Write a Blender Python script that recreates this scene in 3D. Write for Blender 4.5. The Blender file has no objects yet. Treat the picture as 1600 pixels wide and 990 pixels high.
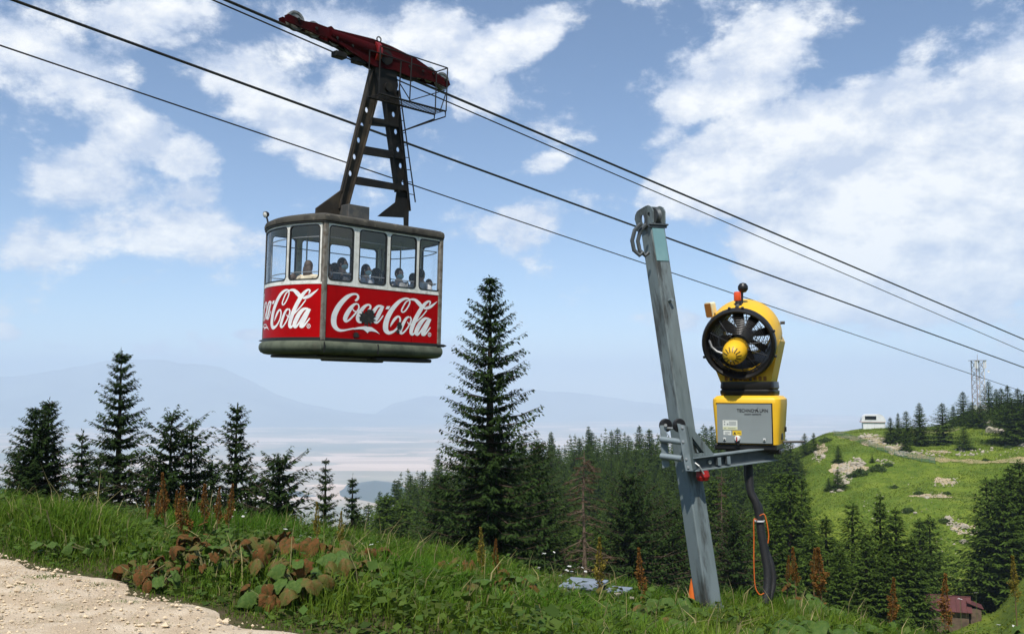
import bpy, bmesh, math, random
import numpy as np
from mathutils import Vector, Matrix, Euler
from mathutils.geometry import tessellate_polygon

R = math.radians
scene = bpy.context.scene
C = scene.collection

# ------------------------------------------------------------------ camera
FPX, HORY, CX, CY = 1500.0, 605.0, 800.0, 495.0
PITCH = math.atan((HORY - CY) / FPX)
cam_d = bpy.data.cameras.new('camera')
cam_d.sensor_width = 36.0
cam_d.lens = 36.0 * FPX / 1600.0
cam_d.clip_start = 0.1
cam_d.clip_end = 120000
cam = bpy.data.objects.new('camera', cam_d)
C.objects.link(cam)
cam.location = (0, 0, 0)
cam.rotation_euler = (math.pi / 2 + PITCH, 0, 0)
scene.camera = cam
FW = Vector((0, math.cos(PITCH), math.sin(PITCH)))
UP = Vector((0, -math.sin(PITCH), math.cos(PITCH)))
RT = Vector((1, 0, 0))


def ray(px, py):
    return FW + RT * ((px - CX) / FPX) - UP * ((py - CY) / FPX)


def at(px, py, depth):
    """world point seen at a photo pixel, at a horizontal distance (along +Y) from the eye"""
    r = ray(px, py)
    return r * (depth / r.y)


# ------------------------------------------------------------------ light
SUN_EL, SUN_AZ = R(57), math.atan2(-0.2, -0.98)       # azimuth from +Y towards +X
world = bpy.data.worlds.new('World')
scene.world = world
world.use_nodes = True
sun_d = bpy.data.lights.new('sun', 'SUN')
sun_d.energy = 4.7
sun_d.angle = R(0.53)
sun_d.color = (1.0, 0.945, 0.86)
sun = bpy.data.objects.new('sun', sun_d)
C.objects.link(sun)
sdir = Vector((math.sin(SUN_AZ) * math.cos(SUN_EL), math.cos(SUN_AZ) * math.cos(SUN_EL), math.sin(SUN_EL)))
sun.rotation_euler = (-sdir).to_track_quat('-Z', 'Y').to_euler()
sun.location = sdir * 60
vs = scene.view_settings
vs.view_transform = 'Standard'
vs.look = 'None'
vs.exposure = 0.2
vs.gamma = 1.0
vs.use_curve_mapping = False
cy = scene.cycles
cy.use_denoising = True
cy.max_bounces = 8
cy.diffuse_bounces = 4
cy.glossy_bounces = 3
cy.transmission_bounces = 4
cy.transparent_max_bounces = 16
cy.volume_bounces = 3
cy.caustics_reflective = False
cy.caustics_refractive = False


def build_sky():
    nt = world.node_tree
    nt.nodes.clear()
    N, Lk = nt.nodes.new, nt.links.new

    def math_(op, a, b=None, c=None, clamp=False):
        n = N('ShaderNodeMath')
        n.operation = op
        n.use_clamp = clamp
        for i, v in enumerate((a, b, c)):
            if v is None:
                continue
            if isinstance(v, (int, float)):
                n.inputs[i].default_value = v
            else:
                Lk(v, n.inputs[i])
        return n.outputs[0]

    out = N('ShaderNodeOutputWorld')
    sky = N('ShaderNodeTexSky')
    sky.sky_type = 'NISHITA'
    sky.sun_disc = False
    sky.sun_elevation = SUN_EL
    sky.sun_rotation = SUN_AZ
    sky.altitude = 2200
    sky.air_density = 0.95
    sky.dust_density = 0.1
    sky.ozone_density = 2.6
    bg = N('ShaderNodeBackground')
    bg.inputs[1].default_value = 0.125
    Lk(sky.outputs[0], bg.inputs[0])
    tc = N('ShaderNodeTexCoord')
    sep = N('ShaderNodeSeparateXYZ')
    Lk(tc.outputs['Generated'], sep.inputs[0])
    x, y, z = sep.outputs
    az = math_('ARCTAN2', x, y)
    hyp = math_('SQRT', math_('ADD', math_('MULTIPLY', x, x), math_('MULTIPLY', y, y)))
    el = math_('ARCTAN2', z, hyp)
    comb = N('ShaderNodeCombineXYZ')
    Lk(az, comb.inputs[0])
    Lk(el, comb.inputs[1])
    ae = comb.outputs[0]
    # the cumulus of the day: azimuth/elevation of each cloud (photo pixels only as a handy unit), size, tilt, weight
    blobs = [(1400, 360, 270, 170, 10, 1.6), (1160, 255, 190, 85, 24, 1.2), (1340, 190, 190, 100, 12, 1.1),
             (1540, 190, 170, 160, 0, .8), (1480, 60, 200, 60, 5, .45), (1230, 70, 190, 95, 22, .8), (1085, 150, 75, 45, 20, .7),
             (1450, 440, 200, 80, 0, .95), (1200, 370, 130, 80, 10, .55), (1600, 420, 70, 190, 0, .35),
             (50, 85, 180, 115, 0, .72), (200, 15, 170, 60, 10, .75), (430, 170, 140, 80, -15, .72), (350, 110, 120, 65, 0, .6),
             (550, 135, 90, 60, 10, .55), (200, 205, 90, 60, 0, .8), (110, 272, 110, 60, 10, .75), (285, 240, 70, 50, 0, .75), (300, 298, 60, 30, 0, .55),
             (250, 375, 330, 75, 3, .42), (235, 436, 90, 28, 4, .6), (60, 390, 170, 60, 0, .38), (500, 240, 60, 50, 0, .6),
             (800, 55, 165, 52, 22, .9), (745, 145, 80, 50, 15, .75), (690, 60, 120, 80, 0, .7), (530, 20, 120, 60, 0, .7),
             (860, 252, 60, 30, 10, .6), (850, 340, 170, 60, 10, .55), (710, 360, 80, 50, 0, .4), (1100, 500, 70, 32, 0, .55),
             (8, 520, 32, 18, 0, .7), (385, 522, 30, 13, 0, .6), (705, 545, 50, 34, 0, .6), (1020, 588, 32, 22, 0, .5),
             (100, 540, 60, 16, 0, .4), (1050, 200, 60, 30, 20, .4)]
    acc = None
    for (px, py, rx, ry, ang, wt) in blobs:
        mp = N('ShaderNodeMapping')
        mp.vector_type = 'TEXTURE'
        mp.inputs['Location'].default_value = (math.atan((px - CX) / FPX), math.atan((HORY - py) / FPX / math.sqrt(1 + ((px - CX) / FPX) ** 2)), 0)
        mp.inputs['Rotation'].default_value = (0, 0, R(ang))
        mp.inputs['Scale'].default_value = (rx / FPX, ry / FPX, 1)
        Lk(ae, mp.inputs[0])
        g = N('ShaderNodeTexGradient')
        g.gradient_type = 'SPHERICAL'
        Lk(mp.outputs[0], g.inputs[0])
        v = math_('MULTIPLY', math_('POWER', g.outputs['Fac'], 0.7), wt)
        acc = v if acc is None else math_('SMOOTH_MAX', acc, v, 0.12)
    # a thin scatter of cloud all round
    st = N('ShaderNodeMapping')
    st.inputs['Scale'].default_value = (1.0, 1.55, 1.0)
    Lk(ae, st.inputs[0])

    def noise(scale, detail, rough, dist, off=(0, 0, 0)):
        m = N('ShaderNodeMapping')
        m.inputs['Location'].default_value = off
        Lk(st.outputs[0], m.inputs[0])
        n = N('ShaderNodeTexNoise')
        n.inputs['Scale'].default_value = scale
        n.inputs['Detail'].default_value = detail
        n.inputs['Roughness'].default_value = rough
        n.inputs['Distortion'].default_value = dist
        Lk(m.outputs[0], n.inputs['Vector'])
        return n.outputs['Fac']

    n1 = noise(7.0, 8, .63, 0.1)
    n2 = noise(7.0, 8, .63, 0.1, (.012, -.03, 0))
    n3 = noise(22.0, 6, .6, .2, (3, 1, 2))
    big = noise(2.3, 3, .5, 0, (7, 3, 1))
    base = math_('MAXIMUM', acc, math_('MULTIPLY', big, .30))
    dens = math_('ADD', base, math_('MULTIPLY', math_('SUBTRACT', n1, .5), 2.1))
    dens = math_('ADD', dens, math_('MULTIPLY', math_('SUBTRACT', n3, .5), .35))
    mr = N('ShaderNodeMapRange')
    mr.interpolation_type = 'SMOOTHSTEP'
    mr.inputs['From Min'].default_value = .19
    mr.inputs['From Max'].default_value = .50
    mr.inputs['To Max'].default_value = .96
    Lk(dens, mr.inputs['Value'])
    # fade out clouds below the horizon
    hz = N('ShaderNodeMapRange')
    hz.inputs['From Min'].default_value = -.03
    hz.inputs['From Max'].default_value = .03
    Lk(el, hz.inputs['Value'])
    mask = math_('MULTIPLY', mr.outputs[0], hz.outputs[0])
    # bodies of the clouds: thin edges and undersides greyer than the sunlit tops
    lit = math_('MULTIPLY_ADD', math_('SUBTRACT', n1, n2), 3.2, .45)
    lit = math_('ADD', lit, math_('MULTIPLY', math_('SUBTRACT', dens, .65), .55), clamp=True)
    cr = N('ShaderNodeValToRGB')
    cr.color_ramp.elements[0].color = (.56, .63, .78, 1)
    cr.color_ramp.elements[1].color = (.99, .99, .985, 1)
    cr.color_ramp.elements[0].position = .12
    cr.color_ramp.elements[1].position = .9
    Lk(lit, cr.inputs[0])
    bgc = N('ShaderNodeBackground')
    bgc.inputs[1].default_value = 1.0
    Lk(cr.outputs[0], bgc.inputs[0])
    mix = N('ShaderNodeMixShader')
    Lk(mask, mix.inputs[0])
    Lk(bg.outputs[0], mix.inputs[1])
    Lk(bgc.outputs[0], mix.inputs[2])
    Lk(mix.outputs[0], out.inputs[0])


build_sky()
world.cycles.sampling_method = 'MANUAL'
world.cycles.sample_map_resolution = 256

# ------------------------------------------------------------------ helpers
rng = np.random.default_rng(7)
random.seed(7)


def tag(o, label=None, cat=None, group=None, kind=None):
    if label:
        o['label'] = label
    if cat:
        o['category'] = cat
    if group:
        o['group'] = group
    if kind:
        o['kind'] = kind
    return o


def empty(name, loc=(0, 0, 0), rz=0.0, parent=None, mw=None):
    o = bpy.data.objects.new(name, None)
    C.objects.link(o)
    o.empty_display_size = .2
    if mw is not None:
        o.matrix_world = mw
    else:
        o.location = loc
        o.rotation_euler = (0, 0, rz)
    if parent:
        o.parent = parent
    return o


def link(name, me, parent=None):
    o = bpy.data.objects.new(name, me)
    C.objects.link(o)
    if parent:
        o.parent = parent
    return o


def np_mesh(name, verts, faces, mat=None, smooth=False, colors=None):
    """faces: (n,3) or (n,4) array; colors: per-vertex rgb"""
    verts = np.asarray(verts, dtype=np.float32)
    faces = np.asarray(faces, dtype=np.int32)
    me = bpy.data.meshes.new(name)
    k = faces.shape[1]
    me.vertices.add(len(verts))
    me.vertices.foreach_set('co', verts.ravel())
    me.loops.add(faces.size)
    me.loops.foreach_set('vertex_index', faces.ravel())
    me.polygons.add(len(faces))
    me.polygons.foreach_set('loop_start', np.arange(0, faces.size, k, dtype=np.int32))
    me.polygons.foreach_set('use_smooth', np.full(len(faces), smooth, dtype=bool))
    me.update(calc_edges=True)
    if colors is not None:
        ca = me.color_attributes.new('tint', 'FLOAT_COLOR', 'POINT')
        c = np.ones((len(verts), 4), dtype=np.float32)
        c[:, :3] = colors
        ca.data.foreach_set('color', c.ravel())
    if mat:
        me.materials.append(mat)
    return me


class MB:
    """collects simple shapes, builds them as ONE mesh object"""

    def __init__(self):
        self.v, self.f = [], []

    def add(self, vs, fs):
        n = len(self.v)
        self.v += [tuple(v) for v in vs]
        self.f += [tuple(i + n for i in f) for f in fs]
        return self

    def box(self, c, s, m=None, bev=0.0):
        cx_, cy_, cz_ = c
        hx, hy, hz = s[0] / 2, s[1] / 2, s[2] / 2
        if bev <= 0:
            vs = [Vector((sx * hx, sy * hy, sz * hz)) for sx in (-1, 1) for sy in (-1, 1) for sz in (-1, 1)]
            fs = [(0, 1, 3, 2), (4, 6, 7, 5), (0, 4, 5, 1), (2, 3, 7, 6), (0, 2, 6, 4), (1, 5, 7, 3)]
        else:
            bm = bmesh.new()
            bmesh.ops.create_cube(bm, size=1)
            for v in bm.verts:
                v.co = Vector((v.co.x * s[0], v.co.y * s[1], v.co.z * s[2]))
            bmesh.ops.bevel(bm, geom=bm.edges[:], offset=min(bev, .45 * min(s)), segments=2, profile=.5, affect='EDGES')
            bm.verts.index_update()
            vs = [v.co.copy() for v in bm.verts]
            fs = [tuple(v.index for v in f.verts) for f in bm.faces]
            bm.free()
        if m is not None:
            vs = [m @ v for v in vs]
        return self.add([(v[0] + cx_, v[1] + cy_, v[2] + cz_) for v in vs], fs)

    def tube(self, pts, r, n=8, cap=True, closed=False):
        pts = [Vector(p) for p in pts]
        k = len(pts)
        rs = list(r) if hasattr(r, '__len__') else [r] * k
        base = len(self.v)
        prev = None
        for i, p in enumerate(pts):
            if closed:
                t = pts[(i + 1) % k] - pts[i - 1]
            else:
                t = pts[min(i + 1, k - 1)] - pts[max(i - 1, 0)]
            t = t.normalized() if t.length > 1e-9 else Vector((0, 0, 1))
            if prev is None:
                a = Vector((0, 0, 1)) if abs(t.z) < .9 else Vector((1, 0, 0))
                e1 = t.cross(a).normalized()
            else:
                e1 = (prev - t * prev.dot(t)).normalized()
            prev = e1
            e2 = t.cross(e1)
            for j in range(n):
                a = 2 * math.pi * j / n
                self.v.append(tuple(p + (e1 * math.cos(a) + e2 * math.sin(a)) * rs[i]))
        m = k if closed else k - 1
        for i in range(m):
            for j in range(n):
                a = base + i * n + j
                b = base + i * n + (j + 1) % n
                c = base + ((i + 1) % k) * n + (j + 1) % n
                d = base + ((i + 1) % k) * n + j
                self.f.append((a, b, c, d))
        if cap and not closed:
            self.f.append(tuple(base + j for j in reversed(range(n))))
            self.f.append(tuple(base + (k - 1) * n + j for j in range(n)))
        return self

    def cyl(self, p0, p1, r0, r1=None, n=16):
        return self.tube([p0, p1], [r0, r0 if r1 is None else r1], n)

    def lathe(self, prof, o=(0, 0, 0), m=None, n=24):
        """prof: list of (r, h) about local Z"""
        o = Vector(o)
        base = len(self.v)
        for (r, h) in prof:
            for j in range(n):
                a = 2 * math.pi * j / n
                v = Vector((r * math.cos(a), r * math.sin(a), h))
                if m is not None:
                    v = m @ v
                self.v.append(tuple(v + o))
        for i in range(len(prof) - 1):
            for j in range(n):
                self.f.append((base + i * n + j, base + i * n + (j + 1) % n, base + (i + 1) * n + (j + 1) % n, base + (i + 1) * n + j))
        return self

    def prism(self, poly, mapf, d0, d1, holes=()):
        """polygon (2D) with holes, extruded between depths d0 and d1; mapf(a,b,d)->xyz"""
        loops = [list(poly)] + [list(h) for h in holes]
        flat = [p for lp in loops for p in lp]
        tris = tessellate_polygon([[Vector((p[0], p[1], 0)) for p in lp] for lp in loops])
        n = len(flat)
        vs = [mapf(a, b, d0) for a, b in flat] + [mapf(a, b, d1) for a, b in flat]
        fs = [tuple(t) for t in tris] + [(t[2] + n, t[1] + n, t[0] + n) for t in tris]
        k = 0
        for lp in loops:
            m = len(lp)
            for i in range(m):
                a, b = k + i, k + (i + 1) % m
                fs.append((a, b, b + n, a + n))
            k += m
        return self.add(vs, fs)

    def mesh(self, name, mat=None, smooth=False):
        me = bpy.data.meshes.new(name)
        me.from_pydata(self.v, [], self.f)
        bm = bmesh.new()
        bm.from_mesh(me)
        bmesh.ops.recalc_face_normals(bm, faces=bm.faces[:])
        bm.to_mesh(me)
        bm.free()
        if smooth:
            for p in me.polygons:
                p.use_smooth = True
            try:
                me.set_sharp_from_angle(angle=R(38))
            except Exception:
                pass
        if mat:
            me.materials.append(mat)
        me.update()
        return me

    def build(self, name, mat=None, parent=None, smooth=False):
        return link(name, self.mesh(name, mat, smooth), parent)


def rot_to(axis, xhint=None):
    """matrix whose local Z is axis"""
    z = Vector(axis).normalized()
    h = Vector(xhint) if xhint is not None else (Vector((0, 0, 1)) if abs(z.z) < .95 else Vector((1, 0, 0)))
    x = h - z * h.dot(z)
    x.normalize()
    y = z.cross(x)
    return Matrix((x, y, z)).transposed()


# ------------------------------------------------------------------ materials
def srgb(r, g, b):
    def c(v):
        v /= 255
        return v / 12.92 if v <= .04045 else ((v + .055) / 1.055) ** 2.4
    return (c(r), c(g), c(b))


MATS = {}


def mat(name, col, rough=.6, metal=0.0, var=None, vscale=4.0, vlo=.45, vhi=.65, bump=0.0, bscale=40.0, spec=.5, coord='Object', tint=False, var2=None, v2scale=1.0, v2r=(.55, .72), trans=0.0, coat=0.0, stretch=None):
    """base colour, a second colour broken in by noise, fine bump; tint = multiply by the per-vertex 'tint' attribute"""
    if name in MATS:
        return MATS[name]
    m = bpy.data.materials.new(name)
    MATS[name] = m
    m.use_nodes = True
    nt = m.node_tree
    N, Lk = nt.nodes.new, nt.links.new
    b = nt.nodes['Principled BSDF']
    b.inputs['Base Color'].default_value = (*col, 1)
    b.inputs['Roughness'].default_value = rough
    b.inputs['Metallic'].default_value = metal
    b.inputs['Specular IOR Level'].default_value = spec
    if coat:
        b.inputs['Coat Weight'].default_value = coat
        b.inputs['Coat Roughness'].default_value = .12
    tc = N('ShaderNodeTexCoord')
    vec = tc.outputs[coord]
    if stretch:
        mp = N('ShaderNodeMapping')
        mp.inputs['Scale'].default_value = stretch
        Lk(vec, mp.inputs[0])
        vec = mp.outputs[0]
    colout = None

    def noise(scale, detail=6, rough_=.6):
        n = N('ShaderNodeTexNoise')
        n.inputs['Scale'].default_value = scale
        n.inputs['Detail'].default_value = detail
        n.inputs['Roughness'].default_value = rough_
        Lk(vec, n.inputs['Vector'])
        return n.outputs['Fac']

    def mixin(cur, c2, fac):
        mx = N('ShaderNodeMix')
        mx.data_type = 'RGBA'
        Lk(fac, mx.inputs[0])
        if cur is None:
            mx.inputs[6].default_value = (*col, 1)
        else:
            Lk(cur, mx.inputs[6])
        mx.inputs[7].default_value = (*c2, 1)
        return mx.outputs[2]

    def ramp(fac, lo, hi):
        r = N('ShaderNodeMapRange')
        r.inputs['From Min'].default_value = lo
        r.inputs['From Max'].default_value = hi
        Lk(fac, r.inputs['Value'])
        return r.outputs[0]
    if var is not None:
        colout = mixin(colout, var, ramp(noise(vscale), vlo, vhi))
    if var2 is not None:
        colout = mixin(colout, var2, ramp(noise(v2scale, 8, .7), *v2r))
    if tint:
        at_ = N('ShaderNodeAttribute')
        at_.attribute_name = 'tint'
        mx = N('ShaderNodeMix')
        mx.data_type = 'RGBA'
        mx.blend_type = 'MULTIPLY'
        mx.inputs[0].default_value = 1
        if colout is None:
            mx.inputs[6].default_value = (*col, 1)
        else:
            Lk(colout, mx.inputs[6])
        Lk(at_.outputs['Color'], mx.inputs[7])
        colout = mx.outputs[2]
    if colout is not None:
        Lk(colout, b.inputs['Base Color'])
    if bump:
        bp = N('ShaderNodeBump')
        bp.inputs['Strength'].default_value = bump
        bp.inputs['Distance'].default_value = .02
        Lk(noise(bscale, 5), bp.inputs['Height'])
        Lk(bp.outputs[0], b.inputs['Normal'])
    if trans:
        tr = N('ShaderNodeBsdfTranslucent')
        if colout is not None:
            Lk(colout, tr.inputs[0])
        else:
            tr.inputs[0].default_value = (*col, 1)
        mx = N('ShaderNodeMixShader')
        mx.inputs[0].default_value = trans
        Lk(b.outputs[0], mx.inputs[1])
        Lk(tr.outputs[0], mx.inputs[2])
        Lk(mx.outputs[0], nt.nodes['Material Output'].inputs[0])
    return m


def glass_mat(name, tintc, gloss=.06):
    m = bpy.data.materials.new(name)
    m.use_nodes = True
    nt = m.node_tree
    nt.nodes.clear()
    N, Lk = nt.nodes.new, nt.links.new
    out = N('ShaderNodeOutputMaterial')
    t = N('ShaderNodeBsdfTransparent')
    t.inputs[0].default_value = (*tintc, 1)
    g = N('ShaderNodeBsdfGlossy')
    g.inputs['Roughness'].default_value = .04
    lw = N('ShaderNodeLayerWeight')
    lw.inputs[0].default_value = .5
    pw = N('ShaderNodeMath')
    pw.operation = 'POWER'
    pw.inputs[1].default_value = 5
    Lk(lw.outputs['Facing'], pw.inputs[0])
    ma = N('ShaderNodeMath')
    ma.operation = 'MULTIPLY_ADD'
    ma.inputs[1].default_value = .9
    ma.inputs[2].default_value = gloss
    Lk(pw.outputs[0], ma.inputs[0])
    mx = N('ShaderNodeMixShader')
    Lk(ma.outputs[0], mx.inputs[0])
    Lk(t.outputs[0], mx.inputs[1])
    Lk(g.outputs[0], mx.inputs[2])
    Lk(mx.outputs[0], out.inputs[0])
    return m


def catmull(pts, sub=6):
    pts = [np.array(p, float) for p in pts]
    P = [2 * pts[0] - pts[1]] + pts + [2 * pts[-1] - pts[-2]]
    out = []
    for i in range(1, len(P) - 2):
        for k in range(sub):
            t = k / sub
            out.append(.5 * ((2 * P[i]) + (-P[i - 1] + P[i + 1]) * t + (2 * P[i - 1] - 5 * P[i] + 4 * P[i + 1] - P[i + 2]) * t * t
                             + (-P[i - 1] + 3 * P[i] - 3 * P[i + 1] + P[i + 2]) * t ** 3))
    out.append(pts[-1])
    return out
# ------------------------------------------------------------------ terrain
_tab = np.random.default_rng(3).random((256, 256))


def vnoise(x, y):
    xi, yi = np.floor(x).astype(int), np.floor(y).astype(int)
    fx, fy = x - xi, y - yi
    fx, fy = fx * fx * (3 - 2 * fx), fy * fy * (3 - 2 * fy)
    a = _tab[xi % 256, yi % 256]
    b = _tab[(xi + 1) % 256, yi % 256]
    c = _tab[xi % 256, (yi + 1) % 256]
    d = _tab[(xi + 1) % 256, (yi + 1) % 256]
    return (a * (1 - fx) + b * fx) * (1 - fy) + (c * (1 - fx) + d * fx) * fy - .5


def fbm(x, y, s, octv=4):
    v, a = 0, 1
    for k in range(octv):
        v = v + a * vnoise(x / s + 17.3 * k, y / s - 9.1 * k)
        s, a = s / 2.1, a * .5
    return v


def sstep(a, b, x):
    t = np.clip((x - a) / (b - a), 0, 1)
    return t * t * (3 - 2 * t)


PN = (0.655, 0.755)          # unit normal of the path's edge, pointing down the slope
PE = (-1.28, 6.4)            # a point on that edge
PT = (0.755, -0.655)         # along the path
DEPTHS = [20, 35, 60, 100, 130, 150, 180, 200, 230, 260, 290, 320, 360, 450, 600, 1000, 2000, 4000, 6000]
FAR = [-190, -290, -430, -610, -690, -700]
TAB = {
    -800: [-3, -7, -16, -33, -46, -55, -68, -76, -90, -103, -116, -128, -145, -180, -240, -360, -560, -680, -700],
    400: [-3.2, -7.5, -15, -31, -43, -50, -61, -68, -80, -92, -104, -116, -132, -170, -235, -360, -560, -680, -700],
    500: [-3.2, -8, -15, -28, -36, -42, -50, -55, -64, -74, -85, -97, -116, -160, -225, -350, -550, -680, -700],
    560: [-3.2, -8, -15, -26, -32, -35, -39, -41, -43, -45, -52, -64, -84, -135] + [-215, -345, -550, -680, -700],
    650: [-3.2, -8, -15, -26, -31, -34, -36, -36.5, -36.5, -36, -37.5, -42, -58, -110] + [-200, -340, -550, -680, -700],
    750: [-3.2, -8.2, -15.5, -26, -31, -34, -35, -35, -33, -31, -30, -31, -40, -90] + [-190, -335, -550, -680, -700],
    850: [-3.3, -8.4, -15.7, -26, -32, -35, -36, -35, -33, -31, -29, -28.5, -33, -80] + [-180, -330, -550, -680, -700],
    1000: [-3.5, -8.6, -16, -26.5, -32, -35, -36, -36, -33.5, -31, -29, -27.5, -29, -70] + [-170, -330, -550, -680, -700],
    1130: [-3.8, -9, -16, -26, -32.5, -36, -37, -36, -33, -30, -28, -27, -29, -65] + [-165, -330, -550, -680, -700],
    1220: [-4, -9, -16, -25, -32, -36, -35, -32, -26.5, -20.5, -18.5, -21, -28, -60] + [-160, -330, -550, -680, -700],
    1300: [-4.2, -9.2, -16.2, -25, -32, -35.5, -33, -29, -22, -15, -13, -14.5, -22, -52] + [-150, -330, -550, -680, -700],
    1370: [-4.3, -9.2, -16.3, -25, -32, -35.5, -32, -27, -19.3, -13.3, -11.8, -12.5, -20, -48] + [-150, -330, -550, -680, -700],
    1450: [-4.4, -9.3, -16.4, -25.5, -32.8, -36.5, -30, -23.5, -17.5, -14.2, -12, -12.5, -18, -45] + [-150, -330, -550, -680, -700],
    1530: [-4.5, -9.4, -16.5, -25.5, -30.5, -34, -28, -22.5, -16.5, -12.5, -7.5, -6.5, -12, -40] + [-150, -330, -550, -680, -700],
    1600: [-4.6, -9.5, -16.5, -22.5, -24.5, -27, -24, -20.5, -15.5, -11, -6.5, -5.5, -10, -36] + [-150, -330, -550, -680, -700],
    2600: [-4.6, -9.5, -16.5, -22.5, -24.5, -27, -24, -20.5, -15.5, -11, -8.5, -8, -12, -36] + [-150, -330, -550, -680, -700],
}
_cols = np.array(sorted(TAB))
_zt = np.array([TAB[c] for c in _cols], float)
_ld = np.log(np.array(DEPTHS, float))


def height(x, y):
    x, y = np.asarray(x, float), np.asarray(y, float)
    r = np.hypot(x, y) + 1e-6
    d = PN[0] * (x - PE[0]) + PN[1] * (y - PE[1])
    dd = np.maximum(d, 0)
    near = -1.65 - .155 * np.minimum(dd, 6.5) - .36 * np.maximum(dd - 6.5, 0)
    near = near + .10 * sstep(.1, .8, d) * sstep(3, .9, d)
    near = near + .16 * fbm(x, y, 3.0) * sstep(0, 2, d) + .03 * fbm(x, y, .8, 3)
    dep = np.maximum(y, .64 * r)
    px = np.clip(800 + 1500 * x / np.maximum(dep, .1), -800, 2600)
    i = np.clip(np.searchsorted(_cols, px) - 1, 0, len(_cols) - 2)
    fx = (px - _cols[i]) / (_cols[i + 1] - _cols[i])
    fx = fx * fx * (3 - 2 * fx)
    lo = np.log(np.clip(dep, DEPTHS[0], DEPTHS[-1]))
    j = np.clip(np.searchsorted(_ld, lo) - 1, 0, len(_ld) - 2)
    fj = np.clip((lo - _ld[j]) / (_ld[j + 1] - _ld[j]), 0, 1)
    za = _zt[i, j] * (1 - fj) + _zt[i, j + 1] * fj
    zb = _zt[i + 1, j] * (1 - fj) + _zt[i + 1, j + 1] * fj
    tab = za * (1 - fx) + zb * fx
    amp = sstep(40, 120, dep) * sstep(9000, 3000, dep)
    tab = tab + amp * (2.2 * fbm(x, y, 34.0, 5)) + amp * sstep(500, 1500, dep) * 60 * fbm(x, y, 700., 4)
    w = sstep(16, 34, dep)
    h = np.maximum(near, -30) * (1 - w) + tab * w
    back = sstep(-.05, -.5, y / r)                  # behind the viewer the mountain goes on up
    up = -1.65 + .12 * np.maximum(r - 8, 0) * sstep(8, 30, r)
    up = np.minimum(up, 120)
    return h * (1 - back) + up * back


def hz(x, y):
    return float(height(np.array([x]), np.array([y]))[0])


def ground_at(px, depth):
    """point on the ground in the direction of a photo column, at a distance"""
    x = (px - CX) / FPX * depth
    # columns are measured at the horizon; the small pitch hardly matters
    return Vector((x, depth, hz(x, depth)))


def ground_material():
    m = bpy.data.materials.new('mountain_meadow')
    m.use_nodes = True
    nt = m.node_tree
    N, Lk = nt.nodes.new, nt.links.new
    b = nt.nodes['Principled BSDF']
    b.inputs['Roughness'].default_value = .95
    b.inputs['Specular IOR Level'].default_value = .15
    tc = N('ShaderNodeTexCoord')
    P = tc.outputs['Object']
    sep = N('ShaderNodeSeparateXYZ')
    Lk(P, sep.inputs[0])

    def noise(scale, detail=6, rough=.6, dist=0):
        n = N('ShaderNodeTexNoise')
        n.inputs['Scale'].default_value = scale
        n.inputs['Detail'].default_value = detail
        n.inputs['Roughness'].default_value = rough
        n.inputs['Distortion'].default_value = dist
        Lk(P, n.inputs['Vector'])
        return n.outputs['Fac']

    def rng_(v, a, b_):
        r = N('ShaderNodeMapRange')
        r.inputs['From Min'].default_value = a
        r.inputs['From Max'].default_value = b_
        Lk(v, r.inputs['Value'])
        return r.outputs[0]

    def mix(f, a, b_):
        mx = N('ShaderNodeMix')
        mx.data_type = 'RGBA'
        Lk(f, mx.inputs[0])
        for k, v in ((6, a), (7, b_)):
            if isinstance(v, tuple):
                mx.inputs[k].default_value = (*v, 1)
            else:
                Lk(v, mx.inputs[k])
        return mx.outputs[2]
    g = mix(rng_(noise(.045, 7, .62), .36, .62), (.070, .125, .010), (.165, .215, .022))
    g = mix(rng_(noise(.35, 6, .7), .46, .68), g, (.055, .100, .010))
    g = mix(rng_(noise(1.6, 4, .7), .52, .75), g, (.20, .225, .045))
    g = mix(rng_(noise(.021, 8, .72, .6), .585, .66), g, (.30, .245, .13))       # trodden, dry ground
    ln = N('ShaderNodeVectorMath')
    ln.operation = 'LENGTH'
    Lk(P, ln.inputs[0])
    g = mix(rng_(ln.outputs['Value'], 32, 18), g, mix(rng_(noise(3.0, 5, .7), .4, .6), (.055, .062, .018), (.10, .075, .04)))      # soil under the meadow
    # plain far below: strips of fields
    vo = N('ShaderNodeTexVoronoi')
    mp = N('ShaderNodeMapping')
    mp.inputs['Scale'].default_value = (1 / 800, 1 / 420, 0)
    mp.inputs['Rotation'].default_value = (0, 0, .5)
    Lk(P, mp.inputs[0])
    Lk(mp.outputs[0], vo.inputs['Vector'])
    vo.inputs['Scale'].default_value = 1
    bw = N('ShaderNodeSeparateColor')
    Lk(vo.outputs['Color'], bw.inputs[0])
    cr = N('ShaderNodeValToRGB')
    cr.color_ramp.interpolation = 'CONSTANT'
    els = cr.color_ramp.elements
    els[0].color = (.34, .28, .17, 1)
    els[1].position = .25
    els[1].color = (.62, .44, .30, 1)
    for p_, c_ in ((.42, (.40, .33, .21, 1)), (.58, (.74, .53, .38, 1)), (.72, (.48, .37, .25, 1)), (.86, (.85, .62, .46, 1))):
        e = els.new(p_)
        e.color = c_
    Lk(bw.outputs[0], cr.inputs[0])
    pl = mix(rng_(noise(.00035, 5, .6), .52, .6), cr.outputs[0], (.22, .21, .13))
    col = mix(rng_(sep.outputs[2], -430, -660), g, pl)
    Lk(col, b.inputs['Base Color'])
    bp = N('ShaderNodeBump')
    bp.inputs['Strength'].default_value = .8
    bp.inputs['Distance'].default_value = .25
    Lk(noise(2.2, 6, .7), bp.inputs['Height'])
    Lk(bp.outputs[0], b.inputs['Normal'])
    return m


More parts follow.
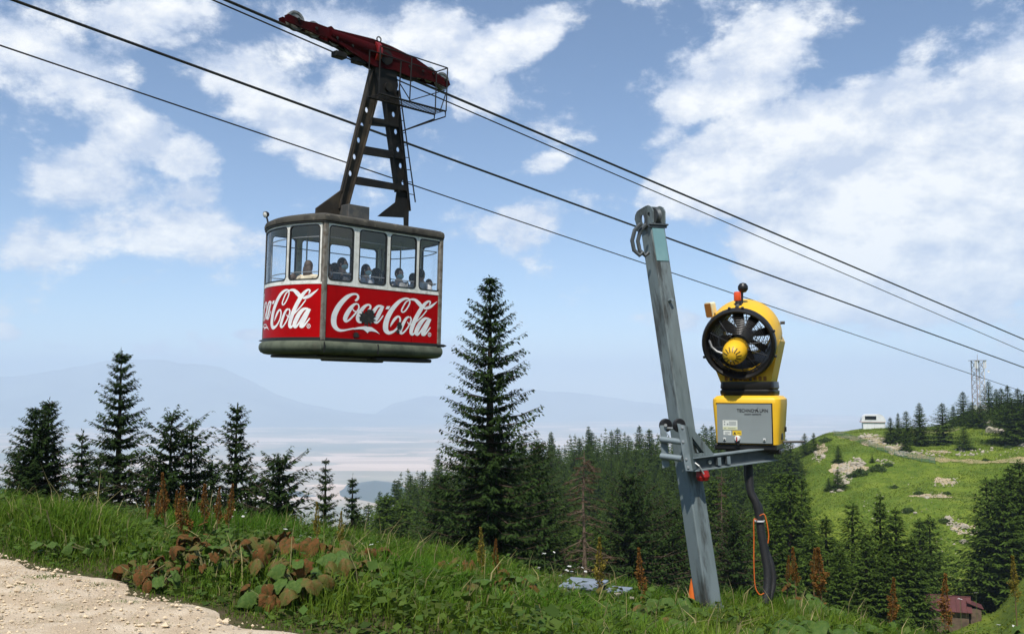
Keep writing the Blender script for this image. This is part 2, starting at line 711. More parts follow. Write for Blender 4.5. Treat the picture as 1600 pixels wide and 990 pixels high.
def build_ground():
    front = np.radians(np.arange(-50, 50.01, .25))
    rest = np.radians(np.arange(53, 307.1, 4))
    ang = np.concatenate([front, rest])
    rad = np.geomspace(.6, 26000, 540)
    A, Rr = np.meshgrid(ang, rad)
    X, Y = Rr * np.sin(A), Rr * np.cos(A)
    Z = height(X, Y)
    na, nr = len(ang), len(rad)
    V = np.stack([X, Y, Z], -1).reshape(-1, 3)
    V = np.vstack([V, [[0, 0, hz(0, 0)]]])
    i, j = np.meshgrid(np.arange(nr - 1), np.arange(na), indexing='ij')
    j2 = (j + 1) % na
    F = np.stack([i * na + j, (i + 1) * na + j, (i + 1) * na + j2, i * na + j2], -1).reshape(-1, 4)
    c = len(V) - 1
    jj = np.arange(na)
    cap = np.stack([np.full(na, c), jj, (jj + 1) % na, (jj + 1) % na], -1)
    F = F[:, ::-1]
    me = np_mesh('ground', V, F, ground_material(), True)
    return tag(link('ground', me), 'grassy mountain slope falling away to a wide hazy plain', kind='structure')


build_ground()


def path_edge(s):
    return .10 * math.sin(s * 1.7) + .07 * math.sin(s * 4.1 + 1) + .35 * float(fbm(np.array([s * 1.0]), np.array([3.3]), 1.1, 4)[0])


def build_path():
    m = mat('path_gravel', (.52, .41, .285), .95, var=(.66, .55, .41), vscale=3, vlo=.4, vhi=.62, var2=(.30, .25, .15), v2scale=1.3, bump=1.0, bscale=60, spec=.2)
    S = np.arange(-16, 14.01, .12)
    T = np.linspace(0, 1, 46)
    V = np.zeros((len(S), len(T), 3))
    for a, s in enumerate(S):
        e1 = path_edge(s) - .05
        e0 = -3.5 + .5 * path_edge(s + 40)
        dd = e0 + (e1 - e0) * T
        x = PE[0] + PT[0] * s + PN[0] * dd
        y = PE[1] + PT[1] * s + PN[1] * dd
        V[a, :, 0], V[a, :, 1] = x, y
        V[a, :, 2] = height(x, y) + .028 * np.sin(np.pi * T) ** .3 + .008 + .02 * fbm(x, y, .5, 3)
    n, k = len(S), len(T)
    i, j = np.meshgrid(np.arange(n - 1), np.arange(k - 1), indexing='ij')
    F = np.stack([i * k + j, (i + 1) * k + j, (i + 1) * k + j + 1, i * k + j + 1], -1).reshape(-1, 4)
    o = link('gravel_path', np_mesh('gravel_path', V.reshape(-1, 3), F, m, True))
    tag(o, 'pale gravel path crossing the lower left corner', kind='structure')
    # loose pebbles lying on it
    g = np.random.default_rng(5)
    n = 16000
    s = g.uniform(-9, 5, n)
    d = -3.4 * g.random(n) ** .95 - .08
    x = PE[0] + PT[0] * s + PN[0] * d
    y = PE[1] + PT[1] * s + PN[1] * d
    z = height(x, y) + .042
    sz = .006 + .014 * g.random(n) ** 3.2 + (g.random(n) < .02) * .014
    base = np.array([[1, 0, 0], [-1, 0, 0], [0, 1, 0], [0, -1, 0], [0, 0, .7], [0, 0, -.7]], float)
    fb = np.array([[0, 2, 4], [2, 1, 4], [1, 3, 4], [3, 0, 4], [2, 0, 5], [1, 2, 5], [3, 1, 5], [0, 3, 5]])
    jit = 1 + g.uniform(-.35, .35, (n, 6, 3))
    rot = g.uniform(0, 6.28, n)
    v = base[None] * jit * sz[:, None, None]
    c_, s_ = np.cos(rot)[:, None], np.sin(rot)[:, None]
    v = np.stack([v[..., 0] * c_ - v[..., 1] * s_, v[..., 0] * s_ + v[..., 1] * c_, v[..., 2]], -1)
    v += np.stack([x, y, z], -1)[:, None, :]
    f = fb[None] + (np.arange(n) * 6)[:, None, None]
    tint = np.repeat((.6 + .5 * g.random((n, 1))) * np.array([[1, .97, .92]]) * np.ones((n, 3)), 6, 0)
    mm = mat('pebble', (.62, .52, .38), .9, tint=True, spec=.2)
    p = link('pebbles', np_mesh('pebbles', v.reshape(-1, 3), f.reshape(-1, 3), mm, False, tint))
    tag(p, 'loose pale pebbles strewn over the gravel path', 'pebbles', kind='stuff')


build_path()


def mountain_range(name, label, crest, depth, halfw, base, colr, seed, rough=1.0):
    """a range with a crest line given per direction, real depth and width"""
    xs = np.array([c[0] for c in crest], float)
    ys = np.array([c[1] for c in crest], float)
    px = np.linspace(xs[0], xs[-1], 260)
    cr = np.interp(px, xs, ys)
    zc = (HORY - cr) / FPX * depth
    t = np.linspace(-1, 1, 49)
    PXg, Tg = np.meshgrid(px, t, indexing='ij')
    D = depth + Tg * halfw
    X = (PXg - CX) / FPX * D
    H = (zc - base)[:, None]
    prof = np.clip(1 - np.abs(Tg), 0, 1) ** .9
    edge = sstep(xs[0], xs[0] + 60, PXg) * sstep(xs[-1], xs[-1] - 60, PXg)
    sc = halfw / 3
    nz = fbm(X + seed * 999, D, sc, 5) * (.30 * rough)
    Z = base - 25 + np.maximum(H, 20) * edge * (prof * (1 + nz * (1.0 - .55 * prof)))
    V = np.stack([X, D, Z], -1).reshape(-1, 3)
    n, k = PXg.shape
    i, j = np.meshgrid(np.arange(n - 1), np.arange(k - 1), indexing='ij')
    F = np.stack([i * k + j, i * k + j + 1, (i + 1) * k + j + 1, (i + 1) * k + j], -1).reshape(-1, 4)
    m = mat(name + '_cover', colr, .95, var=(colr[0] * .55, colr[1] * .55, colr[2] * .6), vscale=.0006, bump=0, spec=.1)
    o = link(name, np_mesh(name, V, F, m, True))
    return tag(o, label, kind='structure')


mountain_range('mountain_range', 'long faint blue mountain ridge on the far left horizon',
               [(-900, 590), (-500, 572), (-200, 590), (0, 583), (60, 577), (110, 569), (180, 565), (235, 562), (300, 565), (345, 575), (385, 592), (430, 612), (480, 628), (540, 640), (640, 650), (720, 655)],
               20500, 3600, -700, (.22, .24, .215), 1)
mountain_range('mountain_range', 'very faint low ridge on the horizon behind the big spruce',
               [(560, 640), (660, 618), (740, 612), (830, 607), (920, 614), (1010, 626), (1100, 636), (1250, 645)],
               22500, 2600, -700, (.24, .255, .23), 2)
mountain_range('forested_hill', 'blue hazy rounded hill rising from the plain',
               [(330, 800), (420, 780), (470, 766), (520, 762), (560, 752), (588, 742), (615, 748), (650, 762), (720, 785), (800, 800)],
               6600, 900, -700, (.025, .045, .02), 3, .8)
mountain_range('forested_hill', 'low wooded foothills at the left edge beyond the spruces',
               [(-500, 730), (-200, 722), (-60, 735), (10, 748), (60, 768), (120, 792), (200, 805)],
               5600, 800, -700, (.025, .045, .02), 4, .8)


def build_haze():
    mb = MB().box((0, 0, -25), (54000, 54000, 1450))
    m = bpy.data.materials.new('haze_air')
    m.use_nodes = True
    nt = m.node_tree
    nt.nodes.clear()
    out = nt.nodes.new('ShaderNodeOutputMaterial')
    v = nt.nodes.new('ShaderNodeVolumePrincipled')
    v.inputs['Color'].default_value = (.64, .80, 1.0, 1)
    v.inputs['Density'].default_value = 1.15e-4
    v.inputs['Anisotropy'].default_value = 0.0
    nt.links.new(v.outputs[0], out.inputs['Volume'])
    o = mb.build('haze', m)
    return tag(o, 'pale blue summer haze filling the air over the plain', kind='stuff')


build_haze()
# ------------------------------------------------------------------ trees
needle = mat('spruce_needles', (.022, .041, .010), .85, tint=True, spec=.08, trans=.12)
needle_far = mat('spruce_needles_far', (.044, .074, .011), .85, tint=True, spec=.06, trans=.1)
bark = mat('spruce_bark', (.085, .062, .045), .95, var=(.04, .03, .022), vscale=12, bump=.8, bscale=30, spec=.1)
deadwood = mat('dead_wood', (.16, .115, .085), .95, var=(.09, .065, .05), vscale=3, spec=.1)
dead_needle = mat('withered_twigs', (.085, .055, .035), .95, tint=True, spec=.1)


def frond(P, D, U, Ln, Wd):
    """diamond twigs: base P, direction D, up U, length, half width -> verts (n,4,3)"""
    S = np.cross(D, U)
    S /= np.linalg.norm(S, axis=1, keepdims=True) + 1e-9
    mid = P + D * (Ln * .45)[:, None]
    tip = P + D * Ln[:, None]
    tip[:, 2] -= Ln * .12
    return np.stack([P, mid + S * Wd[:, None], tip, mid - S * Wd[:, None]], 1)


def spruce_arrays(h, rad, seed, whorls, per, twigs, twig_len, crown0=.06, shape=.9, droop=1.0, lop=0.0, ragged=.18, top_gap=0.0, twigw=.17):
    g = np.random.default_rng(seed)
    Ps, Ds, Us, Ls, Ws, Ts = [], [], [], [], [], []
    br = []
    for k in range(whorls):
        t = (k + .5 * g.random()) / whorls                # 0 bottom .. 1 top
        z0 = h * (crown0 + (1 - crown0) * t)
        if t > 1 - top_gap:
            continue
        prof = (1 - t) ** shape * (1 if t > .12 else .72 + 2.3 * t)
        n = max(3, int(round(per * (.55 + .45 * (1 - t)) + g.uniform(-1, 1))))
        a0 = g.uniform(0, 6.28)
        for b in range(n):
            a = a0 + 6.283 * b / n + g.uniform(-.3, .3)
            L = rad * prof * (1 + ragged * float(np.clip(g.normal(), -1.8, 1.3))) * (1 + lop * math.cos(a - seed) * math.sin(3.1 * t * 3 + seed))
            L = max(L, rad * .07)
            if ragged > .3 and g.random() < .18:
                L *= .45
            el = R(32) * t ** 1.2 - R(13) * droop * (1 - t) + g.normal() * .08
            curve = (.20 * droop * (1 - t) + .05)
            m = max(3, int(twigs * (.35 + .65 * L / rad)))
            s = np.linspace(.10, 1.0, m) + g.uniform(-.04, .04, m)
            s = np.clip(s, .05, 1.02)
            dirh = np.array([math.cos(a), math.sin(a)])
            zz = z0 + L * (math.tan(el) * s - .30 * droop * (1 - t) * s + curve * 1.6 * s ** 2.2)
            P = np.stack([dirh[0] * L * s, dirh[1] * L * s, zz], 1)
            br.append((np.array([0, 0, z0]), P[m // 2], P[-1], L))
            for side in (-1, 1, 0):
                ph = a + side * R(52) + g.normal(0, .22, m)
                if side == 0:
                    ph = a + g.normal(0, .5, m)
                dz = -.28 * droop + g.normal(0, .22, m) + (.25 * t) - (.5 if side == 0 else 0)
                D = np.stack([np.cos(ph), np.sin(ph), dz], 1)
                D /= np.linalg.norm(D, axis=1, keepdims=True)
                ln = twig_len * (1.12 - .55 * s) * (.55 + .45 * (1 - t)) * g.uniform(.7, 1.3, m) * (1 if side else .85)
                U = np.stack([g.normal(0, .35, m), g.normal(0, .35, m), np.ones(m)], 1)
                Ps.append(P + g.normal(0, .012 * rad, (m, 3)))
                Ds.append(D)
                Us.append(U)
                Ls.append(ln)
                Ws.append(ln * twigw * g.uniform(.8, 1.25, m))
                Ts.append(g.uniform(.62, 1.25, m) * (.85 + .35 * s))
    # leader
    m = 14
    zt = h * np.linspace(.9, 1.0, m)
    ph = g.uniform(0, 6.28, m)
    D = np.stack([np.cos(ph) * .5, np.sin(ph) * .5, np.ones(m)], 1)
    D /= np.linalg.norm(D, axis=1, keepdims=True)
    if top_gap == 0:
        Ps.append(np.stack([np.zeros(m), np.zeros(m), zt], 1))
        Ds.append(D)
        Us.append(np.stack([np.sin(ph), -np.cos(ph), np.zeros(m)], 1))
        Ls.append(np.full(m, twig_len * .5))
        Ws.append(np.full(m, twig_len * .07))
        Ts.append(np.ones(m))
    P, D, U, L, W, T = (np.concatenate(q) for q in (Ps, Ds, Us, Ls, Ws, Ts))
    V = frond(P, D, U, L, W)
    n = len(V)
    F = np.arange(n * 4).reshape(n, 4)
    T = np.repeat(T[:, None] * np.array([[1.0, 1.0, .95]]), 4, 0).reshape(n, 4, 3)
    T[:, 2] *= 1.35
    return V.reshape(-1, 3), F, T.reshape(-1, 3), br


def spruce_meshes(name, h, rad, seed, whorls, per, twigs, twig_len, nm=None, limbs=True, **kw):
    V, F, T, br = spruce_arrays(h, rad, seed, whorls, per, twigs, twig_len, **kw)
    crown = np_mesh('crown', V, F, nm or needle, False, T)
    mb = MB()
    r0 = .018 * h + .03
    mb.tube([(0, 0, -.8), (0, 0, h * .3), (0, 0, h * .7), (0, 0, h * .985)], [r0 * 1.15, r0 * .8, r0 * .42, .012], 8)
    if limbs:
        for (p0, p1, p2, L) in br:
            mb.tube([p0, p1, p2], [.012 + .010 * L, .008 + .005 * L, .004], 3, cap=False)
    return crown, mb.mesh('trunk', bark, True)


def place_tree(meshes, loc, rz, sc, label, group=None, lean=(0, 0), name='spruce_tree', cat='tree'):
    e = empty(name, loc, rz)
    e.rotation_euler = (lean[0], lean[1], rz)
    e.scale = sc if hasattr(sc, '__len__') else (sc, sc, sc)
    link('trunk', meshes[1], e)
    link('crown', meshes[0], e)
    return tag(e, label, cat, group)


def hit(px, py, d0=4.0, d1=600.0):
    """where the sight line through a photo pixel meets the ground"""
    r = ray(px, py)
    D = np.geomspace(d0, d1, 900)
    x, z = r.x / r.y * D, r.z / r.y * D
    g = height(x, D)
    k = np.argmax(g >= z)
    if g[k] < z[k]:
        k = len(D) - 1
    return Vector((float(x[k]), float(D[k]), float(g[k])))


def stand(px, py_top, depth):
    """foot on the ground and height of a tree whose top shows at a pixel"""
    top = at(px, py_top, depth)
    z = hz(top.x, top.y)
    return Vector((top.x, top.y, z)), top.z - z


def near_tree(px, py, depth, wpx, label, seed, whorls=26, per=8, twigs=13, tl=.30, **kw):
    loc, h = stand(px, py, depth)
    rad = wpx * 1.42 / 2 / FPX * depth
    kw['shape'] = kw.get('shape', .8) * .75
    ms = spruce_meshes('spruce', h, rad, seed, int(whorls * 1.3), per + 4, int(twigs * 1.5), tl * 1.2, twigw=.21, **kw)
    return place_tree(ms, loc, 0, 1, label)


near_tree(77, 624, 38, 88, 'dark pointed spruce leaning against its twin at far left', 11, 26, 8, 12, .30, shape=.75)
near_tree(56, 640, 37, 84, 'blunt dark spruce, the leftmost tree of the row', 12, 24, 8, 12, .32, shape=.62, ragged=.25)
near_tree(129, 674, 36, 62, 'small thin spruce between the twin spruces and the tall spruce', 13, 16, 6, 9, .30, ragged=.3)
near_tree(190, 546, 40, 112, 'tall layered spruce with upswept branches, highest of the left row', 14, 25, 7, 16, .30, shape=.8, droop=1.15, ragged=.13)
near_tree(268, 649, 36, 110, 'broad ragged spruce with blunt broken top left of the cable car', 15, 19, 6, 12, .36, shape=.5, ragged=.42, lop=.35)
near_tree(300, 662, 37, 78, 'short ragged spruce leaning right beside the broken-topped spruce', 16, 15, 6, 10, .34, shape=.5, ragged=.45, lop=.4)
near_tree(370, 633, 38, 82, 'narrow uneven spruce with gaps left of the low bushy spruce', 17, 21, 6, 12, .32, shape=.72, ragged=.4, lop=.25)
near_tree(436, 716, 33, 112, 'low bushy spruce with flat spreading boughs below the cable car', 18, 15, 7, 13, .34, shape=.5, ragged=.42, lop=.3)
near_tree(509, 717, 42, 48, 'slim neat spruce standing below the cable car against the plain', 19, 19, 7, 9, .26, shape=.75)
near_tree(551, 742, 46, 46, 'slim young spruce at the left foot of the wooded ridge', 20, 18, 7, 9, .28, shape=.8)
near_tree(766, 434, 42, 168, 'big tall spruce standing right of the cable car', 21, 31, 8, 19, .36, shape=.80, droop=1.3, ragged=.14)
near_tree(238, 720, 43, 120, 'dark low spruce filling the gap behind the tall spruce', 22, 15, 8, 12, .36, shape=.6, ragged=.3)
near_tree(155, 716, 43, 120, 'dark low spruce behind the small thin spruce', 23, 15, 8, 12, .36, shape=.6, ragged=.3)
near_tree(330, 722, 42, 100, 'dark low spruce behind the narrow uneven spruce', 24, 14, 8, 12, .36, shape=.6, ragged=.3)
near_tree(400, 748, 40, 100, 'dark low spruce left of the low bushy spruce', 25, 12, 8, 12, .36, shape=.6, ragged=.3)
near_tree(30, 706, 42, 80, 'dark low spruce at the left edge of the row', 26, 14, 8, 12, .36, shape=.6, ragged=.3)
near_tree(690, 742, 62, 130, 'dark full spruce at the left foot of the big spruce', 27, 22, 8, 13, .42, shape=.75)
near_tree(842, 690, 60, 130, 'dark full spruce just right of the big spruce', 28, 24, 8, 13, .42, shape=.8)
near_tree(985, 742, 62, 170, 'dense green spruce in front of the ridge behind the grey box', 29, 22, 9, 14, .46, shape=.68, ragged=.25)
near_tree(1050, 790, 66, 130, 'low green spruce close left of the steel pole', 30, 18, 9, 12, .44, shape=.7, ragged=.25)
near_tree(1145, 800, 70, 140, 'low green spruce between the pole and the black hoses', 31, 18, 9, 12, .46, shape=.7, ragged=.25)


def dead_tree(px, py, depth, label, seed, h_extra=0, spread=1.6, twiggy=True):
    loc, h = stand(px, py, depth)
    g = np.random.default_rng(seed)
    e = empty('dead_tree', loc)
    mb = MB()
    mb.tube([(0, 0, -.5), (.05, 0, h * .4), (-.05, .05, h * .75), (.03, 0, h)], [.17, .13, .07, .015], 7)
    mb.build('trunk', deadwood, e, True)
    lb = MB()
    P, D = [], []
    for k in range(85 if twiggy else 30):
        t = g.uniform(.25, .97)
        a = g.uniform(0, 6.28)
        L = spread * (1.15 - t) ** .7 * g.uniform(.5, 1.2)
        z0 = h * t
        el = g.uniform(-.35, .25)
        pts = []
        for s in (0, .35, .7, 1):
            pts.append(np.array([math.cos(a) * L * s, math.sin(a) * L * s, z0 + L * (el * s - .12 * s * s)]) + g.normal(0, .04, 3) * (s > 0))
        lb.tube(pts, [.03, .022, .014, .006], 4, cap=False)
        if twiggy:
            for s in np.linspace(.2, 1, 26):
                P.append(pts[0] + (pts[3] - pts[0]) * s)
                b = a + g.normal(0, .9)
                D.append((math.cos(b), math.sin(b), g.normal(-.2, .3)))
    tag(lb.build('branches', deadwood, e), kind='stuff')
    if twiggy:
        P, D = np.array(P), np.array(D)
        D /= np.linalg.norm(D, axis=1, keepdims=True)
        n = len(P)
        V = frond(P, D, g.normal(0, 1, (n, 3)), g.uniform(.14, .42, n), g.uniform(.008, .028, n))
        tw = link('twigs', np_mesh('twigs', V.reshape(-1, 3), np.arange(n * 4).reshape(n, 4), dead_needle, False, np.repeat(g.uniform(.6, 1.3, (n, 1)), 4, 0) * np.ones((1, 3))), e)
        tag(tw, kind='stuff')
    return tag(e, label, 'dead tree')


dead_tree(912, 704, 58, 'brown half dead spruce with bare limbs in front of the ridge', 41, spread=2.5)
dead_tree(1286, 868, 92, 'thin grey dead trunk with bare side branches in the lower trees', 42, spread=1.0, twiggy=False)
dead_tree(1127, 735, 110, 'thin reddish withered spruce behind the arm of the snow gun', 43, spread=1.3)

# forest prototypes: unit trees of 12 m
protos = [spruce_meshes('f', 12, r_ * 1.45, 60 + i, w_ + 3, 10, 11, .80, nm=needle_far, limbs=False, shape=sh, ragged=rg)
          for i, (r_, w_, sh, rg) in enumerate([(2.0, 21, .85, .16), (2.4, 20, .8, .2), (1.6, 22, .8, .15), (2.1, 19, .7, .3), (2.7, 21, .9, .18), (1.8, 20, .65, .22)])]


def proto_tree(px, py_top, loc, label, group=None, wide=1.0, k=None):
    """stands a prototype on loc so that its top shows at py_top"""
    top = at(px, py_top, loc.y)
    h = max(top.z - loc.z, 1.2)
    k = random.randrange(len(protos)) if k is None else k
    s = h / 12
    return place_tree(protos[k], loc, random.uniform(0, 6.28), (s * wide, s * wide, s), label, group)


# trees one can tell apart on the right hand hill: top pixel, foot pixel, words
for (px, yt, yb, w, txt) in [
    (1438, 630, 695, 1.25, 'full spruce, tallest right of the white building'),
    (1417, 642, 692, 1.1, 'spruce directly left of the tallest spruce by the white building'),
    (1404, 645, 690, .8, 'thin spruce second right of the white building'),
    (1392, 652, 692, 1.3, 'leaning spruce touching the right side of the white building'),
    (1416, 672, 705, 1.3, 'short round spruce on the rock slope below the white building'),
    (1474, 630, 693, 1.35, 'stout spruce alone on the grass left of the mast'),
    (1507, 667, 702, 1.5, 'short stout spruce at the foot of the mast knoll'),
    (1506, 612, 662, 1.3, 'tall spruce at the left end of the mast knoll'),
    (1490, 634, 664, 1.3, 'smaller spruce left of the mast knoll top'),
    (1520, 628, 664, 1.5, 'spruce close left of the mast foot'),
    (1532, 634, 668, 1.9, 'wide spruce right below the mast'),
    (1546, 596, 655, 1.1, 'tall spruce directly right of the mast'),
    (1558, 608, 660, 1.2, 'second spruce right of the mast'),
    (1566, 606, 664, 1.2, 'third spruce right of the mast'),
    (1576, 602, 666, 1.1, 'pointed spruce on the knoll, fourth right of the mast'),
    (1583, 622, 690, 1.9, 'wide dark spruce beside the knoll rocks'),
    (1592, 607, 668, 1.3, 'spruce at the right edge of the knoll'),
    (1602, 616, 690, 1.6, 'spruce cut by the right edge of the picture on the knoll'),
    (1310, 696, 723, 1.3, 'lone young spruce above the scree'),
    (1309, 733, 764, 1.5, 'lone stout young spruce below the scree'),
    (1295, 746, 766, 1.3, 'tiny spruce left of the stout one below the scree'),
    (1272, 676, 706, 1.2, 'small spruce at the left end of the hill crest'),
    (1258, 677, 712, 1.2, 'second small spruce at the left end of the hill crest'),
    (1236, 690, 748, 1.5, 'spruce right behind the snow gun box'),
    (1222, 694, 752, 1.6, 'dark spruce partly behind the snow gun box'),
    (1246, 704, 735, 1.3, 'short spruce on the slope right of the snow gun'),
    (1363, 712, 722, 1.6, 'tiny spruce by the lower end of the green net fence'),
]:
    loc = hit(px, yb, 100)
    proto_tree(px, yt, loc, txt, 'spruces on the right hand hill', w * 1.35)

for (px, yt, d, w, txt) in [
    (1233, 738, 104, 1.1, 'tall thin spruce right of the hoses'), (1252, 745, 108, .9, 'thin spruce beside the tall thin one right of the hoses'),
    (1290, 806, 96, 1.3, 'broad spruce in the lower clump, first from the left'), (1331, 787, 98, 1.3, 'ragged broad spruce in the middle of the lower clump'),
    (1374, 773, 100, 1.0, 'tallest narrow spruce of the lower clump'), (1399, 795, 97, 1.3, 'broad dense spruce at the right of the lower clump'),
    (1425, 838, 96, 1.2, 'smaller spruce at the right edge of the lower clump'), (1352, 830, 90, 1.2, 'low spruce in front of the lower clump'),
    (1312, 848, 88, 1.2, 'low spruce at the front left of the lower clump'), (1452, 806, 128, 1.2, 'light green young spruce behind the lower clump'),
    (1436, 812, 126, 1.1, 'lighter small spruce behind the right end of the lower clump'),
    (1268, 822, 92, 1.1, 'dark spruce behind the rust coloured dock stalks'), (1210, 800, 90, 1.2, 'dark spruce partly behind the hanging hoses'),
    (1382, 856, 88, 1.2, 'low dark spruce at the front of the lower clump'),
]:
    loc, _ = stand(px, yt, d)
    proto_tree(px, yt, loc, txt, 'spruces in the lower clump', w * 1.15)
for (px, yt, d, w, txt) in [
    (1541, 748, 130, 1.25, 'left spruce of the dark group at the right edge'), (1556, 744, 134, 1.2, 'second spruce of the dark group at the right edge'),
    (1577, 730, 131, 1.3, 'middle spruce of the dark group at the right edge'), (1592, 720, 134, 1.35, 'tallest spruce of the dark group at the right edge'),
    (1612, 722, 130, 1.3, 'spruce of the dark group cut by the right edge'), (1566, 760, 126, 1.2, 'front spruce of the dark group at the right edge')]:
    loc, _ = stand(px, yt, d)
    proto_tree(px, yt, loc, txt, 'dark spruces at the right edge', w * 1.15)


def forest():
    g = np.random.default_rng(77)
    cand = []
    cell = {}
    tries = 9000
    for _ in range(tries):
        d = 105 + 275 * g.random() ** .75
        px = g.uniform(540, 1235)
        if px < 600 and d > 285:
            continue
        if px > 1160 and d > 160 and g.random() < (px - 1150) / 70:
            continue
        if px > 1195 and d < 200 and g.random() < .4:
            continue
        x = (px - CX) / FPX * d
        key = (int(x // 3.6), int(d // 3.6))
        if any((key[0] + a, key[1] + b) in cell and math.hypot(cell[(key[0] + a, key[1] + b)][0] - x, cell[(key[0] + a, key[1] + b)][1] - d) < 3.0
               for a in (-1, 0, 1) for b in (-1, 0, 1)):
            continue
        cell[key] = (x, d)
        h = (g.uniform(7.5, 12.5) + 3.5 * (g.random() < .15)) * (1.15 if d < 180 else 1)
        cand.append((d, px, x, h))
    cand.sort()
    sky_line = np.full(1700, 2000.0)
    # the front bank already hides everything low
    xs = np.arange(1700)
    sky_line[:] = np.interp(xs, [0, 200, 400, 600, 800, 1000, 1200, 1600], [760, 790, 830, 850, 870, 900, 925, 960])
    rows = []
    for (d, px, x, h) in cand:
        z = hz(x, d)
        yb = HORY - z / d * FPX
        yt = HORY - (z + h) / d * FPX
        hw = h * .2 / d * FPX
        c = np.arange(max(0, int(px - hw)), min(1699, int(px + hw)) + 1)
        yy = yt + np.abs(c - px) / hw * (yb - yt)
        vis = np.maximum(sky_line[c] - yy, 0)
        area = float(np.minimum(vis, yb - yt).sum())
        sky_line[c] = np.minimum(sky_line[c], yy + .1 * (yb - yt))
        rows.append((area, d, px, x, z, h))
    rows.sort(reverse=True)
    lab = [(640, 'spruce on the descending left end of the dense wooded ridge'), (860, 'spruce in the dense ridge forest behind the big spruce'),
           (1040, 'spruce in the dense ridge forest left of the steel pole'), (2000, 'spruce in the dense ridge forest around the pole and hoses')]
    for (area, d, px, x, z, h) in rows[:285]:
        k = int(g.integers(len(protos)))
        s = h / 12
        w = s * g.uniform(1.0, 1.6)
        txt = next(t for lim, t in lab if px < lim)
        place_tree(protos[k], (x, d, z - .2), g.uniform(0, 6.28), (w, w, s), txt, txt.replace('spruce', 'spruces', 1))
    # the rest of the wood, hidden or only tips showing: one mass
    VV, FF, TT = [], [], []
    low = [spruce_arrays(12, r_, 90 + i, 13, 6, 5, .85, shape=.82) for i, r_ in enumerate((2.0, 2.4, 1.7))]
    off = 0
    for (area, d, px, x, z, h) in rows[285:]:
        V, F, T, _ = low[int(g.integers(3))]
        s = h / 12
        a = g.uniform(0, 6.28)
        c_, s_ = math.cos(a), math.sin(a)
        W = np.stack([(V[:, 0] * c_ - V[:, 1] * s_) * s * 1.1 + x, (V[:, 0] * s_ + V[:, 1] * c_) * s * 1.1 + d, V[:, 2] * s + z - .2], 1)
        VV.append(W)
        FF.append(F + off)
        TT.append(T * g.uniform(.8, 1.2))
        off += len(V)
    if VV:
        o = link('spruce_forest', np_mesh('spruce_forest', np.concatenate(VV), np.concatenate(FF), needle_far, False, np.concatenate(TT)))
        tag(o, 'dense dark spruce forest filling the wooded ridge', 'forest', kind='stuff')
    print('forest', len(rows), 'rest', len(VV), 'verts', off)


forest()

# ------------------------------------------------------------------ shrubs on the hill
leafm = mat('shrub_leaves', (.06, .10, .02), .8, tint=True, spec=.2, trans=.15)


def shrub_mesh(seed, n=900):
    g = np.random.default_rng(seed)
    c = g.normal(0, 1, (n, 3))
    c /= np.linalg.norm(c, axis=1, keepdims=True)
    rad = (.55 + .45 * g.random(n)) * (1 + .3 * np.sin(c[:, 0] * 5 + seed) * np.cos(c[:, 1] * 4))
    P = c * rad[:, None]
    P[:, 2] = np.abs(P[:, 2]) * .75
    D = c + g.normal(0, .6, (n, 3))
    D /= np.linalg.norm(D, axis=1, keepdims=True)
    V = frond(P, D, g.normal(0, 1, (n, 3)), g.uniform(.14, .3, n), g.uniform(.05, .1, n))
    return np_mesh('foliage', V.reshape(-1, 3), np.arange(n * 4).reshape(n, 4), leafm, False, np.repeat(g.uniform(.5, 1.3, (n, 1)), 4, 0) * np.ones((1, 3)))


shrubs = [shrub_mesh(s) for s in (1, 2, 3)]
stem_mesh = MB().tube([(0, 0, -.2), (.02, 0, .3), (.05, .03, .6)], [.05, .035, .015], 5).mesh('stem', bark)
for i, (px, py, w, txt) in enumerate([
    (1345, 742, 26, 'wide dark shrub right of the scree'), (1372, 735, 24, 'dark shrub on the slope below the net fence'), (1388, 728, 14, 'small shrub under the net fence'),
    (1330, 745, 14, 'small shrub at the scree edge'), (1290, 690, 18, 'low shrub on the crest left of the net fence'), (1245, 745, 16, 'shrub at the top of the left meadow'),
    (1520, 702, 10, 'small shrub right of the stout knoll spruce'), (1398, 762, 12, 'little shrub in the middle of the meadow'), (1420, 800, 18, 'shrub above the lower clump of spruces'),
    (1475, 815, 16, 'shrub right of the young spruces'), (1450, 838, 16, 'olive shrub at the meadow edge'), (1436, 772, 14, 'low shrub in the upper meadow'),
    (1540, 720, 10, 'small shrub under the mast knoll'), (1575, 700, 12, 'shrub at the right of the mast knoll'), (1250, 800, 16, 'shrub among the thin spruces right of the hoses'),
    (1395, 682, 18, 'round bush at the right corner of the white building'), (1320, 762, 12, 'low bush right of the stout young spruce'), (1480, 772, 12, 'low bush below the pale bare patch')]):
    loc = hit(px, py, 90)
    s = w / 2 / FPX * loc.y
    e = empty('shrub', loc, random.uniform(0, 6))
    e.scale = (s, s, s * .9)
    link('foliage', shrubs[i % 3], e)
    link('stem', stem_mesh, e)
    tag(e, txt, 'shrub', 'shrubs on the right hand hill')
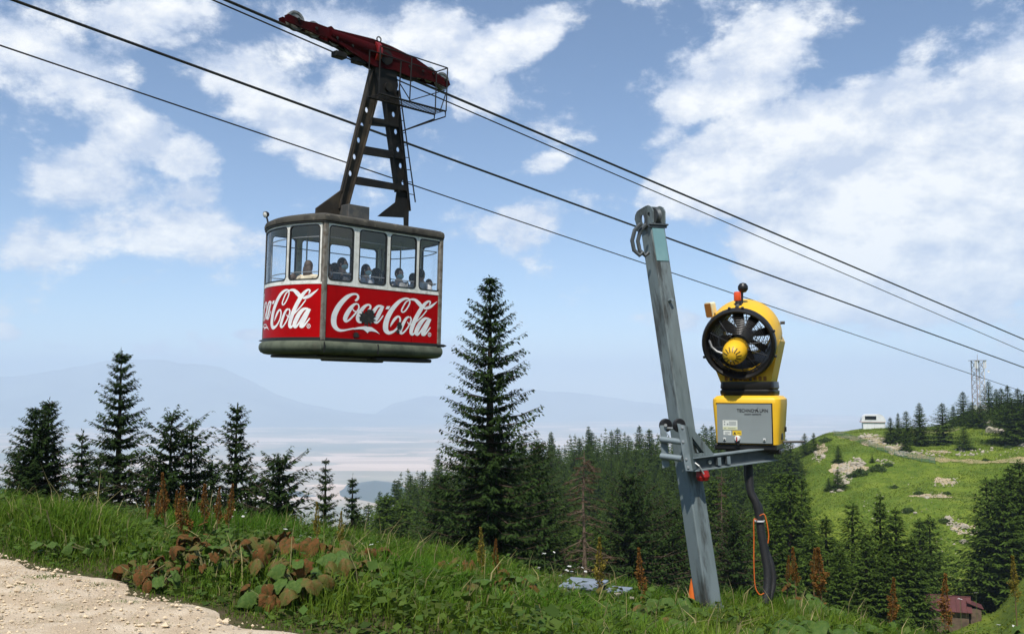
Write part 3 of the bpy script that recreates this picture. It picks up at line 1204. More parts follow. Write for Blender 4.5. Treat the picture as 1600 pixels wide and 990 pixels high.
# ------------------------------------------------------------------ meadow in front
def meadow():
    g = np.random.default_rng(21)
    n = 400000
    x = g.uniform(-13, 12, n)
    y = g.uniform(4.5, 19, n)
    d = PN[0] * (x - PE[0]) + PN[1] * (y - PE[1])
    s = PT[0] * (x - PE[0]) + PT[1] * (y - PE[1])
    px = 800 + 1500 * x / y
    edge = .12 * np.sin(s * 1.7) + .07 * np.sin(s * 4.1 + 1) + .35 * fbm(s, np.full(n, 3.3), 1.1, 4)
    dn = d - edge
    keep = (px > -180) & (px < 1800) & (dn > -.03 + .15 * g.random(n) * (g.random(n) < .8)) & (d < 9.0)
    dens = np.clip(1.25 - (y - 6) / 16, .35, 1)
    keep &= g.random(n) < dens
    # tufts that grow on the gravel
    tufts = [(45, 935, .22), (65, 905, .14), (150, 920, .08), (172, 946, .08), (190, 980, .10), (70, 985, .30), (20, 985, .28), (235, 985, .10), (205, 946, .06), (20, 920, .14), (60, 955, .12), (120, 958, .08)]
    tx, ty = [], []
    for (a, b, r_) in tufts:
        p = hit(a, b, 4)
        m = int(500 * r_ / .15)
        q = g.normal(0, r_, (m, 2)) * np.array([1.0, .5])
        tx.append(p.x + q[:, 0])
        ty.append(p.y + q[:, 1])
    tx, ty = np.concatenate(tx), np.concatenate(ty)
    x, y, dn = np.concatenate([x[keep], tx]), np.concatenate([y[keep], ty]), np.concatenate([dn[keep], np.full(len(tx), -1.0)])
    n = len(x)
    z = height(x, y)
    patch = fbm(x, y, 1.6, 3)
    hgt = (.05 + .34 * sstep(0, 1.1, dn)) * (1 + .9 * patch) * g.uniform(.55, 1.35, n)
    hgt = hgt * (1 - .48 * sstep(-.8, 2.2, x)) * (1 - .35 * sstep(.25, -.15, fbm(x + 9, y, 2.6, 3)))
    hgt = np.where(dn < -.5, g.uniform(.02, .06, n), hgt)
    tall = (g.random(n) < .012) & (dn > .5)
    hgt = np.clip(hgt, .02, .62) * np.where(tall, 1.7, 1.0)
    lean = g.normal(0, .30, (n, 2)) + np.array([.10, -.05])
    wd = g.uniform(.0022, .0052, n) * (1 + .6 * (hgt > .3))
    a = g.uniform(0, 6.28, n)
    sx, sy = np.cos(a) * wd, np.sin(a) * wd
    b = np.stack([x, y, z - .01], 1)
    mid = b + np.stack([lean[:, 0] * hgt * .35, lean[:, 1] * hgt * .35, hgt * .58], 1)
    tip = b + np.stack([lean[:, 0] * hgt * 1.15, lean[:, 1] * hgt * 1.15, hgt * (1 - .35 * np.minimum(np.hypot(lean[:, 0], lean[:, 1]), 1))], 1)
    side = np.stack([sx, sy, np.zeros(n)], 1)
    V = np.stack([b - side, b + side, mid - side * .8, mid + side * .8, tip], 1)
    F = (np.array([[0, 1, 3], [0, 3, 2], [2, 3, 4]])[None] + (np.arange(n) * 5)[:, None, None]).reshape(-1, 3)
    base = np.array([.058, .135, .009])
    yel = np.array([.145, .205, .022])
    straw = np.array([.34, .29, .13])
    k = np.clip(.35 + .9 * fbm(x, y, 2.3, 3) + g.normal(0, .22, n), 0, 1)[:, None]
    col = base * (1 - k) + yel * k
    dry = ((g.random(n) < .03) | (tall & (g.random(n) < .7)))[:, None]
    col = np.where(dry, straw, col) * g.uniform(.7, 1.2, (n, 1))
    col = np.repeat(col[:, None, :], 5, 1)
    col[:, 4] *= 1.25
    gm = mat('grass_blade', (1, 1, 1), .6, tint=True, spec=.12, trans=.3)
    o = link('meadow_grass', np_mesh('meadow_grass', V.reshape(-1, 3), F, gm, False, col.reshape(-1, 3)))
    tag(o, 'long green meadow grass on the bank along the path', 'grass', kind='stuff')
    print('blades', n)
    # small broad-leaved weeds between the blades
    m = 95000
    x = g.uniform(-12, 11, m)
    y = g.uniform(5, 18, m)
    d = PN[0] * (x - PE[0]) + PN[1] * (y - PE[1])
    px = 800 + 1500 * x / y
    w = fbm(x + 50, y, 1.3, 3)
    keep = (px > -120) & (px < 1720) & (d > .12) & (d < 8.5) & (w > -.12)
    x, y, d, w = x[keep], y[keep], d[keep], w[keep]
    m = len(x)
    z = height(x, y)
    P = np.stack([x, y, z + (.03 + .26 * sstep(.1, 1.2, d)) * (1 - .5 * sstep(-.5, 2.0, x)) * g.random(m) ** .7], 1)
    a = g.uniform(0, 6.28, m)
    D = np.stack([np.cos(a), np.sin(a), g.normal(.15, .4, m)], 1)
    D /= np.linalg.norm(D, axis=1, keepdims=True)
    L = g.uniform(.03, .085, m) + .06 * g.random(m) ** 4
    V = frond(P, D, np.stack([g.normal(0, .4, m), g.normal(0, .4, m), np.ones(m)], 1), L, L * g.uniform(.25, .42, m))
    c = np.array([.055, .105, .02]) * g.uniform(.6, 1.4, (m, 1)) + np.array([.03, .02, 0]) * g.random((m, 1))
    o = link('meadow_weeds', np_mesh('meadow_weeds', V.reshape(-1, 3), np.arange(m * 4).reshape(m, 4), gm, False, np.repeat(c, 4, 0)))
    tag(o, 'low broad leaved weeds growing through the meadow grass', 'weeds', kind='stuff')


meadow()

# ------------------------------------------------------------------ large leaved plants


def leaf_mesh(kind, seed, m):
    """round heart-shaped leaf, wavy, about 1 unit across, stalk at the origin, facing +Z"""
    g = np.random.default_rng(seed)
    rings, seg = 5, 20
    V = [(0, 0, 0)]
    ph = g.uniform(0, 6.28, 3)
    for r_ in range(1, rings + 1):
        t = r_ / rings
        for k in range(seg):
            a = -math.pi + 2 * math.pi * (k + .5) / seg
            rr = (1 + g.normal(0, .05) * (r_ == rings)) * .5 * (1 - .72 * math.exp(-((math.pi - abs(a)) / .42) ** 2)) * (1 + .06 * math.sin(7 * a + ph[0])) * (1.12 + .12 * math.cos(a))
            z = -.20 * t * t * (1 if kind != 'curl' else 1.9) + .055 * t * math.sin(3 * a + ph[1]) + .04 * t * math.cos(6 * a + ph[2]) + .11 * t * abs(math.sin(a)) + .018 * t * math.cos(10 * a)
            if kind == 'curl':
                z += .16 * t * t * math.cos(2 * a + ph[0])
            V.append((rr * t * math.cos(a) + .04 * t, rr * t * math.sin(a), z))
    F = []
    for k in range(seg):
        F.append((0, 1 + k, 1 + (k + 1) % seg))
    for r_ in range(rings - 1):
        o = 1 + r_ * seg
        for k in range(seg):
            F.append((o + k, o + seg + k, o + seg + (k + 1) % seg, o + (k + 1) % seg))
    me = bpy.data.meshes.new('leaf')
    me.from_pydata(V, [], F)
    for p in me.polygons:
        p.use_smooth = True
    me.materials.append(m)
    return me


lg = mat('leaf_green', (.055, .115, .014), .55, var=(.10, .16, .026), vscale=5, vlo=.4, vhi=.65, bump=.5, bscale=18, trans=.22, spec=.3)
lo_ = mat('leaf_olive', (.095, .105, .018), .6, var=(.15, .085, .022), vscale=3.5, vlo=.42, vhi=.6, bump=.5, bscale=18, trans=.18, spec=.3)
lb_ = mat('leaf_withered', (.155, .066, .02), .8, var=(.055, .058, .012), vscale=4, vlo=.45, vhi=.62, bump=.6, bscale=20, trans=.15, spec=.2)
stalkm = mat('leaf_stalk', (.13, .16, .05), .6, var=(.2, .12, .06), vscale=6, trans=.1)
LEAVES = {'g': [leaf_mesh('flat', 1, lg), leaf_mesh('flat', 2, lg), leaf_mesh('curl', 3, lg)],
          'o': [leaf_mesh('flat', 4, lo_), leaf_mesh('curl', 5, lo_)],
          'b': [leaf_mesh('curl', 6, lb_), leaf_mesh('curl', 7, lb_), leaf_mesh('flat', 8, lb_)]}


def leafy(px, py, kinds, n, size, label, spread=.32, hmax=.42, low=60):
    brown = kinds.count('b') >= kinds.count('g')
    if brown:
        n, size = int(n * 2.3), size * .60
    else:
        n, hmax, size = n + 4, hmax * (.62 if px > 840 else 1.0), size * .8
    loc = hit(px, py + low * .55, 4.5, 40)
    e = empty('butterbur_plant', loc)
    g = random.Random(int(px * 7 + py))
    for k in range(n):
        a = 2 * math.pi * k / n + g.uniform(-.5, .5)
        r_ = spread * (.25 + .75 * g.random())
        p = Vector((math.cos(a) * r_, math.sin(a) * r_, 0))
        zl = hz(loc.x + p.x, loc.y + p.y) - loc.z
        p.z = zl + hmax * (.45 + .6 * g.random()) * (1.1 - .4 * r_ / spread)
        kd = g.choice(kinds)
        sc = size * g.uniform(.65, 1.15) * (.8 if kd == 'o' else 1)
        o = link('leaf', g.choice(LEAVES[kd]), e)
        tilt = g.uniform(.15, .8) + (.3 if kd == 'b' else 0)
        o.rotation_euler = Euler((g.uniform(-.25, .25), tilt, a), 'XYZ')
        o.location = p
        o.scale = (sc * g.uniform(.85, 1.2), sc * g.uniform(.6, 1.0), sc * g.uniform(.8, 1.9))
        st = MB().tube([(0, 0, zl * .2 - .03), (p.x * .45, p.y * .45, p.z * .6), tuple(p)], [.010, .008, .006], 5)
        so = st.build('stalk', stalkm, e, True)
    return tag(e, label, 'plant', 'large leaved plants on the bank')


for args in [
    (222, 880, 'bbo', 5, .22, 'small withered brown plant at the path edge', .26, .26),
    (252, 888, 'bg', 5, .20, 'low rusty leaved plant close to the gravel edge', .24, .20),
    (292, 858, 'bbo', 6, .24, 'rusty leaved plant under the left dock stalks', .25, .34),
    (322, 872, 'gob', 6, .22, 'mixed green and brown plant right of the rusty one', .24, .3),
    (372, 868, 'bog', 6, .25, 'brownish plant left of the big browning clump', .28, .34),
    (412, 880, 'obb', 8, .30, 'browning plant at the left end of the big clump', .36, .40),
    (455, 868, 'bbo', 8, .32, 'dark rusty plant at the top of the big clump', .36, .42),
    (468, 906, 'gbo', 8, .30, 'green plant at the front of the big brown clump', .34, .34),
    (512, 878, 'bob', 8, .33, 'rust brown plant in the middle of the big clump', .38, .44),
    (545, 900, 'ogg', 8, .32, 'olive green plant right of the clump middle', .36, .40),
    (585, 880, 'obg', 8, .32, 'olive and brown plant at the right end of the big clump', .38, .42),
    (420, 915, 'bg', 5, .22, 'small orange brown plant low by the path', .22, .22),
    (684, 900, 'bob', 7, .30, 'browning plant at the left of the second brown clump', .34, .36),
    (728, 893, 'bbo', 8, .32, 'rusty brown plant in the middle of the second brown clump', .36, .42),
    (775, 905, 'bob', 8, .32, 'brown plant right of the second clump middle', .36, .40),
    (752, 932, 'go', 7, .30, 'green plant in front of the second brown clump', .3, .30),
    (812, 925, 'obg', 7, .30, 'drooping olive plant at the right of the second brown clump', .34, .36),
    (640, 925, 'gg', 6, .22, 'small bright green plant between the two brown clumps', .24, .22),
    (872, 962, 'gg', 8, .34, 'big green plant left below the grey box', .38, .34),
    (935, 948, 'ggg', 8, .32, 'green plant right in front of the grey box', .36, .32),
    (985, 950, 'ggo', 8, .36, 'large green plant right below the grey box', .40, .38),
    (1030, 968, 'gg', 8, .36, 'large green plant left of the pole foot', .40, .36),
    (1052, 925, 'gg', 7, .30, 'green plant beside the orange marker', .32, .36),
    (965, 985, 'gg', 7, .30, 'low green plant at the bottom edge below the grey box', .36, .26),
    (1228, 922, 'gg', 7, .34, 'green plant with broad leaves right of the hoses', .36, .40),
    (1262, 936, 'gg', 8, .36, 'broad green plant under the four rusty stalks', .38, .42),
    (1300, 938, 'ggo', 7, .34, 'broad green plant right of the four rusty stalks', .36, .40),
    (1285, 975, 'gg', 8, .36, 'big green plant at the bottom edge below the rusty stalks', .40, .34),
    (1230, 980, 'gg', 7, .32, 'green plant at the bottom edge right of the pole', .36, .28),
    (1345, 972, 'gg', 7, .32, 'green plant at the bottom edge left of the lone rusty stalk', .34, .32),
    (1425, 985, 'ggo', 7, .30, 'green plant in front of the red roofed hut', .34, .20),
    (1515, 975, 'gg', 7, .30, 'green plant at the lower right right of the hut', .34, .34),
    (1570, 968, 'gg', 7, .30, 'green plant under the olive stalk at the right edge', .34, .36),
    (100, 835, 'gg', 7, .13, 'low dark leafy plant on the left bank near the path', .30, .2),
    (150, 838, 'gg', 8, .14, 'second low dark leafy plant on the left bank', .30, .2),
    (195, 832, 'gg', 8, .14, 'third low dark leafy plant on the left bank', .30, .22),
    (235, 842, 'gg', 7, .13, 'low dark leafy plant left of the rusty stalks', .28, .2),
]:
    leafy(*args)

# ------------------------------------------------------------------ dock stalks
seedm = {'b': mat('dock_seed_rust', (.21, .098, .024), .85, tint=True, trans=.15, spec=.15),
         'o': mat('dock_seed_olive', (.24, .19, .032), .85, tint=True, trans=.15, spec=.15)}


def spike_mesh(kind, seed):
    """dense spike 1 high with short side spikes near its foot"""
    g = np.random.default_rng(seed)
    n = 1500
    t = g.random(n) ** .85
    rad = .075 * np.sin(np.clip(t * 1.02 + .10, 0, 1) ** .75 * math.pi) ** .8 * (1 - .35 * t) + .008
    lob = 1 + .45 * np.sin(t * 48 + seed) * np.sin(t * 17 + 2 * seed)
    a = g.uniform(0, 6.28, n)
    rr = rad * lob * np.sqrt(g.uniform(.25, 1, n))
    P = np.stack([np.cos(a) * rr + .015 * np.sin(t * 3), np.sin(a) * rr, t], 1)
    D = np.stack([np.cos(a), np.sin(a), g.normal(.5, .5, n)], 1)
    D /= np.linalg.norm(D, axis=1, keepdims=True)
    side = g.random(n) < .34                          # short side spikes low on the stalk
    q = g.integers(0, 5, n)
    aa = q * 1.3 + seed
    ss = g.random(n)
    sp = np.stack([np.cos(aa) * (.03 + .10 * ss), np.sin(aa) * (.03 + .10 * ss), -.12 + .10 * q + .26 * ss], 1) + g.normal(0, .016, (n, 3))
    P = np.where(side[:, None], sp, P)
    L = g.uniform(.018, .042, n)
    V = frond(P, D, g.normal(0, 1, (n, 3)), L, L * .42)
    return np_mesh('seed_spike', V.reshape(-1, 3), np.arange(n * 4).reshape(n, 4), seedm[kind], False, np.repeat(g.uniform(.55, 1.4, (n, 1)), 4, 0) * np.ones((1, 3)))


SPK = {'b': [spike_mesh('b', 1), spike_mesh('b', 2), spike_mesh('b', 3)], 'o': [spike_mesh('o', 4), spike_mesh('o', 5)]}
dock_stem = mat('dock_stem', (.16, .085, .04), .7, var=(.12, .13, .04), vscale=5)
for i, (px, y0, y1, d, kd, txt) in enumerate([
    (231, 764, 800, 12.0, 'b', 'short rust stalk, first from the left of the left group'), (246, 768, 806, 12.2, 'b', 'short rust stalk, second from the left of the left group'),
    (260, 738, 800, 12.6, 'b', 'tallest rust stalk of the left group'), (283, 765, 812, 11.8, 'b', 'rust stalk, fourth from the left of the left group'),
    (293, 758, 832, 11.4, 'b', 'bushy long rust stalk in the middle of the left group'), (286, 838, 872, 10.6, 'b', 'low bent rust stalk below the left group'),
    (320, 756, 808, 12.4, 'b', 'rust stalk right of the bushy one in the left group'), (338, 762, 812, 12.6, 'b', 'slim rust stalk near the right of the left group'),
    (352, 756, 812, 12.2, 'b', 'leaning rust stalk at the right end of the left group'),
    (494, 784, 834, 12.4, 'o', 'yellow green stalk below the cable car'), (532, 798, 846, 12.2, 'o', 'olive stalk right of the yellow green stalk below the cable car'),
    (752, 824, 884, 12.0, 'o', 'olive brown stalk left of a pair under the big spruce'), (776, 842, 892, 11.8, 'b', 'brown stalk right of a pair under the big spruce'),
    (937, 839, 912, 11.2, 'o', 'yellow green stalk in front of the grey box'), (1006, 856, 922, 10.8, 'b', 'orange brown stalk between the grey box and the pole'),
    (1229, 866, 902, 11.0, 'b', 'shortest of the four rust stalks right of the hoses'), (1246, 854, 908, 11.2, 'b', 'second of the four rust stalks right of the hoses'),
    (1268, 856, 904, 11.4, 'b', 'third of the four rust stalks right of the hoses'), (1285, 854, 924, 10.8, 'b', 'thickest of the four rust stalks right of the hoses'),
    (1393, 902, 966, 10.4, 'b', 'rust stalk left of the red roofed hut'), (1477, 896, 974, 10.2, 'b', 'slender rust stalk in front of the red roofed hut'),
    (1589, 868, 932, 10.6, 'o', 'olive stalk at the right edge'),
]):
    top, bot = at(px, y0, d), at(px, y1, d)
    ln = top.z - bot.z
    zg = hz(bot.x, bot.y)
    e = empty('dock_stalk', (bot.x, bot.y, zg), random.uniform(0, 6))
    e.rotation_euler = (random.uniform(-.06, .06), random.uniform(-.08, .08), random.uniform(0, 6))
    hs = max(bot.z - zg, .05)
    o = link('seed_spike', SPK[kd][i % len(SPK[kd])], e)
    o.location = (0, 0, hs)
    w = ln * (1.35 if 'bushy' in txt or 'thickest' in txt else 1.05)
    o.scale = (w, w, ln)
    MB().tube([(0, 0, -.05), (.01, 0, hs * .6), (0, 0, hs + ln * .95)], [.008, .007, .003], 5).build('stem', dock_stem, e)
    for k in range(3):
        a = random.uniform(0, 6.28)
        lf = link('leaf', random.choice(LEAVES['o' if kd == 'o' else 'b'] + LEAVES['g']), e)
        lf.location = (0, 0, hs * random.uniform(.35, .9))
        lf.rotation_euler = (0, random.uniform(.2, .7), a)
        lf.scale = (.16, .06, .1)
    tag(e, txt, 'dock stalk', 'dried dock stalks along the bank')

# ------------------------------------------------------------------ white wildflowers
petal = mat('white_petals', (.78, .78, .74), .7, trans=.15)
fstem = mat('flower_stem', (.09, .13, .03), .7)


def flower_mesh(seed):
    g = np.random.default_rng(seed)
    mb = MB()
    for k in range(11):
        a = 6.28 * k / 11 + g.uniform(-.2, .2)
        r_ = .028 * (1 if k % 2 else .6)
        c = Vector((math.cos(a) * r_, math.sin(a) * r_, .006 * g.normal()))
        mb.add([c + Vector((dx * .011, dy * .011, .003 * dx)) for dx, dy in ((1, 0), (.3, .9), (-.8, .5), (-.8, -.5), (.3, -.9))], [(0, 1, 2, 3, 4)])
    return mb.mesh('flower_head', petal)


FL = [flower_mesh(1), flower_mesh(2)]
flower_spots = [(446, 826), (455, 832), (462, 828), (470, 836), (478, 832), (484, 838), (452, 840), (466, 842), (440, 836), (495, 840), (890, 884), (898, 886), (904, 885), (886, 890), (893, 892), (900, 893), (910, 886), (882, 896), (915, 892), (876, 898), (866, 862), (868, 874), (850, 864), (842, 886), (366, 796), (372, 802), (380, 806), (362, 806), (384, 800), (568, 848), (580, 850), (590, 846), (180, 782), (200, 780), (210, 784), (55, 812), (70, 800), (700, 878), (715, 882), (1345, 972), (1560, 975), (1585, 978), (1500, 935), (1525, 925)]
for i, (px, py) in enumerate(flower_spots):
    d = 12.6 - max(0, px - 900) / 900 * 1.8 + random.uniform(-.5, .5)
    p = at(px, py, d)
    zg = hz(p.x, p.y)
    h = max(p.z - zg, .15)
    e = empty('white_flower', (p.x, p.y, zg))
    o = link('flower_head', FL[i % 2], e)
    o.location = (0, 0, h)
    o.rotation_euler = (random.uniform(-.3, .3) + .2, random.uniform(-.3, .3), random.uniform(0, 6))
    sc = random.uniform(.45, .85)
    o.scale = (sc, sc, sc)
    MB().tube([(0, 0, -.02), (.01, .01, h * .5), (0, 0, h)], [.0035, .003, .002], 4).build('stem', fstem, e)
    where = 'under the cable car' if 400 < px < 520 else 'behind the grey box' if 830 < px < 930 else 'right of the left dock stalks' if 350 < px < 400 else 'below the wooded ridge' if 550 < px < 730 else 'on the left bank' if px < 300 else 'at the lower right'
    tag(e, 'small white wildflower on a thin stem ' + where, 'flower', 'white wildflowers ' + where)
# ------------------------------------------------------------------ the cable car
TH, TA, TB = 0.7993, 0.0218, 0.0057
LEN, WID = 2.913, 2.157
_Ry = Matrix.Rotation(TA, 3, 'Y')
_Rx = Matrix.Rotation(TB, 3, 'X')
_Rc = _Ry @ _Rx
CU = _Rc @ Vector((math.sin(TH), math.cos(TH), 0))
CV = _Rc @ Vector((-math.cos(TH), math.sin(TH), 0))
CW = _Rc @ Vector((0, 0, 1))
CO = Vector((-3.6265, 18.223, 0.9168))
CAB = Matrix((CU, CV, CW)).transposed().to_4x4()
CAB.translation = CO


def cuv(px, py, v):
    """(u, w) of a photo pixel on the cabin's lengthwise plane at lateral offset v"""
    r = ray(px, py)
    t = (CO + CV * v).dot(CV) / r.dot(CV)
    p = r * t - CO
    return p.dot(CU), p.dot(CW)


red = mat('red_paint', (.42, .002, .004), .45, var=(.34, .002, .003), vscale=1.7, vlo=.4, vhi=.7, var2=(.24, .003, .004), v2scale=2.2, bump=.03, bscale=6, spec=.06)
white_p = mat('white_paint_worn', (.80, .80, .75), .5, var=(.62, .62, .56), vscale=5, var2=(.26, .24, .20), v2scale=6, bump=.05)
black_r = mat('black_rubber', (.012, .012, .012), .6)
roof_m = mat('weathered_roof', (.075, .071, .06), .8, spec=.12, var=(.04, .038, .034), vscale=4, var2=(.20, .18, .14), v2scale=5, bump=.25, bscale=25)
belly_m = mat('bumper_greenish', (.115, .132, .095), .65, spec=.1, var=(.065, .075, .055), vscale=3, var2=(.10, .10, .075), v2scale=4, bump=.1)
trim_m = mat('rusty_trim', (.20, .185, .16), .7, var=(.10, .075, .05), vscale=9, var2=(.38, .35, .30), v2scale=14, bump=.3)
dark_m = mat('dark_inside', (.26, .28, .32), .7, var=(.22, .24, .28), vscale=3)
floor_m = mat('cabin_floor', (.34, .34, .32), .9, var=(.26, .25, .23), vscale=5)
steel_b = mat('blackened_steel', (.016, .0155, .015), .6, spec=.15, var=(.034, .029, .023), vscale=3.5, vlo=.5, vhi=.75, bump=.15, bscale=18)
steel_br = mat('brown_black_steel', (.035, .030, .024), .65, spec=.15, var=(.060, .048, .034), vscale=3, bump=.15, bscale=18)
red_dk = mat('carrier_red', (.045, .002, .003), .6, var=(.018, .003, .003), vscale=2.5, var2=(.010, .006, .006), v2scale=4, bump=.08, spec=.08)
wheel_m = mat('sheave_grey', (.30, .30, .29), .5, metal=.5, var=(.12, .12, .115), vscale=8)
rope_m = mat('wire_rope', (.028, .027, .026), .55, metal=.4, var=(.05, .048, .045), vscale=30)
letter_m = mat('white_lettering', (.84, .84, .84), .5, spec=.2, var=(.72, .73, .76), vscale=6)
rail_m = mat('pale_rail', (.42, .42, .42), .4, metal=.5)
pane_m = glass_mat('window_pane', (.95, .965, .975))

SAG = .30
_ch = WID / 2
RAD = (_ch ** 2 + SAG ** 2) / (2 * SAG)
HALF = math.asin(_ch / RAD)
ARC = 2 * HALF * RAD
SEGLEN = {'A': LEN, 'B': ARC, 'C': LEN, 'D': ARC}


def plan(seg, s, off=0.0):
    """outline of the cabin in plan: A near side, B far end, C far side, D near end (bowed); s in metres"""
    if seg == 'A':
        return (s, -off)
    if seg == 'C':
        return (LEN - s, WID + off)
    a = -HALF + s / RAD
    if seg == 'B':
        return (LEN - (RAD - SAG) + (RAD + off) * math.cos(a), _ch + (RAD + off) * math.sin(a))
    return ((RAD - SAG) - (RAD + off) * math.cos(a), _ch - (RAD + off) * math.sin(a))


def wp(seg, s, z, off):
    u, v = plan(seg, s, off)
    return (u, v, z)


def slab(mb, seg, s0, s1, z0, z1, o0, o1):
    n = 1 if seg in 'AC' else max(2, int((s1 - s0) / .08))
    ss = [s0 + (s1 - s0) * k / n for k in range(n + 1)]
    vs, fs = [], []
    for s in ss:
        vs += [wp(seg, s, z0, o0), wp(seg, s, z1, o0), wp(seg, s, z1, o1), wp(seg, s, z0, o1)]
    for k in range(n):
        a, b = 4 * k, 4 * k + 4
        for i in range(4):
            j = (i + 1) % 4
            fs.append((a + i, a + j, b + j, b + i))
    fs += [(0, 1, 2, 3), (4 * n, 4 * n + 3, 4 * n + 2, 4 * n + 1)]
    mb.add(vs, fs)


def rrect(s0, s1, z0, z1, r, ne):
    """rounded rectangle loop; also the matching loop on a surrounding box comes from corner flags"""
    pts = []
    na = 4
    for (cx_, cz_, a0, lab) in ((s1 - r, z1 - r, 0, 'tr'), (s0 + r, z1 - r, 90, 'tl'), (s0 + r, z0 + r, 180, 'bl'), (s1 - r, z0 + r, 270, 'br')):
        for k in range(na + 1):
            a = R(a0 + 90 * k / na)
            pts.append((cx_ + r * math.cos(a), cz_ + r * math.sin(a), lab, k))
        if lab == 'tr' or lab == 'bl':
            for k in range(1, ne):
                t = k / ne
                x = (s1 - r) + (s0 + 2 * r - s1) * t if lab == 'tr' else (s0 + r) + (s1 - 2 * r - s0) * t
                pts.append((x, z1 if lab == 'tr' else z0, 'e' + lab, k))
    return pts


def outer_of(p, S0, S1, Z0, Z1):
    x, z, lab, k = p
    if lab == 'etr':
        return (x, Z1)
    if lab == 'ebl':
        return (x, Z0)
    X = S1 if 'r' == lab[1] else S0
    Z = Z1 if lab[0] == 't' else Z0
    first_vertical = lab in ('tr', 'bl')              # these corners start on the vertical side
    if k == 2:
        return (X, Z)
    if (k < 2) == first_vertical:
        return (X, z)
    return (x, Z)


def ring(mb, seg, inner, outer, o_in, o_out):
    n = len(inner)
    vs = [wp(seg, a, b, o_out) for a, b in outer] + [wp(seg, a, b, o_out) for a, b in inner] + [wp(seg, a, b, o_in) for a, b in inner] + [wp(seg, a, b, o_in) for a, b in outer]
    fs = []
    for i in range(n):
        j = (i + 1) % n
        for k in range(4):
            m = (k + 1) % 4
            fs.append((k * n + i, k * n + j, m * n + j, m * n + i))
    mb.add(vs, fs)


def window(parent, seg, S0, S1, s0, s1, Z0=1.075, Z1=2.285, z0=1.135, z1=2.205, frame_mat=None):
    ne = 2 if seg in 'AC' else 8
    r = .085
    lp = rrect(s0, s1, z0, z1, r, ne)
    mb = MB()
    ring(mb, seg, [(p[0], p[1]) for p in lp], [outer_of(p, S0, S1, Z0, Z1) for p in lp], -.035, .012)
    w = mb.build('window', frame_mat or white_p, parent)
    g = MB()
    e = .022
    lp2 = rrect(s0 + e, s1 - e, z0 + e, z1 - e, r - e * .6, ne)
    ring(g, seg, [(p[0], p[1]) for p in lp2], [(p[0], p[1]) for p in lp], -.02, .017)
    g.build('gasket', black_r, w)
    # pane
    n = 14
    a0, a1 = s0 + e * .6, s1 - e * .6
    vs, fs = [], []
    for k in range(n + 1):
        s = a0 + (a1 - a0) * k / n
        q = min(s - a0, a1 - s)
        c = 0 if q > r else r - math.sqrt(max(r * r - (r - q) ** 2, 0))
        vs += [wp(seg, s, z0 + e * .6 + c, 0.0), wp(seg, s, z1 - e * .6 - c, 0.0)]
        if k:
            fs.append((2 * k - 2, 2 * k, 2 * k + 1, 2 * k - 1))
    me = bpy.data.meshes.new('pane')
    me.from_pydata(vs, [], fs)
    me.materials.append(pane_m)
    for p in me.polygons:
        p.use_smooth = True
    link('pane', me, w)
    return w


def loop_pts(off, dens=.10):
    """closed plan outline with mitred corners"""
    out = []
    for seg in 'ABCD':
        n = 3 if seg in 'AC' else int(SEGLEN[seg] / dens)
        for k in range(n):
            if k == 0:
                # corner: meet of two offset lines, rounded
                prev = {'A': 'D', 'B': 'A', 'C': 'B', 'D': 'C'}[seg]
                p0 = Vector(plan(prev, SEGLEN[prev], off))
                p1 = Vector(plan(seg, 0, off))
                c = Vector(plan(seg, 0, 0))
                m = (p0 + p1) / 2 - c
                if m.length > 1e-6:
                    k_ = abs(off) / max(m.length, 1e-6)
                    m = m * (1 + .5 * (k_ - 1)) * (1 if off > 0 else 1.25)
                out += [tuple(c + m)]
            else:
                out.append(plan(seg, SEGLEN[seg] * k / n, off))
    return out


def sweep(mb, prof, capz0=None, capz1=None):
    rows = [[(p[0], p[1], z) for p in loop_pts(o)] for o, z in prof]
    n = len(rows[0])
    base = len(mb.v)
    for r_ in rows:
        mb.v += r_
    for i in range(len(rows) - 1):
        for j in range(n):
            k = (j + 1) % n
            mb.f.append((base + i * n + j, base + i * n + k, base + (i + 1) * n + k, base + (i + 1) * n + j))
    for (row, z) in ((0, capz0), (len(rows) - 1, capz1)):
        if z is not None:
            c = len(mb.v)
            mb.v.append((LEN / 2, WID / 2, z))
            for j in range(n):
                mb.f.append((base + row * n + j, base + row * n + (j + 1) % n, c))


gon = empty('cable_car', mw=CAB)
tag(gon, 'red and white cable car cabin full of passengers hanging from its carrier', 'cable car')

# lower red panels, with seams
u_seam = cuv(555, 480, 0)[0]
sg = .006
for (seg, a, b) in (('A', .085, u_seam - sg), ('A', u_seam + sg, 2.16), ('A', 2.172, LEN - .07), ('C', .02, 1.4), ('C', 1.41, LEN - .02),
                    ('B', .02, ARC / 2 - .004), ('B', ARC / 2 + .004, ARC - .02)):
    mb = MB()
    slab(mb, seg, a, b, .015, 1.07, -.03, .008)
    mb.build('panel', red, gon)
mb = MB()
slab(mb, 'D', .02, ARC - .03, .015, 1.07, -.03, .010)
end_panel = mb.build('panel', red, gon, True)
# dark backing behind the panel joints
mb = MB()
for seg in 'ABCD':
    slab(mb, seg, .0, SEGLEN[seg], .0, 1.10, -.05, -.031)
mb.build('wall_lining', dark_m, gon)
mb = MB()
for seg in 'ABCD':
    slab(mb, seg, .0, SEGLEN[seg], 1.055, 1.09, -.03, .016)
mb.build('sill_rail', white_p, gon)
mb = MB()
for seg in 'ABCD':
    slab(mb, seg, .0, SEGLEN[seg], -.03, .035, -.03, .022)
mb.build('base_trim', black_r, gon)
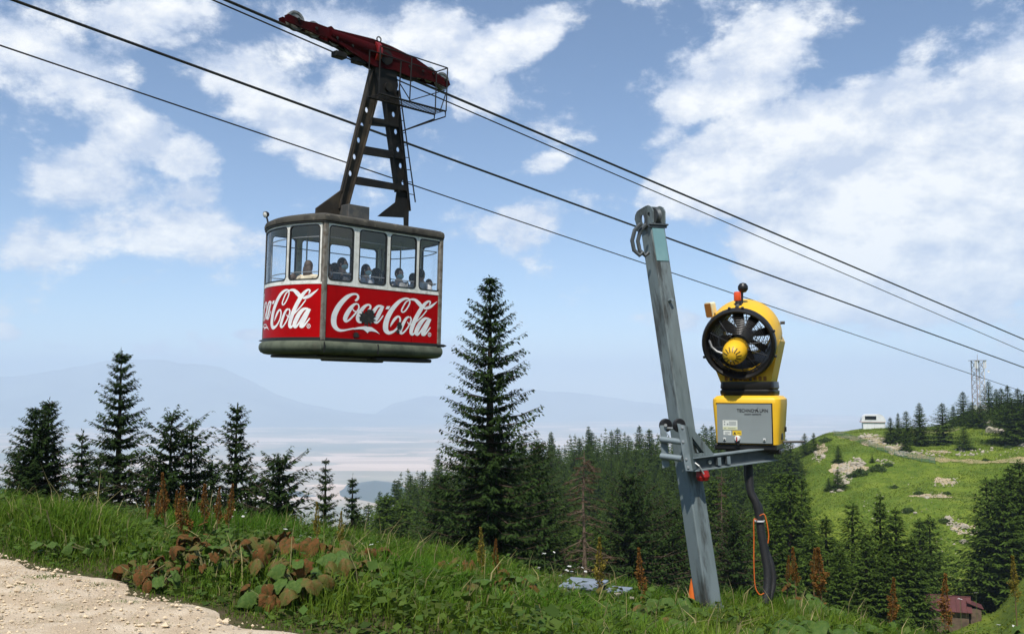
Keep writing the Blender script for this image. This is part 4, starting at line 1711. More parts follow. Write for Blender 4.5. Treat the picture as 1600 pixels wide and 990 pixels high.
# windows
us = [cuv(a, 400, 0)[0] for a in (511.5, 552, 560.5, 604, 609, 650.5, 654.5, 689)]
cuts = [.07, (us[1] + us[2]) / 2, (us[3] + us[4]) / 2, (us[5] + us[6]) / 2, LEN - .04]
for k in range(4):
    window(gon, 'A', cuts[k] + .003, cuts[k + 1] - .003, us[2 * k] + (.02 if k == 0 else 0), us[2 * k + 1] - (.012 if k == 3 else 0))
for k in range(4):
    a, b = .05 + k * (LEN - .1) / 4, .05 + (k + 1) * (LEN - .1) / 4
    window(gon, 'C', a + .003, b - .003, a + .06, b - .06)
m0 = ARC * (1 - .385)
window(gon, 'D', .02, m0 - .003, .09, m0 - .035)
window(gon, 'D', m0 + .003, ARC - .05, m0 + .035, ARC - .085)
for k in range(2):
    a, b = .03 + k * (ARC - .06) / 2, .03 + (k + 1) * (ARC - .06) / 2
    window(gon, 'B', a + .003, b - .003, a + .06, b - .06)
# corner posts
for (u, v) in ((0, 0), (LEN, 0), (LEN, WID), (0, WID)):
    uu = u + (.028 if u == 0 else -.02)
    MB().box((uu, v + (.012 if v == 0 else -.012), 1.13), (.10, .085, 2.32), None, .02).build('corner_post', trim_m, gon)
# roof and ceiling
mb = MB()
sweep(mb, [(-.05, 2.268), (.045, 2.268), (.060, 2.28), (.064, 2.335), (.045, 2.385), (-.02, 2.42), (-.14, 2.45), (-.34, 2.47)], 2.255, 2.48)
mb.build('roof', roof_m, gon, True)
mb = MB()
sweep(mb, [(.012, 2.235), (.05, 2.245), (.05, 2.262)])
mb.build('gutter', black_r, gon)
mb = MB()
sweep(mb, [(-.06, 2.215), (-.06, 2.24)], 2.214, 2.241)
mb.build('ceiling', mat('ceiling_grey', (.34, .36, .40), .7), gon)
mb = MB()
sweep(mb, [(-.06, -.14), (-.06, -.10)], -.14, -.10)
mb.build('floor', floor_m, gon)
# bumper belly and skids
mb = MB()
sweep(mb, [(-.02, -.025), (.03, -.03), (.07, -.065), (.088, -.12), (.085, -.175), (.05, -.235), (-.02, -.27), (-.12, -.285)], None, -.29)
mb.build('bumper', belly_m, gon, True)
for ub in (.02, 1.27):
    MB().box((ub, -.085, -.15), (.012, .03, .2)).build('bumper_joint', black_r, gon)
MB().box((1.35, 1.07, -.315), (2.6, 1.75, .05), None, .02).build('underframe', black_r, gon)
MB().box((2.05, .22, -.335), (1.45, .34, .075), None, .03).build('skid', black_r, gon)
MB().box((2.05, 1.9, -.335), (1.45, .34, .075), None, .03).build('skid', black_r, gon)
for (u0, v0, du) in ((-.22, _ch, -1), (LEN + .06, -.02, 1)):
    MB().tube([(u0 + .15 * -du, v0, -.005), (u0 + .05 * du, v0, -.005), (u0 + .12 * du, v0, 0)], [.035, .03, .008], 8).build('buffer', black_r, gon)
# the far left tip of the end bumper shows beyond the outline
MB().tube([(.0, WID - .03, .0), (-.04, WID + .10, .0)], [.03, .008], 8).build('buffer', black_r, gon)
# lamp on the roof
lu, lv = plan('D', ARC * .16, .01)
MB().tube([(lu, lv, 2.36), (lu - .02, lv + .01, 2.46), (lu - .03, lv + .03, 2.52)], .018, 6).build('lamp_bracket', black_r, gon)
lmp = MB().lathe([(.0, -.05), (.045, -.045), (.062, -.01), (.065, .03), (.06, .035)], (lu - .04, lv + .03, 2.565), rot_to((-1, -.2, -.25)), 16).build('lamp', black_r, gon, True)
MB().lathe([(.058, .03), (.03, .04), (0, .043)], (lu - .04, lv + .03, 2.565), rot_to((-1, -.2, -.25)), 16).build('lens', mat('lamp_glass', (.75, .75, .72), .2), lmp, True)
# inside rails
for z in (1.30, 1.98):
    MB().tube([(p[0], p[1], z) for p in loop_pts(-.09)], .011, 6, closed=True).build('handrail', rail_m, gon)
for (u, v) in ((.55, .75), (.55, 1.5), (1.5, 1.08), (2.4, .75), (2.4, 1.5)):
    MB().tube([(u, v, -.10), (u, v, 2.22)], .016, 8).build('grab_pole', rail_m, gon)


# lettering: brush strokes (x, y, width) drawn in two enlargements of the side panel
def zA(x, y):
    return 510 + x / 12.38, 450 + y / 12.38


def zB(x, y):
    return 590 + x / 12.38, 455 + y / 12.38


ST_A = [
    [(548, 245, 30), (585, 222, 48), (608, 180, 44), (600, 138, 36), (560, 116, 36), (490, 122, 46), (400, 168, 76), (300, 262, 92), (212, 382, 102), (152, 510, 106), (134, 620, 106), (146, 712, 96), (190, 780, 74), (252, 814, 54), (330, 816, 38), (430, 797, 30), (530, 778, 28)],
    [(590, 302, 26), (530, 318, 46), (462, 390, 76), (392, 500, 88), (356, 590, 82), (372, 640, 50), (432, 616, 36), (510, 540, 32), (582, 455, 32), (622, 385, 28), (616, 328, 25), (590, 302, 25)],
    [(500, 400, 18), (530, 440, 24), (582, 452, 22), (640, 424, 24), (700, 380, 26)],
    [(800, 432, 44), (838, 392, 36), (846, 346, 36), (810, 322, 36), (750, 342, 52), (690, 402, 72), (632, 492, 82), (602, 572, 78), (608, 630, 60), (652, 658, 42), (722, 628, 32), (792, 560, 30), (862, 490, 30)],
    [(1062, 346, 40), (990, 352, 48), (928, 420, 68), (868, 520, 76), (838, 600, 66), (852, 652, 44), (912, 610, 32), (980, 510, 30), (1040, 410, 32)],
    [(1092, 345, 46), (1042, 432, 76), (982, 552, 78), (938, 632, 66), (960, 668, 42), (1012, 636, 30), (1092, 530, 22)],
]
PO_A = [[(520, 772), (620, 750), (740, 735), (870, 756), (960, 820), (1028, 893), (950, 850), (870, 833), (815, 838), (787, 871), (748, 828), (700, 798), (620, 793), (520, 801)],
        [(1162, 348), (1228, 348), (1200, 407), (1134, 407)]]
ST_B = [
    [(238, 684, 8), (268, 622, 38), (320, 542, 52), (370, 494, 42), (410, 492, 34), (431, 542, 34), (412, 640, 34), (362, 720, 36), (292, 780, 46), (205, 800, 70), (152, 742, 96), (150, 640, 102), (182, 520, 98), (242, 400, 92), (322, 290, 82), (420, 192, 66), (512, 146, 46), (580, 142, 32), (632, 168, 22)],
    [(612, 168, 22), (545, 204, 26), (486, 300, 28), (457, 368, 28), (480, 402, 28), (532, 372, 28), (590, 284, 28), (617, 214, 25), (612, 168, 22)],
    [(590, 168, 20), (650, 155, 36), (720, 168, 52), (780, 222, 72), (838, 288, 70)],
    [(888, 332, 26), (950, 322, 58), (1012, 300, 54), (1082, 250, 34), (1148, 194, 6)],
    [(600, 490, 30), (550, 520, 46), (500, 600, 58), (450, 712, 62), (432, 780, 58), (456, 814, 40), (512, 780, 30), (582, 690, 28), (630, 592, 28), (641, 532, 28), (612, 490, 28)],
    [(568, 590, 14), (600, 634, 22), (650, 640, 22)],
    [(992, 268, 16), (1012, 215, 28), (986, 191, 32), (930, 222, 52), (862, 300, 72), (792, 410, 78), (722, 540, 80), (664, 680, 80), (640, 790, 66), (664, 834, 46), (712, 800, 32)],
    [(944, 368, 20), (862, 470, 24), (782, 550, 24), (722, 602, 30)],
    [(984, 528, 30), (905, 530, 56), (832, 602, 78), (772, 702, 84), (738, 790, 76), (762, 836, 50), (812, 790, 36), (872, 700, 32), (940, 592, 32), (986, 536, 28)],
    [(1012, 532, 46), (952, 632, 78), (894, 752, 78), (862, 826, 60), (900, 838, 40), (952, 778, 30), (1014, 695, 20)],
]


def strokes_uv():
    """-> list of (list of quads / polygons) in panel coordinates (u, w)"""
    out = []
    for st, zf in [(s, zA) for s in ST_A] + [(s, zB) for s in ST_B]:
        pts = catmull(st, 5)
        L, Rr = [], []
        for i, p in enumerate(pts):
            a, b = pts[max(i - 1, 0)], pts[min(i + 1, len(pts) - 1)]
            t = (b - a)[:2]
            t = t / (np.linalg.norm(t) + 1e-9)
            nrm = np.array([-t[1], t[0]]) * max(p[2], 4) * .5
            L.append(cuv(*zf(*(p[:2] + nrm)), 0))
            Rr.append(cuv(*zf(*(p[:2] - nrm)), 0))
        quads = [(L[i], L[i + 1], Rr[i + 1], Rr[i]) for i in range(len(pts) - 1)]
        out.append(quads)
    for po in PO_A:
        loop = [cuv(*zA(*p), 0) for p in po]
        tri = tessellate_polygon([[Vector((p[0], p[1], 0)) for p in loop]])
        out.append([tuple(loop[i] for i in t) for t in tri])
    # registered mark: a ring with a bar
    cu, cw = cuv(*zB(995, 836), 0)
    ringq = []
    for k in range(16):
        a, b = 6.283 * k / 16, 6.283 * (k + 1) / 16
        ringq.append(tuple((cu + r_ * math.cos(q), cw + r_ * math.sin(q)) for r_, q in ((.045, a), (.045, b), (.032, b), (.032, a))))
    ringq += [((cu - .014, cw - .02), (cu - .006, cw - .02), (cu - .006, cw + .02), (cu - .014, cw + .02)),
              ((cu - .006, cw + .012), (cu + .014, cw + .012), (cu + .014, cw + .02), (cu - .006, cw + .02)),
              ((cu - .006, cw - .004), (cu + .014, cw - .004), (cu + .014, cw + .004), (cu - .006, cw + .004)),
              ((cu + .0, cw - .004), (cu + .008, cw - .004), (cu + .018, cw - .02), (cu + .010, cw - .02))]
    out.append(ringq)
    return out


STK = strokes_uv()
mb = MB()
for i, quads in enumerate(STK):
    o = .0105 + i * .00025
    for q in quads:
        mb.add([(u, -o, w) for u, w in q], [tuple(range(len(q)))])
tag(mb.build('lettering', letter_m, gon), 'white flowing script lettering on the long side')
# the same lettering wrapped on the bowed end, reading towards the corner
ur, wr = cuv(*zB(995, 836), 0)
EV = []
mb = MB()
for i, quads in enumerate(STK):
    o = .0125 + i * .00025
    for q in quads:
        pts = []
        for u, w in q:
            s = ARC - (.27 + (ur - u) * .97)
            pts.append((s, .03 + (w - wr) * 1.0 + wr))
        if min(p[0] for p in pts) < .04:
            continue
        mb.add([wp('D', s, z, o) for s, z in pts], [tuple(range(len(q)))])
tag(mb.build('lettering', letter_m, gon), 'white flowing script lettering on the bowed end', kind='stuff')


# scuffs where the paint has gone
def blot(pxs, seed, rx, ry, n=15):
    g = np.random.default_rng(seed)
    cu, cw = cuv(*pxs, 0)
    lp = []
    for k in range(n * 2):
        a = 6.283 * k / (n * 2)
        r_ = 1 + (.30 * g.random() if k % 2 else -.48 * g.random())
        lp.append((cu + rx * r_ * math.cos(a), cw + ry * r_ * math.sin(a)))
    return lp


scuff = mat('bare_scuffed_metal', (.012, .013, .012), .8, var=(.035, .03, .028), vscale=14)
for (p, sd, rx, ry) in (((573.0, 496.5), 1, .175, .145), ((623.5, 509), 2, .065, .085), ((621, 518), 3, .04, .03), ((556, 523), 4, .07, .055), ((578, 487), 6, .08, .05)):
    MB().prism(blot(p, sd, rx, ry), lambda a, b, d: (a, d, b), -.010, -.0175 - .0005 * sd).build('scuff_mark', scuff, gon)

# ---------------------------------------------------------------- hanger
VC = WID / 2


def up(px, py, v=VC):
    return cuv(px, py, v)


def mapv(a, b, d):
    return (a, d, b)


def oval(px, py, ru, rw):
    cu, cw = up(px, py)
    return [(cu + ru * math.cos(6.283 * k / 10), cw + rw * math.sin(6.283 * k / 10)) for k in range(10)]


ROOFZ = 2.455
lL = [up(580, 109), up(588, 152), up(541.5, 322), (up(539, 330)[0], ROOFZ), (up(526, 330)[0], ROOFZ), up(529, 322), up(557, 200)]
lR = [up(600, 153), up(618, 140), up(626, 200), up(638.5, 317), (up(638, 345)[0], ROOFZ), (up(632, 343)[0], ROOFZ), up(631, 340), up(590, 338), up(598, 331), up(617.5, 316), up(620, 298), up(607, 200)]
holesL = [oval(x, y, .045, .062) for x, y in ((572.5, 172), (565.5, 196), (560, 219), (553.5, 245), (547, 271))]
holesR = [oval(x, y, .048, .062) for x, y in ((614.5, 179), (618, 206), (621.5, 234), (625.5, 259), (629.5, 286))]
MB().prism(lL, mapv, VC - .016, VC + .016, holesL).build('hanger_leg', steel_br, gon)
MB().prism(lR, mapv, VC - .016, VC + .016, holesR).build('hanger_leg', steel_b, gon)


def strip(p0, p1, dv, th, m, name='hanger_flange'):
    """flat bar along an edge in the hanger plane"""
    a, b = Vector((p0[0], 0, p0[1])), Vector((p1[0], 0, p1[1]))
    t = (b - a).normalized()
    n_ = Vector((-t.z, 0, t.x)) * th / 2
    vs = []
    for p in (a, b):
        for q in (-1, 1):
            for r_ in (-1, 1):
                w = p + n_ * q
                vs.append((w.x, VC + r_ * dv, w.z))
    MB().add(vs, [(0, 1, 3, 2), (4, 6, 7, 5), (0, 4, 5, 1), (2, 3, 7, 6), (0, 2, 6, 4), (1, 5, 7, 3)]).build(name, m, gon)


strip(up(580, 109), up(528, 326), .075, .022, steel_br)
strip(up(588, 152), up(541, 326), .075, .022, steel_br)
strip(up(619, 142), up(638.5, 330), .075, .022, steel_b)
strip(up(600, 156), up(620, 300), .075, .022, steel_b)
for (p0, p1, q0, q1) in (((578, 184), (624, 192), (575.5, 195), (625, 200)), ((568, 229), (628, 239.5), (565.5, 240), (629, 250)), ((557, 276.5), (634, 291), (552.5, 287), (635, 299))):
    MB().prism([up(*p0), up(*p1), up(*q1), up(*q0)], mapv, VC - .07, VC + .07).build('cross_beam', steel_b, gon)
# foot gusset, base beams, control box
MB().prism([up(534, 296), up(494, 325), (up(493, 330)[0], ROOFZ + .0), (up(529, 330)[0], ROOFZ)], mapv, VC - .03, VC + .03).build('foot_gusset', steel_br, gon)
for dv in (-.32, .32):
    MB().box((1.62, VC + dv, ROOFZ + .05), (2.0, .09, .10)).build('base_beam', steel_b, gon)
MB().box((1.62, VC, ROOFZ + .055), (.12, .75, .09)).build('base_beam', steel_b, gon)
bu0, bw0 = cuv(545, 318, VC - .35)
bu1, _ = cuv(578, 318, VC - .35)
MB().box(((bu0 + bu1) / 2, VC - .18, (ROOFZ + bw0) / 2 + .0), (bu1 - bu0, .34, bw0 - ROOFZ), None, .015).build('control_box', mat('box_grey_dark', (.06, .062, .062), .6, var=(.11, .10, .085), vscale=6), gon)
MB().tube([(up(570, 150)[0], VC - .05, up(570, 150)[1]), (up(539.5, 268)[0], VC - .05, up(539.5, 268)[1]), (up(532, 300)[0], VC - .05, up(532, 300)[1])], .013, 6).build('conduit', steel_b, gon)
# hub block at the top
MB().prism([up(584, 90), up(612, 96), up(618, 135), up(614, 150), up(603, 156), up(592, 154), up(582, 112)], mapv, VC - .10, VC + .10).build('hanger_head', steel_b, gon)
for (px, py, r_) in ((598, 92, .16), (602, 138, .10)):
    u, w = up(px, py)
    MB().cyl((u, VC - .15, w), (u, VC + .15, w), r_, n=20).build('pivot_pin', steel_b, gon, True)
# carrier: two side plates and the sheaves that run on the track rope
topl = [(445, 24), (450, 22), (474, 33), (495, 37), (511, 43), (517, 41), (522, 46), (582, 61), (612, 73), (650, 92), (664, 102), (685, 117), (701, 127), (703, 133)]
botl = [(698, 137), (684, 130), (664, 124), (655, 122), (640, 120), (616, 110), (585, 104), (566, 93), (552, 84), (535, 72), (510, 58), (497, 55), (474, 45), (455, 37), (446, 33)]
outline = [cuv(*p, VC - .11) for p in topl + botl]
for dv in (-.11, .11):
    MB().prism(outline, mapv, VC + dv - .018, VC + dv + .018).build('carrier_plate', red_dk, gon)
u0, w0 = up(512, 54)
u1, w1 = up(582, 82)
MB().cyl((u0, VC, w0), (u1, VC, w1), .15, .19, 20).build('carrier_tube', red_dk, gon, True)
u2, w2 = up(588, 85)
MB().cyl((u1 - .02, VC, w1), (u2, VC, w2 + .02), .24, .24, 20).build('carrier_collar', mat('carrier_red_bright', (.20, .008, .008), .4, var=(.16, .01, .01), vscale=4), gon, True)
u3, w3 = up(660, 112)
MB().cyl((u2, VC, w2), (u3, VC, w3), .17, .10, 16).build('carrier_tube', red_dk, gon, True)
for (px, py, r_) in ((461, 33, .20), (489, 47, .17), (521, 62, .15), (545, 74, .15), (634, 106, .15), (655, 113, .15), (671, 117, .17), (690, 127, .20)):
    u, w = up(px, py)
    s = MB().lathe([(0, -.05), (.05, -.055), (.055, -.03), (r_ * .72, -.025), (r_ * .8, -.04), (r_, -.042), (r_ * .9, 0), (r_, .042), (r_ * .8, .04), (r_ * .72, .025), (.055, .03), (.05, .055), (0, .05)], (u, VC, w), rot_to((0, 1, 0)), 26).build('sheave', wheel_m, gon, True)
    MB().cyl((u, VC - .155, w), (u, VC + .155, w), .03, n=10).build('axle', steel_b, s)
u, w = up(592, 66)
MB().tube([(u + .055 * math.cos(6.283 * k / 14), VC, w + .06 + .055 * math.sin(6.283 * k / 14)) for k in range(14)], .014, 6, closed=True).build('lifting_eye', steel_b, gon)
for (px, py) in ((530, 88), (560, 97), (640, 122)):
    u, w = up(px, py)
    MB().box((u, VC, w + .02), (.28, .2, .12), None, .02).build('brake_shoe', steel_b, gon)
# work platform with railing
VN, VF = VC - .62, VC - .24


def pp(px, py, v=VN):
    u, w = cuv(px, py, v)
    return (u, v, w)


f0, f1 = pp(591.5, 146), pp(696, 174)
fl = Vector(f1) - Vector(f0)
dvec = Vector((0, VF - VN, 0))
for q in (Vector((0, 0, 0)), dvec):
    MB().tube([Vector(f0) + q, Vector(f1) + q], .022, 6).build('platform_edge', steel_b, gon)
for k in range(26):
    p = Vector(f0) + fl * ((k + .5) / 26)
    MB().box(tuple(p + dvec / 2), (.012, VF - VN, .014)).build('grating_bar', steel_b, gon)
hr = Vector((0, 0, .92))
tops = [pp(612, 76), pp(643.6, 90), pp(699.4, 106.5)]
rails = [(pp(594.5, 72), tops[2]), (Vector(pp(594.5, 110)), Vector(pp(698, 141)))]
for (a, b) in rails[:1]:
    MB().tube([a, b], .014, 6).build('rail', steel_b, gon)
    MB().tube([Vector(a) + dvec, Vector(b) + dvec], .014, 6).build('rail', steel_b, gon)
    MB().tube([b, Vector(b) + dvec], .014, 6).build('rail', steel_b, gon)
for (a, b) in ((pp(594.5, 74), pp(592, 146)), (pp(643.6, 89), pp(640, 158)), (pp(699.4, 106.5), pp(697, 174))):
    MB().tube([a, b], .014, 6).build('rail_post', steel_b, gon)
    MB().tube([Vector(a) + dvec, Vector(b) + dvec], .014, 6).build('rail_post', steel_b, gon)
MB().tube([Vector(f1) + dvec, Vector(f1) + dvec + Vector((0, 0, -.10)), pp(628, 205, VC - .1)], .016, 6).build('brace', steel_b, gon)
MB().tube([f1, Vector(f1) + Vector((0, 0, -.12)), pp(628, 205, VC - .1)], .016, 6).build('brace', steel_b, gon)
MB().tube([pp(625, 131), pp(641, 157)], .012, 6).build('brace', steel_b, gon)
MB().tube([pp(641, 157), pp(696, 141)], .012, 6).build('brace', steel_b, gon)
MB().tube([pp(697, 145), pp(687, 176)], .012, 6).build('brace', steel_b, gon)
# ladder beside the hanger leg
VL = VC - .12
MB().tube([pp(627, 98, VL), pp(624, 138, VL), pp(649, 316, VL)], .015, 6).build('ladder_rail', steel_b, gon)
MB().tube([pp(618, 142, VL), pp(638, 312, VL)], .013, 6).build('ladder_rail', steel_b, gon)
for k in range(9):
    t = (k + .5) / 9
    MB().tube([pp(618 + 20 * t, 142 + 170 * t, VL), pp(624.5 + 24 * t, 140 + 174 * t, VL)], .010, 5).build('rung', steel_b, gon)


# ---------------------------------------------------------------- ropes
def rope(a, b, v, r, label, ext=1.0, a_ext=.35):
    """straight run of rope in the vertical lengthwise plane at lateral offset v"""
    p0, p1 = cuv(*a, v), cuv(*b, v)
    A = CO + CU * p0[0] + CV * v + CW * p0[1]
    B = CO + CU * p1[0] + CV * v + CW * p1[1]
    d = B - A
    A2, B2 = A - d * a_ext, B + d * ext
    n = 24
    pts = [A2 + (B2 - A2) * (k / n) for k in range(n + 1)]
    o = MB().tube(pts, r, 8).build('wire_rope', rope_m, None, True)
    return tag(o, label, 'cable')


rope((352, 0), (1600, 530), VC, .030, 'thick black track rope carrying the cable car', .35)
rope((332, 0), (1600, 549), VC, .016, 'thin hauling rope just under the track rope of the car', .35)
rope((20, 0), (1600, 574), VC + 4.2, .034, 'thick black rope passing behind the hanger and the pole top', .35)
rope((0, 71), (1600, 612), VC + 4.2, .018, 'lowest thin rope, passing behind the snow gun', .3)
# ------------------------------------------------------------------ passengers (they stand on the cabin floor)
SKIN = [mat('skin_light', (.62, .40, .30), .55), mat('skin_tan', (.50, .30, .20), .55), mat('skin_brown', (.36, .21, .14), .55)]
HAIR = {'dark': mat('hair_dark', (.014, .011, .010), .6, bump=.4, bscale=60), 'brown': mat('hair_brown', (.07, .04, .022), .6, bump=.4, bscale=60), 'auburn': mat('hair_auburn', (.10, .045, .02), .6, bump=.4, bscale=60)}
mask_m = mat('mask_blue', (.38, .60, .64), .8, var=(.5, .68, .7), vscale=20)
eye_m = mat('eye_dark', (.01, .01, .012), .3)
trouser_m = mat('trousers_dark', (.025, .03, .045), .9)


def skinned(name, verts, edges, radii, m, parent, root=0, sub=1):
    me = bpy.data.meshes.new(name)
    me.from_pydata(verts, edges, [])
    o = link(name, me, parent)
    md = o.modifiers.new('skin', 'SKIN')
    md.use_smooth_shade = True
    for i, r_ in enumerate(radii):
        sv = me.skin_vertices[0].data[i]
        sv.radius = r_ if hasattr(r_, '__len__') else (r_, r_)
        sv.use_root = (i == root)
    ss = o.modifiers.new('sub', 'SUBSURF')
    ss.levels = ss.render_levels = sub
    me.materials.append(m)
    return o


def ellip(c, r, nu=14, nv=9, m=None, cut=None):
    mb = MB()
    for i in range(nv + 1):
        t = math.pi * i / nv
        for j in range(nu):
            a = 2 * math.pi * j / nu
            p = Vector((r[0] * math.sin(t) * math.cos(a), r[1] * math.sin(t) * math.sin(a), r[2] * math.cos(t)))
            mb.v.append(p)
    for i in range(nv):
        for j in range(nu):
            k = (j + 1) % nu
            mb.f.append((i * nu + j, (i + 1) * nu + j, (i + 1) * nu + k, i * nu + k))
    if cut:
        bad = {i for i, p in enumerate(mb.v) if cut(p)}
        mb.f = [f for f in mb.f if not all(i in bad for i in f)]
    mb.v = [tuple((m @ p if m else p) + Vector(c)) for p in mb.v]
    return mb


def person(u, v, yaw, h, label, shirt, skin=0, hair='dark', mask=False, long_hair=False, cap=None, arms='rail', lean=0.0, head_yaw=0.0, bag=False):
    """a standing figure, local +X is where it faces; placed in cabin coordinates"""
    loc = CAB @ Vector((u, v, -.095))
    fx = (CU * math.cos(yaw) + CV * math.sin(yaw))
    e = empty('person', loc, math.atan2(fx.y, fx.x))
    k = h / 1.74
    sk = SKIN[skin]
    hz_ = 1.60 * k                                         # middle of the head
    V = [(0, 0, .93), (0.0, 0, 1.12), (lean * .5 + .01, 0, 1.30), (lean, 0, 1.42), (lean + .005, 0, 1.50), (lean + .02, 0, 1.60), (lean + .02, 0, 1.68)]
    Rr = [(.16, .12), (.15, .11), (.175, .12), (.11, .085), (.058, .058), (.078, .092), (.062, .078)]
    E = [(0, 1), (1, 2), (2, 3), (3, 4), (4, 5), (5, 6)]
    for s in (-1, 1):
        b = len(V)
        if arms == 'rail':
            pts = [(lean, s * .20, 1.40), (lean + .10, s * .27, 1.16), (lean + .22, s * .10, 1.16), (lean + .24, s * .04, 1.18)]
        elif arms == 'up' and s == 1:
            pts = [(lean, s * .20, 1.40), (lean + .14, s * .25, 1.52), (lean + .22, s * .20, 1.78), (lean + .24, s * .18, 1.86)]
        else:
            pts = [(lean, s * .20, 1.40), (lean - .02, s * .26, 1.14), (lean + .08, s * .24, .92), (lean + .10, s * .23, .83)]
        V += pts
        Rr += [.062, .048, .036, .034]
        E += [(3, b), (b, b + 1), (b + 1, b + 2), (b + 2, b + 3)]
        # five fingers and a thumb line rooted in the hand
        d = (Vector(pts[3]) - Vector(pts[2])).normalized()
        sdv = Vector((0, 1, 0)) if abs(d.y) < .8 else Vector((1, 0, 0))
        for f in range(4):
            root = Vector(pts[3]) + sdv * (.016 * (f - 1.5))
            i0 = len(V)
            V += [tuple(root + d * .035), tuple(root + d * (.07 + .012 * (f in (1, 2))) + Vector((0, 0, -.015)))]
            Rr += [.0095, .0075]
            E += [(b + 3, i0), (i0, i0 + 1)]
        i0 = len(V)
        th = Vector(pts[3]) - sdv * s * .03
        V += [tuple(th + d * .01), tuple(th - sdv * s * .02 + d * .035)]
        Rr += [.011, .008]
        E += [(b + 3, i0), (i0, i0 + 1)]
        # leg
        b = len(V)
        V += [(0, s * .095, .86), (.02, s * .10, .48), (0, s * .10, .085), (.13, s * .115, .035)]
        Rr += [.088, .06, .042, (.042, .03)]
        E += [(0, b), (b, b + 1), (b + 1, b + 2), (b + 2, b + 3)]
    V = [(x * k, y * k, z * k) for x, y, z in V]
    Rr = [tuple(q * k for q in (r_ if hasattr(r_, '__len__') else (r_, r_))) for r_ in Rr]
    skinned('body', V, E, Rr, sk, e)
    # shirt
    shirt = tuple(min(.75, c * 1.6 + .01) for c in shirt)
    sm = mat('cloth_' + '_'.join(str(int(c * 255)) for c in shirt), shirt, .9, var=tuple(c * .7 for c in shirt), vscale=6, bump=.3, bscale=25)
    SV = [(0, 0, .90), (0, 0, 1.10), (lean * .5 + .01, 0, 1.30), (lean, 0, 1.43)]
    SR = [(.185, .145), (.175, .135), (.20, .145), (.105, .09)]
    SE = [(0, 1), (1, 2), (2, 3)]
    for s in (-1, 1):
        b = len(SV)
        a0 = (lean, s * .205, 1.395)
        a1 = {'rail': (lean + .08, s * .262, 1.20), 'up': (lean + .12, s * .245, 1.50) if s == 1 else (lean - .015, s * .25, 1.2)}.get(arms, (lean - .015, s * .25, 1.2))
        SV += [a0, a1]
        SR += [.085, .066]
        SE += [(3, b), (b, b + 1)]
    skinned('shirt', [(x * k, y * k, z * k) for x, y, z in SV], SE, [tuple(q * k for q in (r_ if hasattr(r_, '__len__') else (r_, r_))) for r_ in SR], sm, e)
    TV, TE, TR = [(0, 0, .95)], [], [(.165, .125)]
    for s in (-1, 1):
        b = len(TV)
        TV += [(0, s * .095, .84), (.02, s * .10, .48), (0, s * .10, .12)]
        TR += [.105, .08, .062]
        TE += [(0, b), (b, b + 1), (b + 1, b + 2)]
    skinned('trousers', [(x * k, y * k, z * k) for x, y, z in TV], TE, [tuple(q * k for q in (r_ if hasattr(r_, '__len__') else (r_, r_))) for r_ in TR], trouser_m, e)
    # head details
    hx = (lean + .02) * k
    M = Matrix.Rotation(head_yaw, 3, 'Z')
    c = Vector((hx, 0, 1.625 * k))

    def hp(x, y, z):
        return c + M @ Vector((x * k, y * k, z * k))
    ellip(hp(-.004, 0, .0), (.100 * k, .080 * k, .125 * k), 16, 10, M).build('face', sk, e, True)
    ellip(hp(.103, 0, -.01), (.020 * k, .014 * k, .028 * k), 8, 6, M).build('nose', sk, e, True)
    for s in (-1, 1):
        ellip(hp(-.005, s * .083, -.005), (.018 * k, .010 * k, .032 * k), 8, 6, M).build('ear', sk, e, True)
        ellip(hp(.088, s * .034, .022), (.010 * k, .016 * k, .008 * k), 8, 5, M).build('eye', eye_m, e, True)
    if mask:
        ellip(hp(.010, 0, -.045), (.104 * k, .080 * k, .072 * k), 16, 9, M, cut=lambda p: p.x < .02).build('mask', mask_m, e, True)
    else:
        ellip(hp(.088, 0, -.055), (.010 * k, .024 * k, .007 * k), 8, 5, M).build('mouth', mat('lips', (.30, .12, .10), .5), e, True)
    hm = HAIR[hair]
    ellip(hp(-.018, 0, .022), (.104 * k, .092 * k, .122 * k), 16, 11, M, cut=lambda p: p.x > .045 * k and p.z < .055 * k or p.z < -.075 * k).build('hair', hm, e, True)
    if long_hair:
        ellip(hp(-.065, 0, -.10), (.062 * k, .105 * k, .18 * k), 14, 9, M).build('hair', hm, e, True)
    if cap:
        cm = mat('cap_' + str(int(cap[0] * 255)), cap, .85)
        ellip(hp(-.005, 0, .05), (.115 * k, .10 * k, .095 * k), 16, 10, M, cut=lambda p: p.z < -.02 * k).build('cap', cm, e, True)
        MB().prism([(.08, -.07), (.19, -.05), (.20, .05), (.08, .07)], lambda a, b, d: tuple(hp(a, b, d)), .045, .055).build('cap_peak', cm, e)
    return tag(e, label, 'person', 'passengers in the cable car')


W90 = -math.pi / 2            # facing out of the long side


def at_side(px, v):
    return cuv(px, 420, v)[0]


